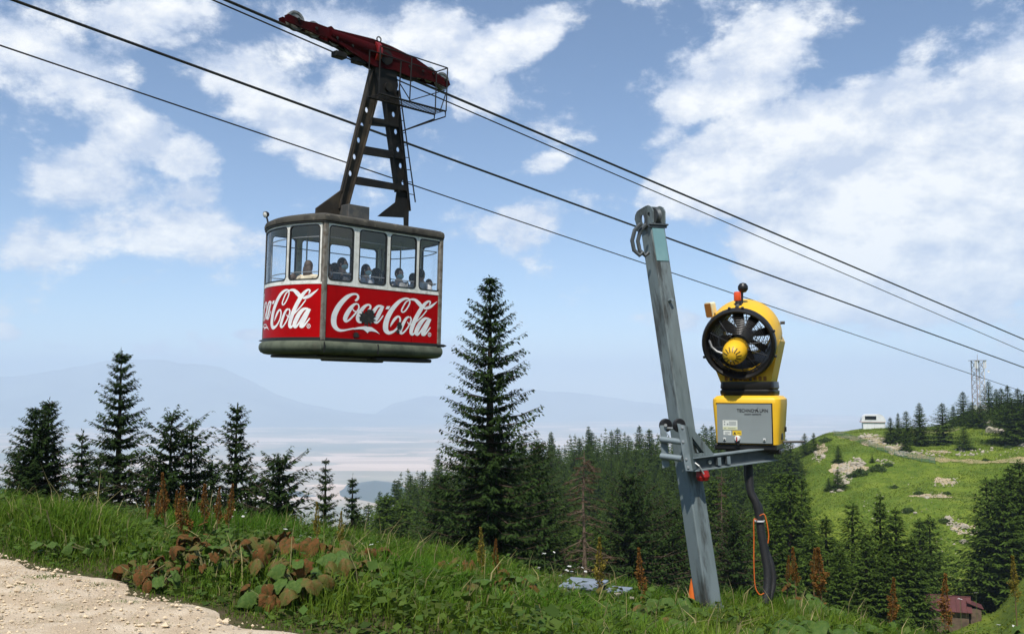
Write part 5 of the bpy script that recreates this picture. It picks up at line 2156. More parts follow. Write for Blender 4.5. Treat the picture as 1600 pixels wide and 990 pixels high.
person(at_side(537, .42), .42, W90 + .35, 1.74, 'masked person in dark grey top behind the first side window', (.045, .05, .06), 1, 'dark', True, head_yaw=.15)
person(at_side(516, .62), .62, W90 - .9, 1.62, 'person in a grey and white top at the left of the first side window', (.16, .17, .20), 1, 'brown', False)
person(at_side(574, .36), .36, W90 + .5, 1.66, 'masked long haired person in grey top behind the second side window', (.30, .31, .33), 1, 'dark', True, True)
person(at_side(590, .75), .75, W90 + 2.0, 1.66, 'person with dark hair turned away behind the second side window', (.03, .03, .035), 2, 'dark', False, True, cap=(.02, .02, .025))
person(at_side(626, .36), .36, W90 + .05, 1.66, 'masked bare shouldered person in grey vest behind the third side window', (.20, .20, .20), 0, 'brown', True)
person(at_side(606, .95), .95, W90 + 2.6, 1.68, 'person in black seen from behind between second and third windows', (.02, .02, .022), 1, 'dark', False, True)
person(at_side(660, .48), .48, 0.3, 1.72, 'person in white shirt with dark hair behind the fourth side window', (.55, .55, .55), 2, 'dark', False, arms='down')
person(at_side(673, .30), .30, 0.6, 1.50, 'short person looking down in the corner of the fourth side window', (.40, .41, .43), 1, 'brown', False)
person(at_side(648, .85), .85, .2, 1.66, 'person in pale top at the inner side of the third window', (.42, .42, .42), 0, 'dark', False, arms='down')
pe = lambda s, off: plan('D', ARC - s, -off)
person(*pe(.62, .36), .5, 1.64, 'person in beige top with brown hair seen from behind in the end window', (.46, .40, .29), 0, 'brown', False, True, arms='down')
person(*pe(.36, .62), math.pi + .9, 1.62, 'person in orange top with dark bushy hair in the end window', (.42, .13, .03), 1, 'auburn', False, True, arms='down')
person(*pe(.42, 1.0), 1.0, 1.66, 'person in black cap deeper inside behind the end window', (.03, .03, .035), 1, 'dark', False, cap=(.015, .015, .018))
person(*pe(1.35, .42), .2, 1.42, 'short person in pale top low in the curved left pane', (.38, .34, .28), 0, 'brown', False, arms='down')
# ------------------------------------------------------------------ steel pole with the snow gun
galv = mat('galvanised_steel', (.175, .215, .22), .6, metal=.2, var=(.11, .14, .14), vscale=3.2, var2=(.05, .053, .048), v2scale=2.2, v2r=(.50, .60), bump=.06, bscale=30, stretch=(1.6, 1.6, .32))
galv_l = mat('galvanised_light', (.24, .29, .31), .5, metal=.3, var=(.17, .21, .225), vscale=5, bump=.05)
galv_d = mat('dark_grey_steel', (.07, .082, .09), .55, metal=.3, var=(.11, .125, .13), vscale=4)
black_p = mat('black_plastic', (.010, .010, .011), .42)
yellow = mat('yellow_plastic', (.82, .49, .028), .42, var=(.74, .42, .024), vscale=3, bump=.02, bscale=8, spec=.3, var2=(.50, .29, .03), v2scale=2.4, v2r=(.60, .78))
panel_g = mat('grey_panel', (.25, .285, .29), .45, var=(.22, .25, .255), vscale=2)
hose_m = mat('hose_black', (.012, .012, .013), .6, bump=.3, bscale=50)
orange_m = mat('orange_plastic', (.62, .13, .012), .5, var=(.48, .09, .01), vscale=5)
redpl = mat('red_plastic', (.36, .012, .01), .5)
teal = mat('pale_teal_plate', (.16, .30, .32), .4, var=(.20, .35, .36), vscale=3)
bolt_m = mat('bolt_zinc', (.42, .43, .42), .4, metal=.6)

PB = at(1112, 976, 10.6)
PT_ = at(1019, 352, 11.25)
PB.z = min(PB.z, hz(PB.x, PB.y) - .05)
ax = (PT_ - PB).normalized()
PL = (PT_ - PB).length
xh = Vector((math.cos(R(62)), -math.sin(R(62)), 0))        # normal of the right hand face
xl = (xh - ax * xh.dot(ax)).normalized()
yl = ax.cross(xl)
POLE = Matrix((xl, yl, ax)).transposed().to_4x4()
POLE.translation = PB
pole = empty('lift_pole', mw=POLE)
tag(pole, 'leaning grey square steel pole carrying the snow gun on a side arm', 'pole')
A_ = .205
MB().box((0, 0, PL / 2), (A_, A_, PL), None, .012).build('mast', galv, pole)


def pl_local(px, py, depth):
    return POLE.inverted() @ at(px, py, depth)


# pulley head
MB().box((0, 0, PL - .03), (.27, .27, .016)).build('cap_plate', galv_d, pole)
for sy in (-.085, .085):
    lp = [(-.16, -.02), (.14, -.02), (.16, .08)] + [(.05 + .12 * math.cos(R(a)), .10 + .12 * math.sin(R(a))) for a in (10, 40, 70, 95)] + [(-.10 + .10 * math.cos(R(a)), .12 + .10 * math.sin(R(a))) for a in (80, 110, 140, 170)]
    MB().prism(lp, lambda a, b, d: (a, d, PL + b), sy - .008, sy + .008, [[(-.045 + .034 * math.cos(R(a)), .085 + .06 * math.sin(R(a))) for a in range(0, 360, 40)], [(.085 + .026 * math.cos(R(a)), .10 + .03 * math.sin(R(a))) for a in range(0, 360, 45)]]).build('head_plate', galv, pole)
MB().box((-.03, 0, PL + .205), (.18, .186, .014)).build('head_cover', galv, pole)
MB().lathe([(.02, -.03), (.10, -.03), (.08, 0), (.10, .03), (.02, .03)], (.07, 0, PL + .09), rot_to((0, 1, 0)), 24).build('pulley', galv_d, pole, True)
# curved guard on the left of the head
gp = [(1004, 350), (995, 360), (991, 376), (994, 391), (1003, 399), (1008, 394)]
pts = [pl_local(x, y, 11.0) for x, y in gp]
for off in (-.03, .05):
    MB().tube([p + Vector((0, off, 0)) for p in pts], .024, 8).build('guard', galv_d, pole, True)
MB().prism([tuple(pl_local(x, y, 11.05))[::2] for x, y in gp + [(1006, 370)]], lambda a, b, d: (a, d, b), -.10, -.085).build('guard_plate', galv_d, pole)
MB().box((A_ / 2 + .004, -.005, PL - .27), (.008, .17, .40)).build('sticker_plate', teal, pole)
MB().box((A_ / 2 + .006, -.01, PL - .055), (.02, .26, .02)).build('head_flange', galv_d, pole)
MB().cyl((A_ / 2, .0, PL - .95), (A_ / 2 + .06, .0, PL - .95), .02, n=10).build('stud', galv_l, pole)
for (sx, sy) in ((1, -1), (1, 1), (-1, -1)):
    MB().cyl((sx * (A_ / 2 + .06), sy * .06, .03), (sx * (A_ / 2 + .06), sy * .06, .20), .016, n=8).build('anchor_bolt', bolt_m, pole)
MB().box((0, 0, .05), (.44, .44, .03)).build('base_plate', galv_l, pole)
# sliding bracket: two cheek plates, rollers, brace
bz = (pl_local(1060, 700, 10.75)).z
for sx, dep in ((-.23, 10.7), (.19, 10.75)):
    pass
ch_out = [(1031, 664), (1040, 664), (1046, 728), (1035, 731)]
ch_in = [(1058, 661), (1069, 664), (1082, 735), (1071, 735)]
# cheek plates lie in the plane facing the viewer, one on each side of the mast
for poly, dep, nm in ((ch_out, 10.62, 'cheek_plate'), (ch_in, 10.42, 'cheek_plate')):
    q = [pl_local(x, y, dep) for x, y in poly]
    c = sum(q, Vector()) / 4
    n_ = (q[1] - q[0]).cross(q[2] - q[0]).normalized()
    mb = MB()
    mb.add([p + n_ * .012 for p in q] + [p - n_ * .012 for p in q], [(0, 1, 2, 3), (7, 6, 5, 4)] + [(i, (i + 1) % 4, (i + 1) % 4 + 4, i + 4) for i in range(4)])
    mb.build(nm, galv_l, pole)
# side flange of the inner cheek, turned back to the mast
q = [pl_local(1069, 664, 10.42), pl_local(1082, 735, 10.42), pl_local(1092, 728, 10.72), pl_local(1080, 668, 10.72)]
n_ = (q[1] - q[0]).cross(q[2] - q[0]).normalized() * .01
MB().add([p + n_ for p in q] + [p - n_ for p in q], [(0, 1, 2, 3), (7, 6, 5, 4)] + [(i, (i + 1) % 4, (i + 1) % 4 + 4, i + 4) for i in range(4)]).build('cheek_flange', galv, pole)
for (y, r_, m_) in ((688, .034, galv_l), (714, .034, galv_l)):
    a, b = pl_local(1033, y - 2, 10.60), pl_local(1066, y + 2, 10.44)
    MB().cyl(a, b, r_, n=14).build('roller', m_, pole, True)
for (x, dep) in ((1040, 10.68), (1061, 10.52)):
    a = pl_local(x, 664, dep)
    MB().lathe([(0, -.02), (.065, -.02), (.075, -.008), (.075, .008), (.065, .02), (0, .02)], a, rot_to(POLE.to_3x3().inverted() @ Vector((.2, -1, 0))), 20).build('guide_wheel', black_p, pole, True)
    MB().cyl(pl_local(x, 664, dep - .03), pl_local(x, 664, dep - .10), .018, n=8).build('guide_axle', bolt_m, pole)
MB().cyl(pl_local(1036, 668, 10.64), pl_local(1070, 670, 10.46), .012, n=8).build('tie_rod', bolt_m, pole)
for (x, y) in ((1066, 668), (1067, 690), (1072, 717), (1075, 730)):
    a = pl_local(x, y, 10.415)
    MB().box(a, (.03, .03, .03), None, .006).build('bolt', bolt_m, pole)
# arm to the gun: I-beam
AR0, AR1 = at(1078, 725, 10.55), at(1208, 708, 11.05)
d_ = (AR1 - AR0)
dn_ = d_.normalized()
sd = Vector((dn_.y, -dn_.x, 0)).normalized()
upv = sd.cross(dn_) * -1
if upv.z < 0:
    upv = -upv
ARM = Matrix((dn_, -sd, upv)).transposed().to_4x4()
ARM.translation = AR0
ai = POLE.inverted() @ ARM
AL = d_.length


def arm_part(mb, name, m):
    mb.v = [tuple(ai @ Vector(v)) for v in mb.v]
    return mb.build(name, m, pole)


arm_part(MB().box((AL / 2, 0, 0), (AL, .016, .13)), 'arm_web', galv_d)
arm_part(MB().box((AL / 2, 0, .07), (AL, .13, .012)), 'arm_flange', galv_l)
arm_part(MB().box((AL / 2, 0, -.07), (AL, .13, .012)), 'arm_flange', galv_l)
for t in (.30, .42, .53):
    if t < .35:
        arm_part(MB().cyl((AL * t - .10, -.012, 0), (AL * t - .10, -.03, 0), .022, n=12), 'arm_bolt', bolt_m)
        continue
    arm_part(MB().box((AL * t - .14, -.04, .0), (.035, .05, .075)), 'arm_lug', galv_d)
    arm_part(MB().box((AL * t - .14, -.068, .0), (.042, .006, .085)), 'arm_lug', galv_l)
arm_part(MB().tube([(.04, -.03, .02), (.07, -.07, -.02), (.11, -.09, -.11)], .010, 6), 'shackle', bolt_m)
arm_part(MB().prism([(.02, .08), (-.03, .42), (.03, .40), (.30, .08)], lambda a, b, d: (a, d, b), -.045, -.02, [[(.035, .11), (.02, .30), (.17, .11)]]), 'brace', galv)
arm_part(MB().prism([(.02, .08), (-.03, .42), (.03, .40), (.30, .08)], lambda a, b, d: (a, d, b), .02, .045, [[(.035, .11), (.02, .30), (.17, .11)]]), 'brace', galv)
arm_part(MB().lathe([(0, -.20), (.06, -.19), (.075, -.15), (.065, -.075), (0, -.07)], (.16, 0, 0), None, 14), 'red_cap', redpl)

# ---------------------------------------------------------------- the snow gun itself
GD = 10.95
GB = at(1166, 694, GD)                 # bottom middle of the control box
gdir = Vector((-.40, -.916, 0)).normalized()      # the way it blows
gx = Vector((-gdir.y, gdir.x, 0)) * 1             # to the right seen from the front
if gx.x < 0:
    gx = -gx
GUN = Matrix((gx, -gdir, Vector((0, 0, 1)))).transposed().to_4x4()   # local: x right, y backwards, z up
GUN.translation = GB
gun = empty('snow_gun', mw=GUN)
tag(gun, 'yellow fan snow gun with black intake ring and grey control box', 'snow gun')
px_m = GD / FPX
# control box: a body that widens upwards
bw, bd, bh = .78, .62, .545


def boxpt(z):
    t = z / bh
    return bw * (.90 + .10 * t), bd * (.92 + .08 * t)


def rr_loop(wx, wy, r, z, cy_=0.0, n=5):
    out = []
    for (sx, sy, a0) in ((1, 1, 0), (-1, 1, 90), (-1, -1, 180), (1, -1, 270)):
        for k in range(n):
            a = R(a0 + 90 * k / (n - 1))
            out.append((sx * (wx / 2 - r) + r * math.cos(a), cy_ + sy * (wy / 2 - r) + r * math.sin(a), z))
    return out


def loft(mb, loops, cap=True):
    n = len(loops[0])
    b = len(mb.v)
    for lp in loops:
        mb.v += [tuple(p) for p in lp]
    for i in range(len(loops) - 1):
        for j in range(n):
            k = (j + 1) % n
            mb.f.append((b + i * n + j, b + i * n + k, b + (i + 1) * n + k, b + (i + 1) * n + j))
    if cap:
        mb.f.append(tuple(b + j for j in reversed(range(n))))
        mb.f.append(tuple(b + (len(loops) - 1) * n + j for j in range(n)))


mb = MB()
CYB = .31
loft(mb, [rr_loop(*boxpt(z), .06, z, CYB) for z in (0, .18, .36, .46)] + [rr_loop(bw * .985, bd * .985, .07, .51, CYB), rr_loop(bw * .90, bd * .90, .09, bh, CYB), rr_loop(bw * .70, bd * .7, .10, bh + .012, CYB)])
mb.build('control_box', yellow, gun, True)
# grey front panel, slightly proud
fy = CYB - bd * .92 / 2 - .012


def fyz(z):
    return CYB - boxpt(z)[1] / 2


def on_front(x0, x1, z0, z1, proud, th=.006):
    """thin plate on the sloping front of the box"""
    q = []
    for (x, z) in ((x0, z0), (x1, z0), (x1, z1), (x0, z1)):
        q.append(Vector((x, fyz(z) - proud, z)))
    n_ = Vector((0, th, 0))
    return MB().add([tuple(p) for p in q] + [tuple(p + n_) for p in q], [(0, 1, 2, 3), (7, 6, 5, 4)] + [(i, (i + 1) % 4, (i + 1) % 4 + 4, i + 4) for i in range(4)])


PX0, PX1, PZ0, PZ1 = -.325, .285, .015, .455
on_front(PX0, PX1, PZ0, PZ1, .012, .014).build('front_panel', panel_g, gun)
frame = MB()
for (a, b, c, d) in ((PX0 - .012, PX1 + .012, PZ1, PZ1 + .012), (PX0 - .012, PX1 + .012, PZ0 - .012, PZ0), (PX1, PX1 + .012, PZ0, PZ1)):
    q = on_front(a, b, c, d, .004, .006)
    frame.add(q.v, q.f)
frame.build('panel_seal', black_p, gun)


def panel_px(x, y):
    """photo pixel -> (x, z) on the front panel"""
    return PX0 + (x - 1120.5) / (1204 - 1120.5) * (PX1 - PX0), PZ1 - (y - 630) / (691 - 630) * (PZ1 - PZ0)


def sticker(x0, y0, x1, y1, m_, proud=.014, name='sticker'):
    a, b = panel_px(x0, y1), panel_px(x1, y0)
    return on_front(a[0], b[0], a[1], b[1], proud, .001).build(name, m_, gun)


paper = mat('paper_white', (.66, .69, .64), .6)
paper_y = mat('paper_yellow_green', (.62, .64, .38), .6)
ylab = mat('label_yellow', (.68, .47, .03), .5)
ink = mat('ink_dark', (.03, .03, .035), .6)
ink_g = mat('ink_grey', (.25, .27, .28), .6)
st = sticker(1129, 655.5, 1152, 670.5, paper)
sticker(1129.3, 666, 1151.7, 670.2, paper_y, .0145)
sticker(1130, 671.8, 1142, 679, paper)
sticker(1144, 671.5, 1158, 679, ylab)
# printed lines and pictograms on the stickers
mb = MB()
for (x0, y0, x1, y1) in [(1131, 657, 1133, 659), (1131, 661, 1133, 663), (1135.5, 660.5, 1138, 663)] + [(1139, 657.5 + 1.7 * k, 1150, 658.1 + 1.7 * k) for k in range(4)] + [(1131, 667.6, 1134.5, 668.6), (1137, 667.6, 1149, 668.4)] + [(1132, 674 + 1.6 * k, 1140 - 3 * (k == 2), 674.5 + 1.6 * k) for k in range(3)]:
    a, b = panel_px(x0, y1), panel_px(x1, y0)
    q = on_front(a[0], b[0], a[1], b[1], .0155, .0006)
    mb.add(q.v, q.f)
mb.build('sticker_print', ink_g, gun)
mb = MB()
a = panel_px(1147.5, 677)
mb.add([(a[0] - .016, fyz(a[1]) - .0155, a[1] - .003), (a[0] + .016, fyz(a[1]) - .0155, a[1] - .003), (a[0], fyz(a[1]) - .0155, a[1] + .025)], [(0, 1, 2)])
a = panel_px(1151.5, 676)
q = on_front(a[0], a[0] + .035, a[1], a[1] + .005, .0155, .0006)
mb.add(q.v, q.f)
mb.build('warning_print', ink, gun)


def text(s, x, z, size, m_, name='lettering', sx=1.0, shear=0.0):
    cu = bpy.data.curves.new(name, 'FONT')
    cu.body = s
    cu.size = size
    cu.extrude = .0006
    cu.shear = shear
    cu.offset = size * .018
    cu.space_character = 1.02
    o = bpy.data.objects.new(name, cu)
    C.objects.link(o)
    bpy.context.view_layer.update()
    me = bpy.data.meshes.new_from_object(o.evaluated_get(bpy.context.evaluated_depsgraph_get()))
    bpy.data.objects.remove(o)
    sl = (fyz(.4) - fyz(.1)) / .3
    for v in me.vertices:
        a, b, c = v.co
        zz = z + b
        v.co = (x + a * sx, fyz(zz) - .0148 - c, zz)
    me.materials.clear()
    me.materials.append(m_)
    ob = link(name, me, gun)
    return ob


t0 = panel_px(1151.5, 642.5)
t1 = panel_px(1199, 642.5)
w_full = t1[0] - t0[0]
# the word with its swung mountain-shaped A
t = text('TECHNO', t0[0], t0[1], .052, ink, sx=.92)
wd = max(v.co.x for v in t.data.vertices) - t0[0]
t2 = text('LPIN', t0[0] + wd + .062, t0[1], .052, ink, sx=.92)
ext = max(v.co.x for v in t2.data.vertices) - t0[0]
sc_ = w_full / ext
for ob in (t, t2):
    for v in ob.data.vertices:
        v.co.x = t0[0] + (v.co.x - t0[0]) * sc_
ax0 = t0[0] + (wd + .006) * sc_
az = t0[1]
mb = MB()
for lp in ([(0, 0), (.012, 0), (.048, .062), (.040, .052)], [(.022, .024), (.034, .030), (.048, 0), (.034, 0)], [(-.012, .020), (.022, .026), (.03, .034), (.0, .028)]):
    mb.prism(lp, lambda a, b, d: (ax0 + a * sc_, fyz(az + b) - .0148 - d, az + b), 0, .0008)
mb.build('lettering', ink, gun)
s2 = text('SNOW EXPERTS', t0[0] + .095, panel_px(0, 646.8)[1], .020, ink, sx=1.0)
ex = max(v.co.x for v in s2.data.vertices) - (t0[0] + .095)
for v in s2.data.vertices:
    v.co.x = t0[0] + .085 + (v.co.x - t0[0] - .095) * (.185 / ex)
# switch, latches
a = panel_px(1151.5, 684)
sw = MB().lathe([(0, .035), (.028, .03), (.036, 0)], (a[0], fyz(a[1]) - .010, a[1]), rot_to((0, -1, 0)), 16).build('switch', mat('switch_white', (.7, .7, .68), .5), gun, True)
MB().box((a[0] - .003, fyz(a[1]) - .05, a[1] - .008), (.012, .014, .055), None, .004).build('switch_handle', redpl, sw)
MB().box((a[0] + .006, fyz(.02) - .012, a[1] - .055), (.036, .03, .05), None, .008).build('switch_cable', black_p, sw)
for x in (1131.5, 1192.5):
    a = panel_px(x, 685.5)
    l_ = MB().box((a[0], fyz(a[1]) - .016, a[1]), (.034, .012, .034), None, .006).build('latch', mat('latch_light', (.55, .57, .56), .4, metal=.3), gun)
    MB().box((a[0], fyz(a[1]) - .024, a[1] - .004), (.012, .006, .012)).build('keyhole', black_p, l_)
MB().box((bw * .462, CYB - .06, .085), (.02, .075, .075), None, .006).build('side_vent', black_p, gun)
MB().box((bw * .47, CYB + .16, .16), (.03, .05, .06), None, .006).build('side_socket', black_p, gun)
# base under the box
MB().box((-.02, CYB - .02, -.035), (.70, .50, .07), None, .015).build('turntable', black_p, gun)
MB().box((.05, CYB - .02, -.085), (.62, .30, .05), None, .012).build('turntable', black_p, gun)
MB().box((.20, CYB - .20, -.045), (.16, .10, .02)).build('clamp', galv_l, gun)
MB().tube([(.36, CYB, .02), (.60, CYB, .03)], .016, 6).build('side_rod', black_p, gun)
# black bellows between box and barrel
mb = MB()
loft(mb, [rr_loop(.56, .46, .08, bh - .02, CYB), rr_loop(.62, .52, .09, bh + .02, CYB), rr_loop(.62, .52, .07, bh + .06, CYB), rr_loop(.585, .49, .07, bh + .075, CYB), rr_loop(.615, .51, .07, bh + .095, CYB), rr_loop(.60, .50, .07, bh + .165, CYB)])
mb.build('bellows', black_p, gun, True)
# barrel: axis tips down a little towards the front
TILT = R(17)
axis = Vector((0, -math.cos(TILT), -math.sin(TILT)))        # forwards
bc = Vector((-.055, CYB - .37, 1.135))                        # centre of the intake ring
RM = rot_to(axis, (1, 0, 0))


def barrel(prof, name, m_, n=40, smooth=True, parent=None, c=None):
    return MB().lathe(prof, c or bc, RM, n).build(name, m_, parent or gun, smooth)


RB = .405
barrel([(RB - .02, -.02), (RB + .0, -.03), (RB + .012, -.06), (RB + .025, -.30), (RB + .02, -.46), (RB - .02, -.62), (RB - .09, -.70), (RB - .13, -.685), (RB - .14, -.66), (RB - .09, -.58), (RB - .055, -.45), (RB - .05, -.05), (RB - .05, -.02)], 'barrel', yellow)
barrel([(RB - .005, -.045), (RB + .012, -.04), (RB + .016, .0), (RB + .006, .035), (RB - .015, .045), (RB - .035, .03), (RB - .05, -.02), (RB - .07, -.12), (RB - .06, -.13), (RB - .04, -.045)], 'intake_ring', black_p, 48)
barrel([(RB - .052, -.03), (RB - .072, -.12), (RB - .095, -.30), (RB - .115, -.60)], 'duct', mat('duct_dark', (.02, .021, .023), .5), 40)
# rear grille
mb = MB()
for k in range(7):
    r_ = .05 + .04 * k
    mb.tube([bc + RM @ Vector((r_ * math.cos(6.283 * j / 28), r_ * math.sin(6.283 * j / 28), -.62)) for j in range(28)], .004, 4, closed=True)
for k in range(8):
    a = 6.283 * k / 8
    mb.tube([bc + RM @ Vector((.03 * math.cos(a), .03 * math.sin(a), -.62)), bc + RM @ Vector((.30 * math.cos(a), .30 * math.sin(a), -.62))], .005, 4)
tag(mb.build('rear_grille', black_p, gun), kind='stuff')
# fan blades
blade_m = mat('blade_grey', (.045, .05, .058), .35, metal=.4)
for k in range(8):
    a = 2 * math.pi * k / 8 + .2
    e1 = Vector((math.cos(a), math.sin(a), 0))
    e2 = Vector((-math.sin(a), math.cos(a), 0))
    vs = []
    for (r_, w_, tw) in ((.10, .055, .9), (.18, .065, .72), (.25, .07, .58), (.295, .06, .48)):
        dv = e2 * math.cos(tw) * w_ + Vector((0, 0, 1)) * math.sin(tw) * w_
        for q in (-1, 1):
            vs.append(tuple(bc + RM @ (e1 * r_ + dv * q + Vector((0, 0, -.36)))))
    MB().add(vs, [(0, 1, 3, 2), (2, 3, 5, 4), (4, 5, 7, 6)]).build('fan_blade', blade_m, gun)
barrel([(0, -.26), (.06, -.265), (.10, -.30), (.11, -.36), (.10, -.46), (0, -.47)], 'fan_hub', mat('hub_grey', (.12, .12, .12), .5), 24)
# front guard: wire rings and spokes bowed towards the nose
GW = mat('guard_wire', (.055, .056, .06), .4, metal=.5)
for k in range(11):
    r_ = .135 + .019 * k
    zz = .06 - .95 * (r_ - .10) ** 2
    MB().tube([bc + RM @ Vector((r_ * math.cos(6.283 * j / 40), r_ * math.sin(6.283 * j / 40), zz)) for j in range(40)], .0032, 4, closed=True).build('guard_ring', GW, gun)
for k in range(12):
    a = 6.283 * k / 12 + .1
    MB().tube([bc + RM @ Vector((r_ * math.cos(a), r_ * math.sin(a), .062 - .95 * (r_ - .10) ** 2)) for r_ in (.11, .18, .26, .345)], .005, 5).build('guard_spoke', GW, gun)
MB().tube([bc + RM @ Vector(p) for p in ((-.33, .05, .0), (-.30, -.02, .04), (-.24, -.07, .06), (-.15, -.10, .07))], .016, 8).build('water_pipe', mat('pipe_grey', (.13, .135, .14), .4, metal=.4), gun, True)
# nose: yellow bullet with slots
nc = bc + RM @ Vector((0.0, 0.0, .0)) + Vector((-.035, 0, -.075))
nose = barrel([(.128, -.14), (.136, -.04), (.136, .06), (.124, .15), (.096, .215), (.06, .245), (.03, .254), (0, .256)], 'nose_cone', yellow, 32, c=nc)
for k in range(13):
    a = math.pi * (1.0 + (k) / 12 * 1.0) - .0
    a = R(-200 + k * 18.3)
    a = R(160 - k * 26.5)
    e1 = Vector((math.cos(a), math.sin(a), 0))
    p0, p1 = e1 * .050 + Vector((0, 0, .249)), e1 * .100 + Vector((0, 0, .208))
    dirv = (p1 - p0).normalized()
    s_ = Vector((-math.sin(a), math.cos(a), 0)) * .0045
    nn = dirv.cross(s_).normalized()
    if nn.z < 0:
        nn = -nn
    q = [nc + RM @ (p + nn * .006) for p in (p0 - s_, p0 + s_, p1 + s_, p1 - s_)]
    q2 = [nc + RM @ (p - nn * .012) for p in (p0 - s_, p0 + s_, p1 + s_, p1 - s_)]
    MB().add([tuple(p) for p in q + q2], [(0, 1, 2, 3), (7, 6, 5, 4)] + [(i, (i + 1) % 4, (i + 1) % 4 + 4, i + 4) for i in range(4)]).build('slot', black_p, nose)
# clamps round the ring
for a in (80, 100, 20, 200, 255, 285, 340):
    e1 = Vector((math.cos(R(a)), math.sin(R(a)), 0)) * (RB + .022)
    MB().box(bc + RM @ (e1 + Vector((0, 0, .01))), (.03, .03, .03), None, .008).build('ring_clip', black_p, gun)
# yellow skirt narrowing down to the bellows
lower = bh + .155
zc_ = bc.z + .09
poly = [(-.30, lower), (.27, lower)] + [(bc.x + .405 * math.cos(R(a)), zc_ + .405 * math.sin(R(a))) for a in (0, -12)]
poly = [(-.30, lower), (.27, lower), (bc.x + .43, zc_ - .05), (bc.x + .40, zc_ + .02)] + [(bc.x + .375 * math.cos(R(a)), zc_ + .375 * math.sin(R(a))) for a in range(-10, -171, -20)] + [(bc.x - .40, zc_ + .02), (bc.x - .43, zc_ - .05)]
MB().prism(poly, lambda a, b, d: (a, d, b), CYB - .20, CYB + .26).build('skirt', yellow, gun)
for k in range(9):
    MB().box((-.235 + .055 * k, CYB - .203, lower + .045), (.034, .010, .05), None, .004).build('skirt_slot', mat('amber_shadow', (.30, .12, .01), .6), gun)
# rounded hump over the barrel back with the strap and beacon
MB().tube([bc + RM @ Vector((.0, 1, 0)) * (RB + .012) + axis * -.05, bc + RM @ Vector((0, 1, 0)) * (RB + .016) + axis * -.25], .022, 6).build('strap', mat('strap_grey', (.10, .10, .09), .6), gun)
bp_ = bc + RM @ Vector((.0, 1, 0)) * (RB + .01) + axis * -.16
if bp_.z < bc.z:
    bp_ = bc - RM @ Vector((.0, 1, 0)) * (RB + .01) + axis * -.16
MB().cyl(bp_ + Vector((0, 0, -.02)), bp_ + Vector((0, 0, .05)), .045, .035, 14).build('beacon_base', black_p, gun, True)
bea = mat('beacon_red', (.75, .09, .02), .25)
MB().lathe([(.036, .05), (.042, .06), (.042, .13), (.036, .155), (0, .16)], bp_ + Vector((-.01, 0, 0)), None, 16).build('beacon', bea, gun, True)
MB().lathe([(0, -.06), (.035, -.05), (.058, -.018), (.058, .018), (.035, .05), (0, .06)], bp_ + Vector((.045, .05, .205)), None, 16).build('sensor_ball', black_p, gun, True)
MB().cyl(bp_ + Vector((.03, .05, .0)), bp_ + Vector((.035, .05, .17)), .014, n=8).build('sensor_stem', black_p, gun)
# floodlight at the left
fl0 = GUN.inverted() @ at(1110.5, 483, GD + .10)
MB().tube([fl0 + Vector((.035, .0, -.05)), fl0 + Vector((.06, .02, -.12)), fl0 + Vector((.12, .05, -.16))], .018, 6).build('lamp_bracket', black_p, gun)
lm = rot_to((-.3, -.85, -.28))
fl_b = MB()
loft(fl_b, [[tuple(fl0 + lm @ Vector(p)) for p in rr_loop(.145, .075, .02, z)] for z in (-.06, .0)] + [[tuple(fl0 + lm @ Vector(p)) for p in rr_loop(.175, .095, .025, z)] for z in (.02, .05)])
fl_o = fl_b.build('floodlight', mat('pale_yellow', (.80, .74, .48), .4), gun, True)
MB().box(fl0 + lm @ Vector((0, 0, .052)), (.155, .075, .006), lm).build('lens', mat('amber_lens', (.42, .16, .03), .3), fl_o)
for (x, y) in ((1223.5, 504), (1219, 527)):
    p = GUN.inverted() @ at(x, y, GD + .15)
    MB().cyl(p + Vector((-.03, 0, 0)), p + Vector((.02, 0, 0)), .018, n=8).build('side_pin', black_p, gun)

# ---------------------------------------------------------------- hoses and cord under the arm


def curve_pts(px_list):
    return [Vector(q) for q in catmull([tuple(at(x, y, d)) for x, y, d in px_list], 6)]


gz = lambda x, y, d: None
h1 = curve_pts([(1170, 722, 10.98), (1171, 745, 10.97), (1173, 768, 10.95), (1181, 785, 10.93), (1186, 805, 10.92), (1189, 830, 10.9), (1194, 860, 10.88), (1199, 890, 10.85), (1199, 915, 10.82), (1196, 942, 10.78)])
o = MB().tube(h1, [.046] * len(h1), 12).build('water_hose', hose_m, None, True)
tag(o, 'thick black hose hanging from the snow gun arm into the grass', 'hose')
h2 = curve_pts([(1166, 722, 11.02), (1168, 750, 11.02), (1176, 775, 11.0), (1187, 792, 10.98), (1190, 820, 10.96), (1196, 855, 10.94), (1206, 885, 10.9), (1208, 912, 10.87), (1202, 940, 10.82)])
o = MB().tube(h2, [.034] * len(h2), 10).build('power_cable', hose_m, None, True)
tag(o, 'second thinner black cable running down beside the thick hose', 'hose')
h3 = curve_pts([(1183, 812, 10.86), (1178, 812, 10.84), (1178, 840, 10.84), (1178, 880, 10.82), (1180, 915, 10.80), (1187, 928, 10.78), (1194, 926, 10.78)])
o = MB().tube(h3, .0065, 6).build('orange_cord', orange_m, None, True)
tag(o, 'thin orange cord hanging in a loop left of the hose', 'cord')
h4 = curve_pts([(1187, 805, 10.84), (1194, 803, 10.82), (1198, 815, 10.82), (1201, 835, 10.82), (1200, 848, 10.82)])
o = MB().tube(h4, .0065, 6).build('orange_cord', orange_m, None, True)
tag(o, 'short orange cord bent out at the right of the hose', 'cord')
a = at(1187, 813, 10.9)
o = MB().lathe([(.05, -.008), (.056, -.008), (.056, .008), (.05, .008)], a, None, 16).build('cable_tie', mat('tie_white', (.7, .7, .7), .5), None, True)
tag(o, 'pale tie holding the hoses and cords together', 'tie')
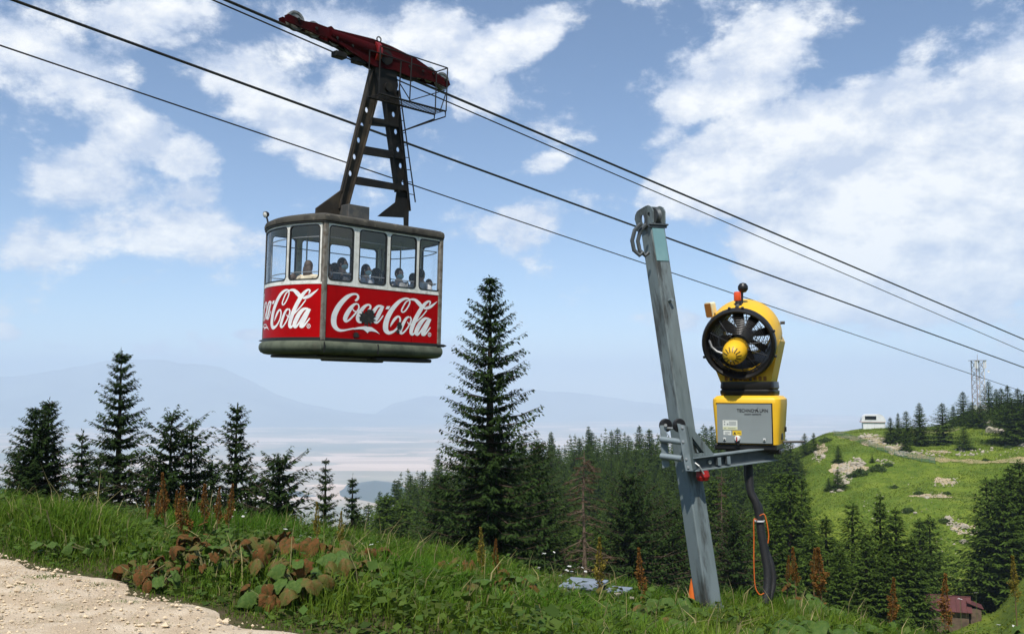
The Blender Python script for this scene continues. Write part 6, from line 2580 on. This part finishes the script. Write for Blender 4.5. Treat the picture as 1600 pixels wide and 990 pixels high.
# orange marker at the pole foot
p0 = at(1083, 952, 10.75)
p0.z = hz(p0.x, p0.y) - .02
top = at(1082, 903, 10.75)
mk = empty('marker_cone', p0)
hh = top.z - p0.z
MB().lathe([(.075, 0), (.06, hh * .35), (.03, hh * .85), (.018, hh), (0, hh)], (0, 0, 0), None, 18).build('cone', orange_m, mk, True)
MB().box((0, 0, .012), (.20, .20, .024), None, .01).build('foot', orange_m, mk)
tag(mk, 'narrow orange marker cone left of the pole foot', 'marker')

# ---------------------------------------------------------------- grey metal box in the grass
conc = mat('box_sheet_metal', (.25, .29, .34), .5, metal=.2, var=(.19, .22, .26), vscale=3, var2=(.13, .14, .14), v2scale=5)
conc_s = mat('box_side', (.20, .20, .185), .8, var=(.12, .12, .11), vscale=5, bump=.2)
bcen = at(912, 908, 11.6)
gb = empty('metal_box', (bcen.x, bcen.y, bcen.z - .06), R(-24))
zgr = hz(bcen.x, bcen.y) - (bcen.z - .06)
MB().box((0, 0, (zgr - .05 + .02) / 2), (.42, .36, abs(zgr) + .07)).build('body', conc_s, gb)
MB().box((.40, .06, (zgr - .05 - .02) / 2), (.22, .26, abs(zgr) + .02)).build('body', conc_s, gb)
MB().box((0, 0, .035), (.48, .42, .025), Matrix.Rotation(R(4), 3, 'X'), .006).build('lid', conc, gb)
MB().box((.41, .06, -.012), (.26, .31, .02), None, .006).build('lid', conc, gb)
tag(gb, 'low grey metal box with a flat lid half hidden in the leaves', 'box')

# ---------------------------------------------------------------- stones
rock_m = mat('pale_limestone', (.40, .355, .28), .95, var=(.27, .24, .185), vscale=2.5, var2=(.22, .19, .15), v2scale=3, bump=.7, bscale=9, spec=.15)


def rock_mesh(seed, flat=.7):
    g = np.random.default_rng(seed)
    bm = bmesh.new()
    bmesh.ops.create_icosphere(bm, subdivisions=2, radius=1)
    dirs = g.normal(0, 1, (9, 3))
    dirs /= np.linalg.norm(dirs, axis=1, keepdims=True)
    cut = g.uniform(.55, .9, 9)
    for v in bm.verts:
        p = np.array(v.co)
        for dd, c in zip(dirs, cut):
            k = p @ dd
            if k > c:
                p = p - dd * (k - c)
        p += g.normal(0, .03, 3)
        v.co = (p[0], p[1] * .85, p[2] * flat)
    me = bpy.data.meshes.new('boulder')
    bm.to_mesh(me)
    bm.free()
    me.materials.append(rock_m)
    return me


ROCKS = [rock_mesh(s, f) for s, f in ((1, .7), (2, .55), (3, .8), (4, .6), (5, .75))]


def boulder(loc, r_, label, group=None, squash=1.0):
    o = link('boulder', random.choice(ROCKS))
    o.location = loc
    o.rotation_euler = (random.uniform(-.3, .3), random.uniform(-.3, .3), random.uniform(0, 6.28))
    o.scale = (r_ * random.uniform(.8, 1.4), r_ * random.uniform(.7, 1.1), r_ * random.uniform(.7, 1.1) * squash)
    return tag(o, label, 'rock', group)


for (px, py, d, r_, txt) in ((846, 938, 11.0, .13, 'rust stained stone left of the grey box'), (872, 932, 11.2, .17, 'pale mossy stone under the grey box'), (892, 940, 11.0, .08, 'small pale stone right of the mossy stone'),
                             (964, 928, 10.9, .05, 'small pinkish stone right of the grey box'), (987, 934, 10.8, .045, 'small pale stone left of the orange brown stalk')):
    p = at(px, py, d)
    boulder(p, r_, txt, None, .8)
g_ = np.random.default_rng(12)
small_V, small_F, off_ = [], [], 0


def patch(cx_, cy_, rx, ry, n, big, nsmall, words, ang=0.0):
    """boulders seen around a photo spot on the hillside, resting on the ground"""
    global off_
    ca, sa = math.cos(R(ang)), math.sin(R(ang))
    n = max(2, int(n * .75))
    nsmall = int(nsmall * .8)
    for k in range(n + nsmall):
        a, q = g_.uniform(0, 6.28), math.sqrt(g_.random())
        x, y = math.cos(a) * q * rx, math.sin(a) * q * ry
        px, py = cx_ + x * ca - y * sa, cy_ + x * sa + y * ca
        p = hit(px, py, 110, 420)
        if p.y > 400:
            continue
        if k < n:
            r_ = big * (.45 + .75 * g_.random() ** 2)
            boulder(p + Vector((0, 0, r_ * .02)), r_, 'pale limestone boulder ' + words, 'boulders ' + words)
        else:
            r_ = big * g_.uniform(.15, .42)
            base = np.array([[1, 0, 0], [-1, 0, 0], [0, 1, 0], [0, -1, 0], [0, 0, .8], [0, 0, -.6]]) * r_ * (1 + g_.uniform(-.3, .3, (6, 3)))
            rot = g_.uniform(0, 6.28)
            c, s = math.cos(rot), math.sin(rot)
            b = np.stack([base[:, 0] * c - base[:, 1] * s, base[:, 0] * s + base[:, 1] * c, base[:, 2]], 1) + np.array(p)
            small_V.append(b)
            small_F.append(np.array([[0, 2, 4], [2, 1, 4], [1, 3, 4], [3, 0, 4], [2, 0, 5], [1, 2, 5], [3, 1, 5], [0, 3, 5]]) + off_)
            off_ += 6


for args in [(1362, 686, 24, 8, 16, 1.0, 130, 'in the rock bank right below the white building', 12),
             (1404, 700, 18, 11, 16, 1.1, 110, 'in the rock bank right of the white building', 30),
             (1327, 730, 26, 12, 22, 1.1, 220, 'in the scree patch on the left slope', -25),
             (1318, 752, 16, 8, 9, 1.0, 70, 'below the scree patch', -20),
             (1278, 712, 12, 10, 9, .9, 70, 'on the left shoulder of the hill', 60),
             (1384, 722, 14, 5, 6, .7, 40, 'just above the dark shrubs', 10),
             (1450, 708, 40, 5, 10, .9, 60, 'along the foot of the mast knoll', 3),
             (1552, 668, 16, 8, 8, 2.2, 20, 'in the outcrop under the mast', 20),
             (1514, 706, 30, 6, 9, 1.0, 40, 'scattered below the stout knoll spruce', 0),
             (1598, 690, 8, 8, 5, 1.4, 14, 'at the right edge of the knoll', 0),
             (1482, 754, 24, 7, 6, .7, 60, 'in the bare patch mid meadow', -10),
             (1460, 774, 26, 4, 5, .6, 60, 'in the pale strip mid meadow', -6),
             (1486, 814, 14, 8, 9, .9, 60, 'beside the sandy break in the slope', 10),
             (1508, 829, 24, 6, 10, .8, 90, 'in the sandy break in the slope', 8),
             (1500, 848, 14, 3, 4, .8, 8, 'under the sandy break in the slope', 0),
             (1306, 766, 12, 4, 5, .9, 20, 'at the foot of the stout young spruce', 0),
             (1556, 705, 40, 12, 5, .7, 25, 'strewn over the upper right meadow', 0),
             (1240, 770, 30, 40, 3, .5, 30, 'strewn over the left meadow', 0),
             (1400, 780, 60, 40, 4, .5, 50, 'strewn over the middle meadow', 0),
             (1480, 880, 50, 40, 3, .5, 40, 'strewn over the lower meadow', 0)]:
    patch(*args)
V_ = np.concatenate(small_V)
F_ = np.concatenate(small_F)
tag(link('scree', np_mesh('scree', V_, F_, rock_m)), 'small pale stones scattered over the hillside', 'stones', kind='stuff')

# ---------------------------------------------------------------- tufts that roughen the hillside
def hill_tufts():
    g = np.random.default_rng(31)
    n = 90000
    px = g.uniform(1190, 1680, n)
    d = 330 * g.uniform(.03, 1, n) ** .5
    x = (px - CX) / FPX * d
    z = height(x, d)
    w = fbm(x, d, 14., 3)
    keep = (w > -.1) | (g.random(n) < .3)
    x, d, z = x[keep], d[keep], z[keep]
    n = len(x)
    P = np.stack([x, d, z], 1)
    VV = []
    for k in range(3):
        a = g.uniform(0, 6.28, n)
        D = np.stack([np.cos(a) * .6, np.sin(a) * .6, g.uniform(.5, 1, n)], 1)
        D /= np.linalg.norm(D, axis=1, keepdims=True)
        L = g.uniform(.10, .30, n)
        VV.append(frond(P, D, g.normal(0, 1, (n, 3)), L, L * .3))
    V = np.concatenate(VV)
    c = np.array([.10, .155, .016]) * g.uniform(.75, 1.35, (len(V), 1)) + np.array([.06, .04, .0]) * g.random((len(V), 1))
    o = link('hill_grass', np_mesh('hill_grass', V.reshape(-1, 3), np.arange(len(V) * 4).reshape(-1, 4), MATS['grass_blade'] if 'grass_blade' in MATS else mat('grass_blade', (1, 1, 1), .6, tint=True, spec=.25, trans=.3), False, np.repeat(c, 4, 0)))
    tag(o, 'tussocky grass on the right hand hill', 'grass', kind='stuff')


hill_tufts()

# ---------------------------------------------------------------- white lift station on the hill
sta_base = hit(1366, 669, 150)
sD = sta_base.y
um = sD / FPX
wall_w = mat('station_white', (.72, .73, .74), .55, var=(.62, .63, .65), vscale=.6)
roof_g = mat('station_roof', (.28, .30, .34), .4, metal=.3, var=(.22, .24, .27), vscale=.5)
sta = empty('lift_station', sta_base + Vector((0, 0, -.3)), R(-14))
tag(sta, 'small white lift station with barrel roof on the hill crest', 'building')
SW, SD_, SH = 6.6, 4.2, 1.9 + .3
MB().box((0, SD_ / 2, SH / 2), (SW, SD_, SH)).build('lower_wall', wall_w, sta)
for x in (-1.9, .1, 2.0):
    MB().box((x, -.012, SH / 2), (.035, .03, SH - .1)).build('wall_joint', mat('joint_grey', (.3, .3, .32), .7), sta)
MB().box((-.3, SD_ / 2 - .1, SH + .12), (SW + .9, SD_ + .5, .26), None, .05).build('ledge', mat('ledge_red_grey', (.55, .42, .42), .6), sta)
pr = [(-3.7, 0), (3.6, 0)] + [(3.6 - 1.9 + 1.9 * math.cos(R(a)), 2.25 * math.sin(R(a))) for a in (20, 40, 60, 80, 90)] + [(-3.7 + 1.7 + 1.7 * math.cos(R(a)), 2.25 * math.sin(R(a))) for a in (90, 110, 130, 150, 168)]
MB().prism(pr, lambda a, b, d: (a - .1, d, SH + .25 + b), -.35, SD_ + .2).build('upper_hood', wall_w, sta, False)
wnd = MB().box((-1.05, -.40, SH + .25 + 1.2), (3.4, .06, 1.15)).build('window', mat('station_glass', (.012, .014, .018), .15), sta)
MB().box((-1.05, -.385, SH + .25 + 1.2), (3.6, .05, 1.35)).build('window_frame', wall_w, wnd)
for x in (-2.1, -1.05, 0):
    MB().box((x, -.44, SH + .25 + 1.2), (.05, .03, 1.15)).build('mullion', black_p, wnd)
rp = [(3.6 - 1.9 + 1.96 * math.cos(R(a)), 2.30 * math.sin(R(a))) for a in (4, 20, 40, 60, 80, 92)] + [(3.6 - 1.9 + 1.91 * math.cos(R(a)), 2.26 * math.sin(R(a))) for a in (92, 80, 60, 40, 20, 4)]
MB().prism(rp, lambda a, b, d: (a - .1, d, SH + .25 + b), .55, SD_ + .3).build('roof_sheet', roof_g, sta)
for k in range(5):
    y0 = .9 + k * .8
    MB().prism(rp, lambda a, b, d: (a - .08, d, SH + .26 + b * 1.01), y0, y0 + .05).build('roof_rib', wall_w, sta)

# ---------------------------------------------------------------- mast with antennas
mb_base = at(1530, 640, 300)
mb_base.z = hz(mb_base.x, mb_base.y)
mst = empty('radio_mast', mb_base, R(8))
mtop = at(1530, 563, 300).z - mb_base.z
lat = mat('mast_lattice', (.30, .29, .31), .6, metal=.2, var=(.42, .30, .30), vscale=.6)
whitean = mat('antenna_white', (.72, .72, .72), .5)
hw0, hw1 = 1.35, 1.3
legs = []
for sx in (-1, 1):
    for sy in (-1, 1):
        MB().tube([(sx * hw0, sy * hw0, -1), (sx * hw1, sy * hw1, mtop)], .14, 6).build('leg', whitean if sx > 0 else lat, mst)
nb = 6
for k in range(nb + 1):
    z0 = mtop * k / nb
    for (a, b) in (((-1, -1), (1, -1)), ((1, -1), (1, 1)), ((1, 1), (-1, 1)), ((-1, 1), (-1, -1))):
        MB().tube([(a[0] * hw0, a[1] * hw0, z0), (b[0] * hw0, b[1] * hw0, z0)], .07, 5).build('crossbar', lat, mst)
        if k < nb:
            z1 = mtop * (k + 1) / nb
            MB().tube([(a[0] * hw0, a[1] * hw0, z0), (b[0] * hw0, b[1] * hw0, z1)], .06, 5).build('brace', lat, mst)
            MB().tube([(b[0] * hw0, b[1] * hw0, z0), (a[0] * hw0, a[1] * hw0, z1)], .06, 5).build('brace', lat, mst)
MB().box((0, 0, mtop), (3.8, 3.8, .15)).build('top_frame', lat, mst)
MB().tube([(0, 0, mtop), (0, 0, mtop + 2.0)], [.10, .05], 6).build('whip_antenna', lat, mst)
for (x, z, h_) in ((-1.9, mtop - 1.3, 2.2), (-1.3, mtop - 1.4, 2.4), (1.6, mtop - 1.2, 2.4), (1.0, mtop - 1.5, 2.0)):
    MB().box((x, -1.6, z), (.34, .3, h_), None, .05).build('panel_antenna', whitean, mst)
for (x, z, r_) in ((-2.6, 1.9, .75), (2.3, mtop - 3.4, .4), (2.0, 1.2, .4), (1.4, 2.6, .45)):
    MB().lathe([(0, .0), (r_ * .6, .05), (r_, .22), (r_ * .95, .25), (0, .1)], (x, -1.7, z), rot_to((0, -1, 0)), 18).build('dish_antenna', whitean, mst, True)
for (x, z) in ((.4, 2.2), (.9, 1.3), (1.6, 1.8), (-.4, 1.2)):
    MB().box((x, -1.4, z), (.5, .4, .6), None, .04).build('equipment_box', mat('equipment_cream', (.5, .45, .33), .6), mst)
tag(mst, 'white and grey lattice radio mast with antennas on the knoll', 'mast')

# ---------------------------------------------------------------- green net fence down the slope
fpts = [(1262, 672), (1276, 673), (1290, 676), (1303, 680), (1316, 683), (1330, 687), (1344, 692), (1358, 697), (1371, 702), (1384, 707), (1398, 711), (1412, 715), (1426, 718), (1440, 721), (1452, 723), (1461, 725)]
posts = [hit(x, y, 150) for x, y in fpts]
fe = empty('net_fence', posts[0])
netm = mat('green_net', (.075, .16, .125), .8)
postm = mat('fence_post_wood', (.28, .20, .12), .9)
for i, p in enumerate(posts):
    q = p - posts[0]
    MB().cyl(q + Vector((0, 0, -.2)), q + Vector((0, 0, 1.55)), .05, .045, 6).build('post', postm if i < 4 else netm, fe)
    if i:
        a = posts[i - 1] - posts[0]
        mb = MB()
        for k in range(7):
            z = .15 + 1.3 * k / 6
            mb.tube([a + Vector((0, 0, z)), q + Vector((0, 0, z))], .026, 3, cap=False)
        for k in range(12):
            t_ = k / 12
            b = a + (q - a) * t_
            mb.tube([b + Vector((0, 0, .15)), b + Vector((0, 0, 1.45))], .024, 3, cap=False)
        tag(mb.build('net', netm, fe), kind='stuff')
tag(fe, 'green safety net fence running down the hillside track', 'fence')
# sandy track beside the fence
trk = [(1290, 672), (1310, 678), (1330, 684), (1350, 690), (1375, 699), (1400, 707), (1430, 714), (1460, 719), (1500, 722), (1550, 724), (1620, 722)]
cl = [hit(x, y - 2, 150) for x, y in trk]
cl = [Vector(p) for p in catmull([tuple(p) for p in cl], 6)]
V, F = [], []
for i, p in enumerate(cl):
    t_ = cl[min(i + 1, len(cl) - 1)] - cl[max(i - 1, 0)]
    n_ = Vector((-t_.y, t_.x, 0)).normalized()
    wv = 1.5 + .5 * math.sin(i * .9) + .3 * math.sin(i * 2.3)
    for k in range(5):
        q = p + n_ * wv * (k - 2) / 2
        V.append((q.x, q.y, hz(q.x, q.y) + .07))
    if i:
        for k in range(4):
            F.append((5 * i - 5 + k, 5 * i - 4 + k, 5 * i + 1 + k, 5 * i + k))
me = bpy.data.meshes.new('track')
me.from_pydata(V, [], F)
me.materials.append(mat('dry_track', (.20, .19, .07), .95, var=(.34, .26, .13), vscale=.5, vlo=.45, vhi=.6))
tag(link('track', me), 'worn sandy track along the net fence', kind='structure')
# bare sandy patches with a shape of their own
sandm = mat('bare_sand', (.42, .33, .21), .95, var=(.30, .25, .14), vscale=.8, bump=.4, bscale=3)
for i, (cx_, cy_, rx, ry, n_) in enumerate(((1508, 827, 22, 7, 18), (1455, 775, 26, 3.5, 16), (1475, 752, 16, 5, 14), (1400, 702, 13, 10, 14), (1325, 731, 24, 11, 16), (1362, 687, 22, 7, 14), (1600, 722, 30, 3, 12), (1283, 702, 8, 10, 12), (1466, 706, 16, 3, 12))):
    c0 = hit(cx_, cy_, 120)
    V = [tuple(c0 + Vector((0, 0, .06)))]
    rings = 5
    seg = 22
    gg = random.Random(i)
    ph = [gg.uniform(0, 6.28) for _ in range(4)]
    F = []
    edge = []
    for k in range(seg):
        a = 6.283 * k / seg
        q = 1 + .25 * math.sin(2 * a + ph[0]) + .2 * math.sin(5 * a + ph[1]) + .12 * math.sin(9 * a + ph[2])
        edge.append(hit(cx_ + rx * q * math.cos(a), cy_ + ry * q * math.sin(a), 120))
    for r_ in range(1, rings + 1):
        for k in range(seg):
            p = c0 + (edge[k] - c0) * (r_ / rings)
            V.append((p.x, p.y, hz(p.x, p.y) + .06))
    for k in range(seg):
        F.append((0, 1 + k, 1 + (k + 1) % seg))
        for r_ in range(rings - 1):
            o = 1 + r_ * seg
            F.append((o + k, o + seg + k, o + seg + (k + 1) % seg, o + (k + 1) % seg))
    me = bpy.data.meshes.new('bare_ground')
    me.from_pydata(V, [], F)
    me.materials.append(sandm)
    tag(link('bare_ground', me), 'bare sandy ground on the hillside', kind='structure')

# ---------------------------------------------------------------- hut with a red roof
hp0 = ground_at(1468, 116)
print('hut', hp0)
HD = hp0.y
hut = empty('wooden_hut', hp0, R(-20))
tag(hut, 'small hut with a dull red metal roof in the dip at lower right', 'hut')
roofm = mat('dull_red_roof', (.105, .038, .038), .7, spec=.15, var=(.08, .03, .03), vscale=.8, bump=.2)
hutw = mat('hut_wood', (.14, .095, .065), .9, var=(.08, .055, .04), vscale=2)
rz_ = at(1468, 930, HD).z - hp0.z
HK = HD / 140
L2, W2, ev = 3.0 * HK, 1.9 * HK, rz_ - 1.75 * HK
ev = max(ev, .5 * HK)
MB().prism([(-W2 * .8, -1), (W2 * .8, -1), (W2 * .8, ev + .2), (0, rz_ - .15), (-W2 * .8, ev + .2)], lambda a, b, d: (d, a, b), -L2 * .86, L2 * .86).build('wall', hutw, hut)
for s in (-1, 1):
    npan = 9
    for k in range(npan):
        x0, x1 = -L2 + 2 * L2 * k / npan + .012, -L2 + 2 * L2 * (k + 1) / npan - .012
        vs = [(x0, 0, rz_), (x1, 0, rz_), (x1, s * W2 * 1.1, ev), (x0, s * W2 * 1.1, ev)]
        vs += [(x, y, z - .06) for x, y, z in vs]
        MB().add(vs, [(0, 1, 2, 3), (7, 6, 5, 4), (0, 4, 5, 1), (1, 5, 6, 2), (2, 6, 7, 3), (3, 7, 4, 0)]).build('roof_sheet', roofm, hut)
MB().cyl((-L2 - .03, 0, rz_ + .01), (L2 + .03, 0, rz_ + .01), .07, n=8).build('ridge_cap', roofm, hut)
# lower annex roof at the right
for k in range(5):
    y0, y1 = (-1.6 + k * .62) * HK, (-1.6 + (k + 1) * .62 - .02) * HK
    vs = [(L2 * .8, y0, rz_ - .45 * HK), (L2 * .8, y1, rz_ - .45 * HK), (L2 + 1.5 * HK, y1, rz_ - 1.2 * HK), (L2 + 1.5 * HK, y0, rz_ - 1.2 * HK)]
    vs += [(x, y, z - .06) for x, y, z in vs]
    MB().add(vs, [(0, 1, 2, 3), (7, 6, 5, 4), (0, 4, 5, 1), (1, 5, 6, 2), (2, 6, 7, 3), (3, 7, 4, 0)]).build('annex_roof_sheet', roofm, hut)
MB().box((L2 + .5 * HK, -.1, (rz_ - 1.3 * HK) / 2 - .5), (1.4 * HK, 2.6 * HK, rz_ - 1.3 * HK + 1.0)).build('annex_wall', hutw, hut)
MB().box((L2 + 1.215 * HK, -.3 * HK, .2 * HK), (.05, .8 * HK, 1.3 * HK)).build('door', mat('hut_dark_opening', (.015, .012, .01), .9), hut)

# ---------------------------------------------------------------- fallen logs by the right hand trees
logm = mat('bleached_log', (.42, .36, .28), .9, var=(.27, .22, .17), vscale=3, bump=.4)
for (a, b, r_, txt) in (((1536, 902), (1582, 884), .13, 'bleached fallen trunk below the dark group at the right edge'), ((1590, 872), (1604, 878), .12, 'short bleached log at the right edge')):
    p, q = hit(*a, 90), hit(*b, 90)
    e = empty('fallen_log', p)
    n = 7
    pts = []
    for k in range(n):
        w_ = p + (q - p) * (k / (n - 1))
        pts.append((w_.x - p.x, w_.y - p.y, hz(w_.x, w_.y) - p.z + r_ * .8))
    MB().tube(pts, [r_ * (1 - .5 * k / n) for k in range(n)], 8).build('trunk', logm, e, True)
    for k in range(5):
        a_ = Vector(pts[1 + k % 4])
        MB().tube([a_, a_ + Vector((random.uniform(-.6, .6), random.uniform(-.6, .2), random.uniform(.3, .9)))], [.05, .015], 5).build('branch', logm, e)
    tag(e, txt, 'log')
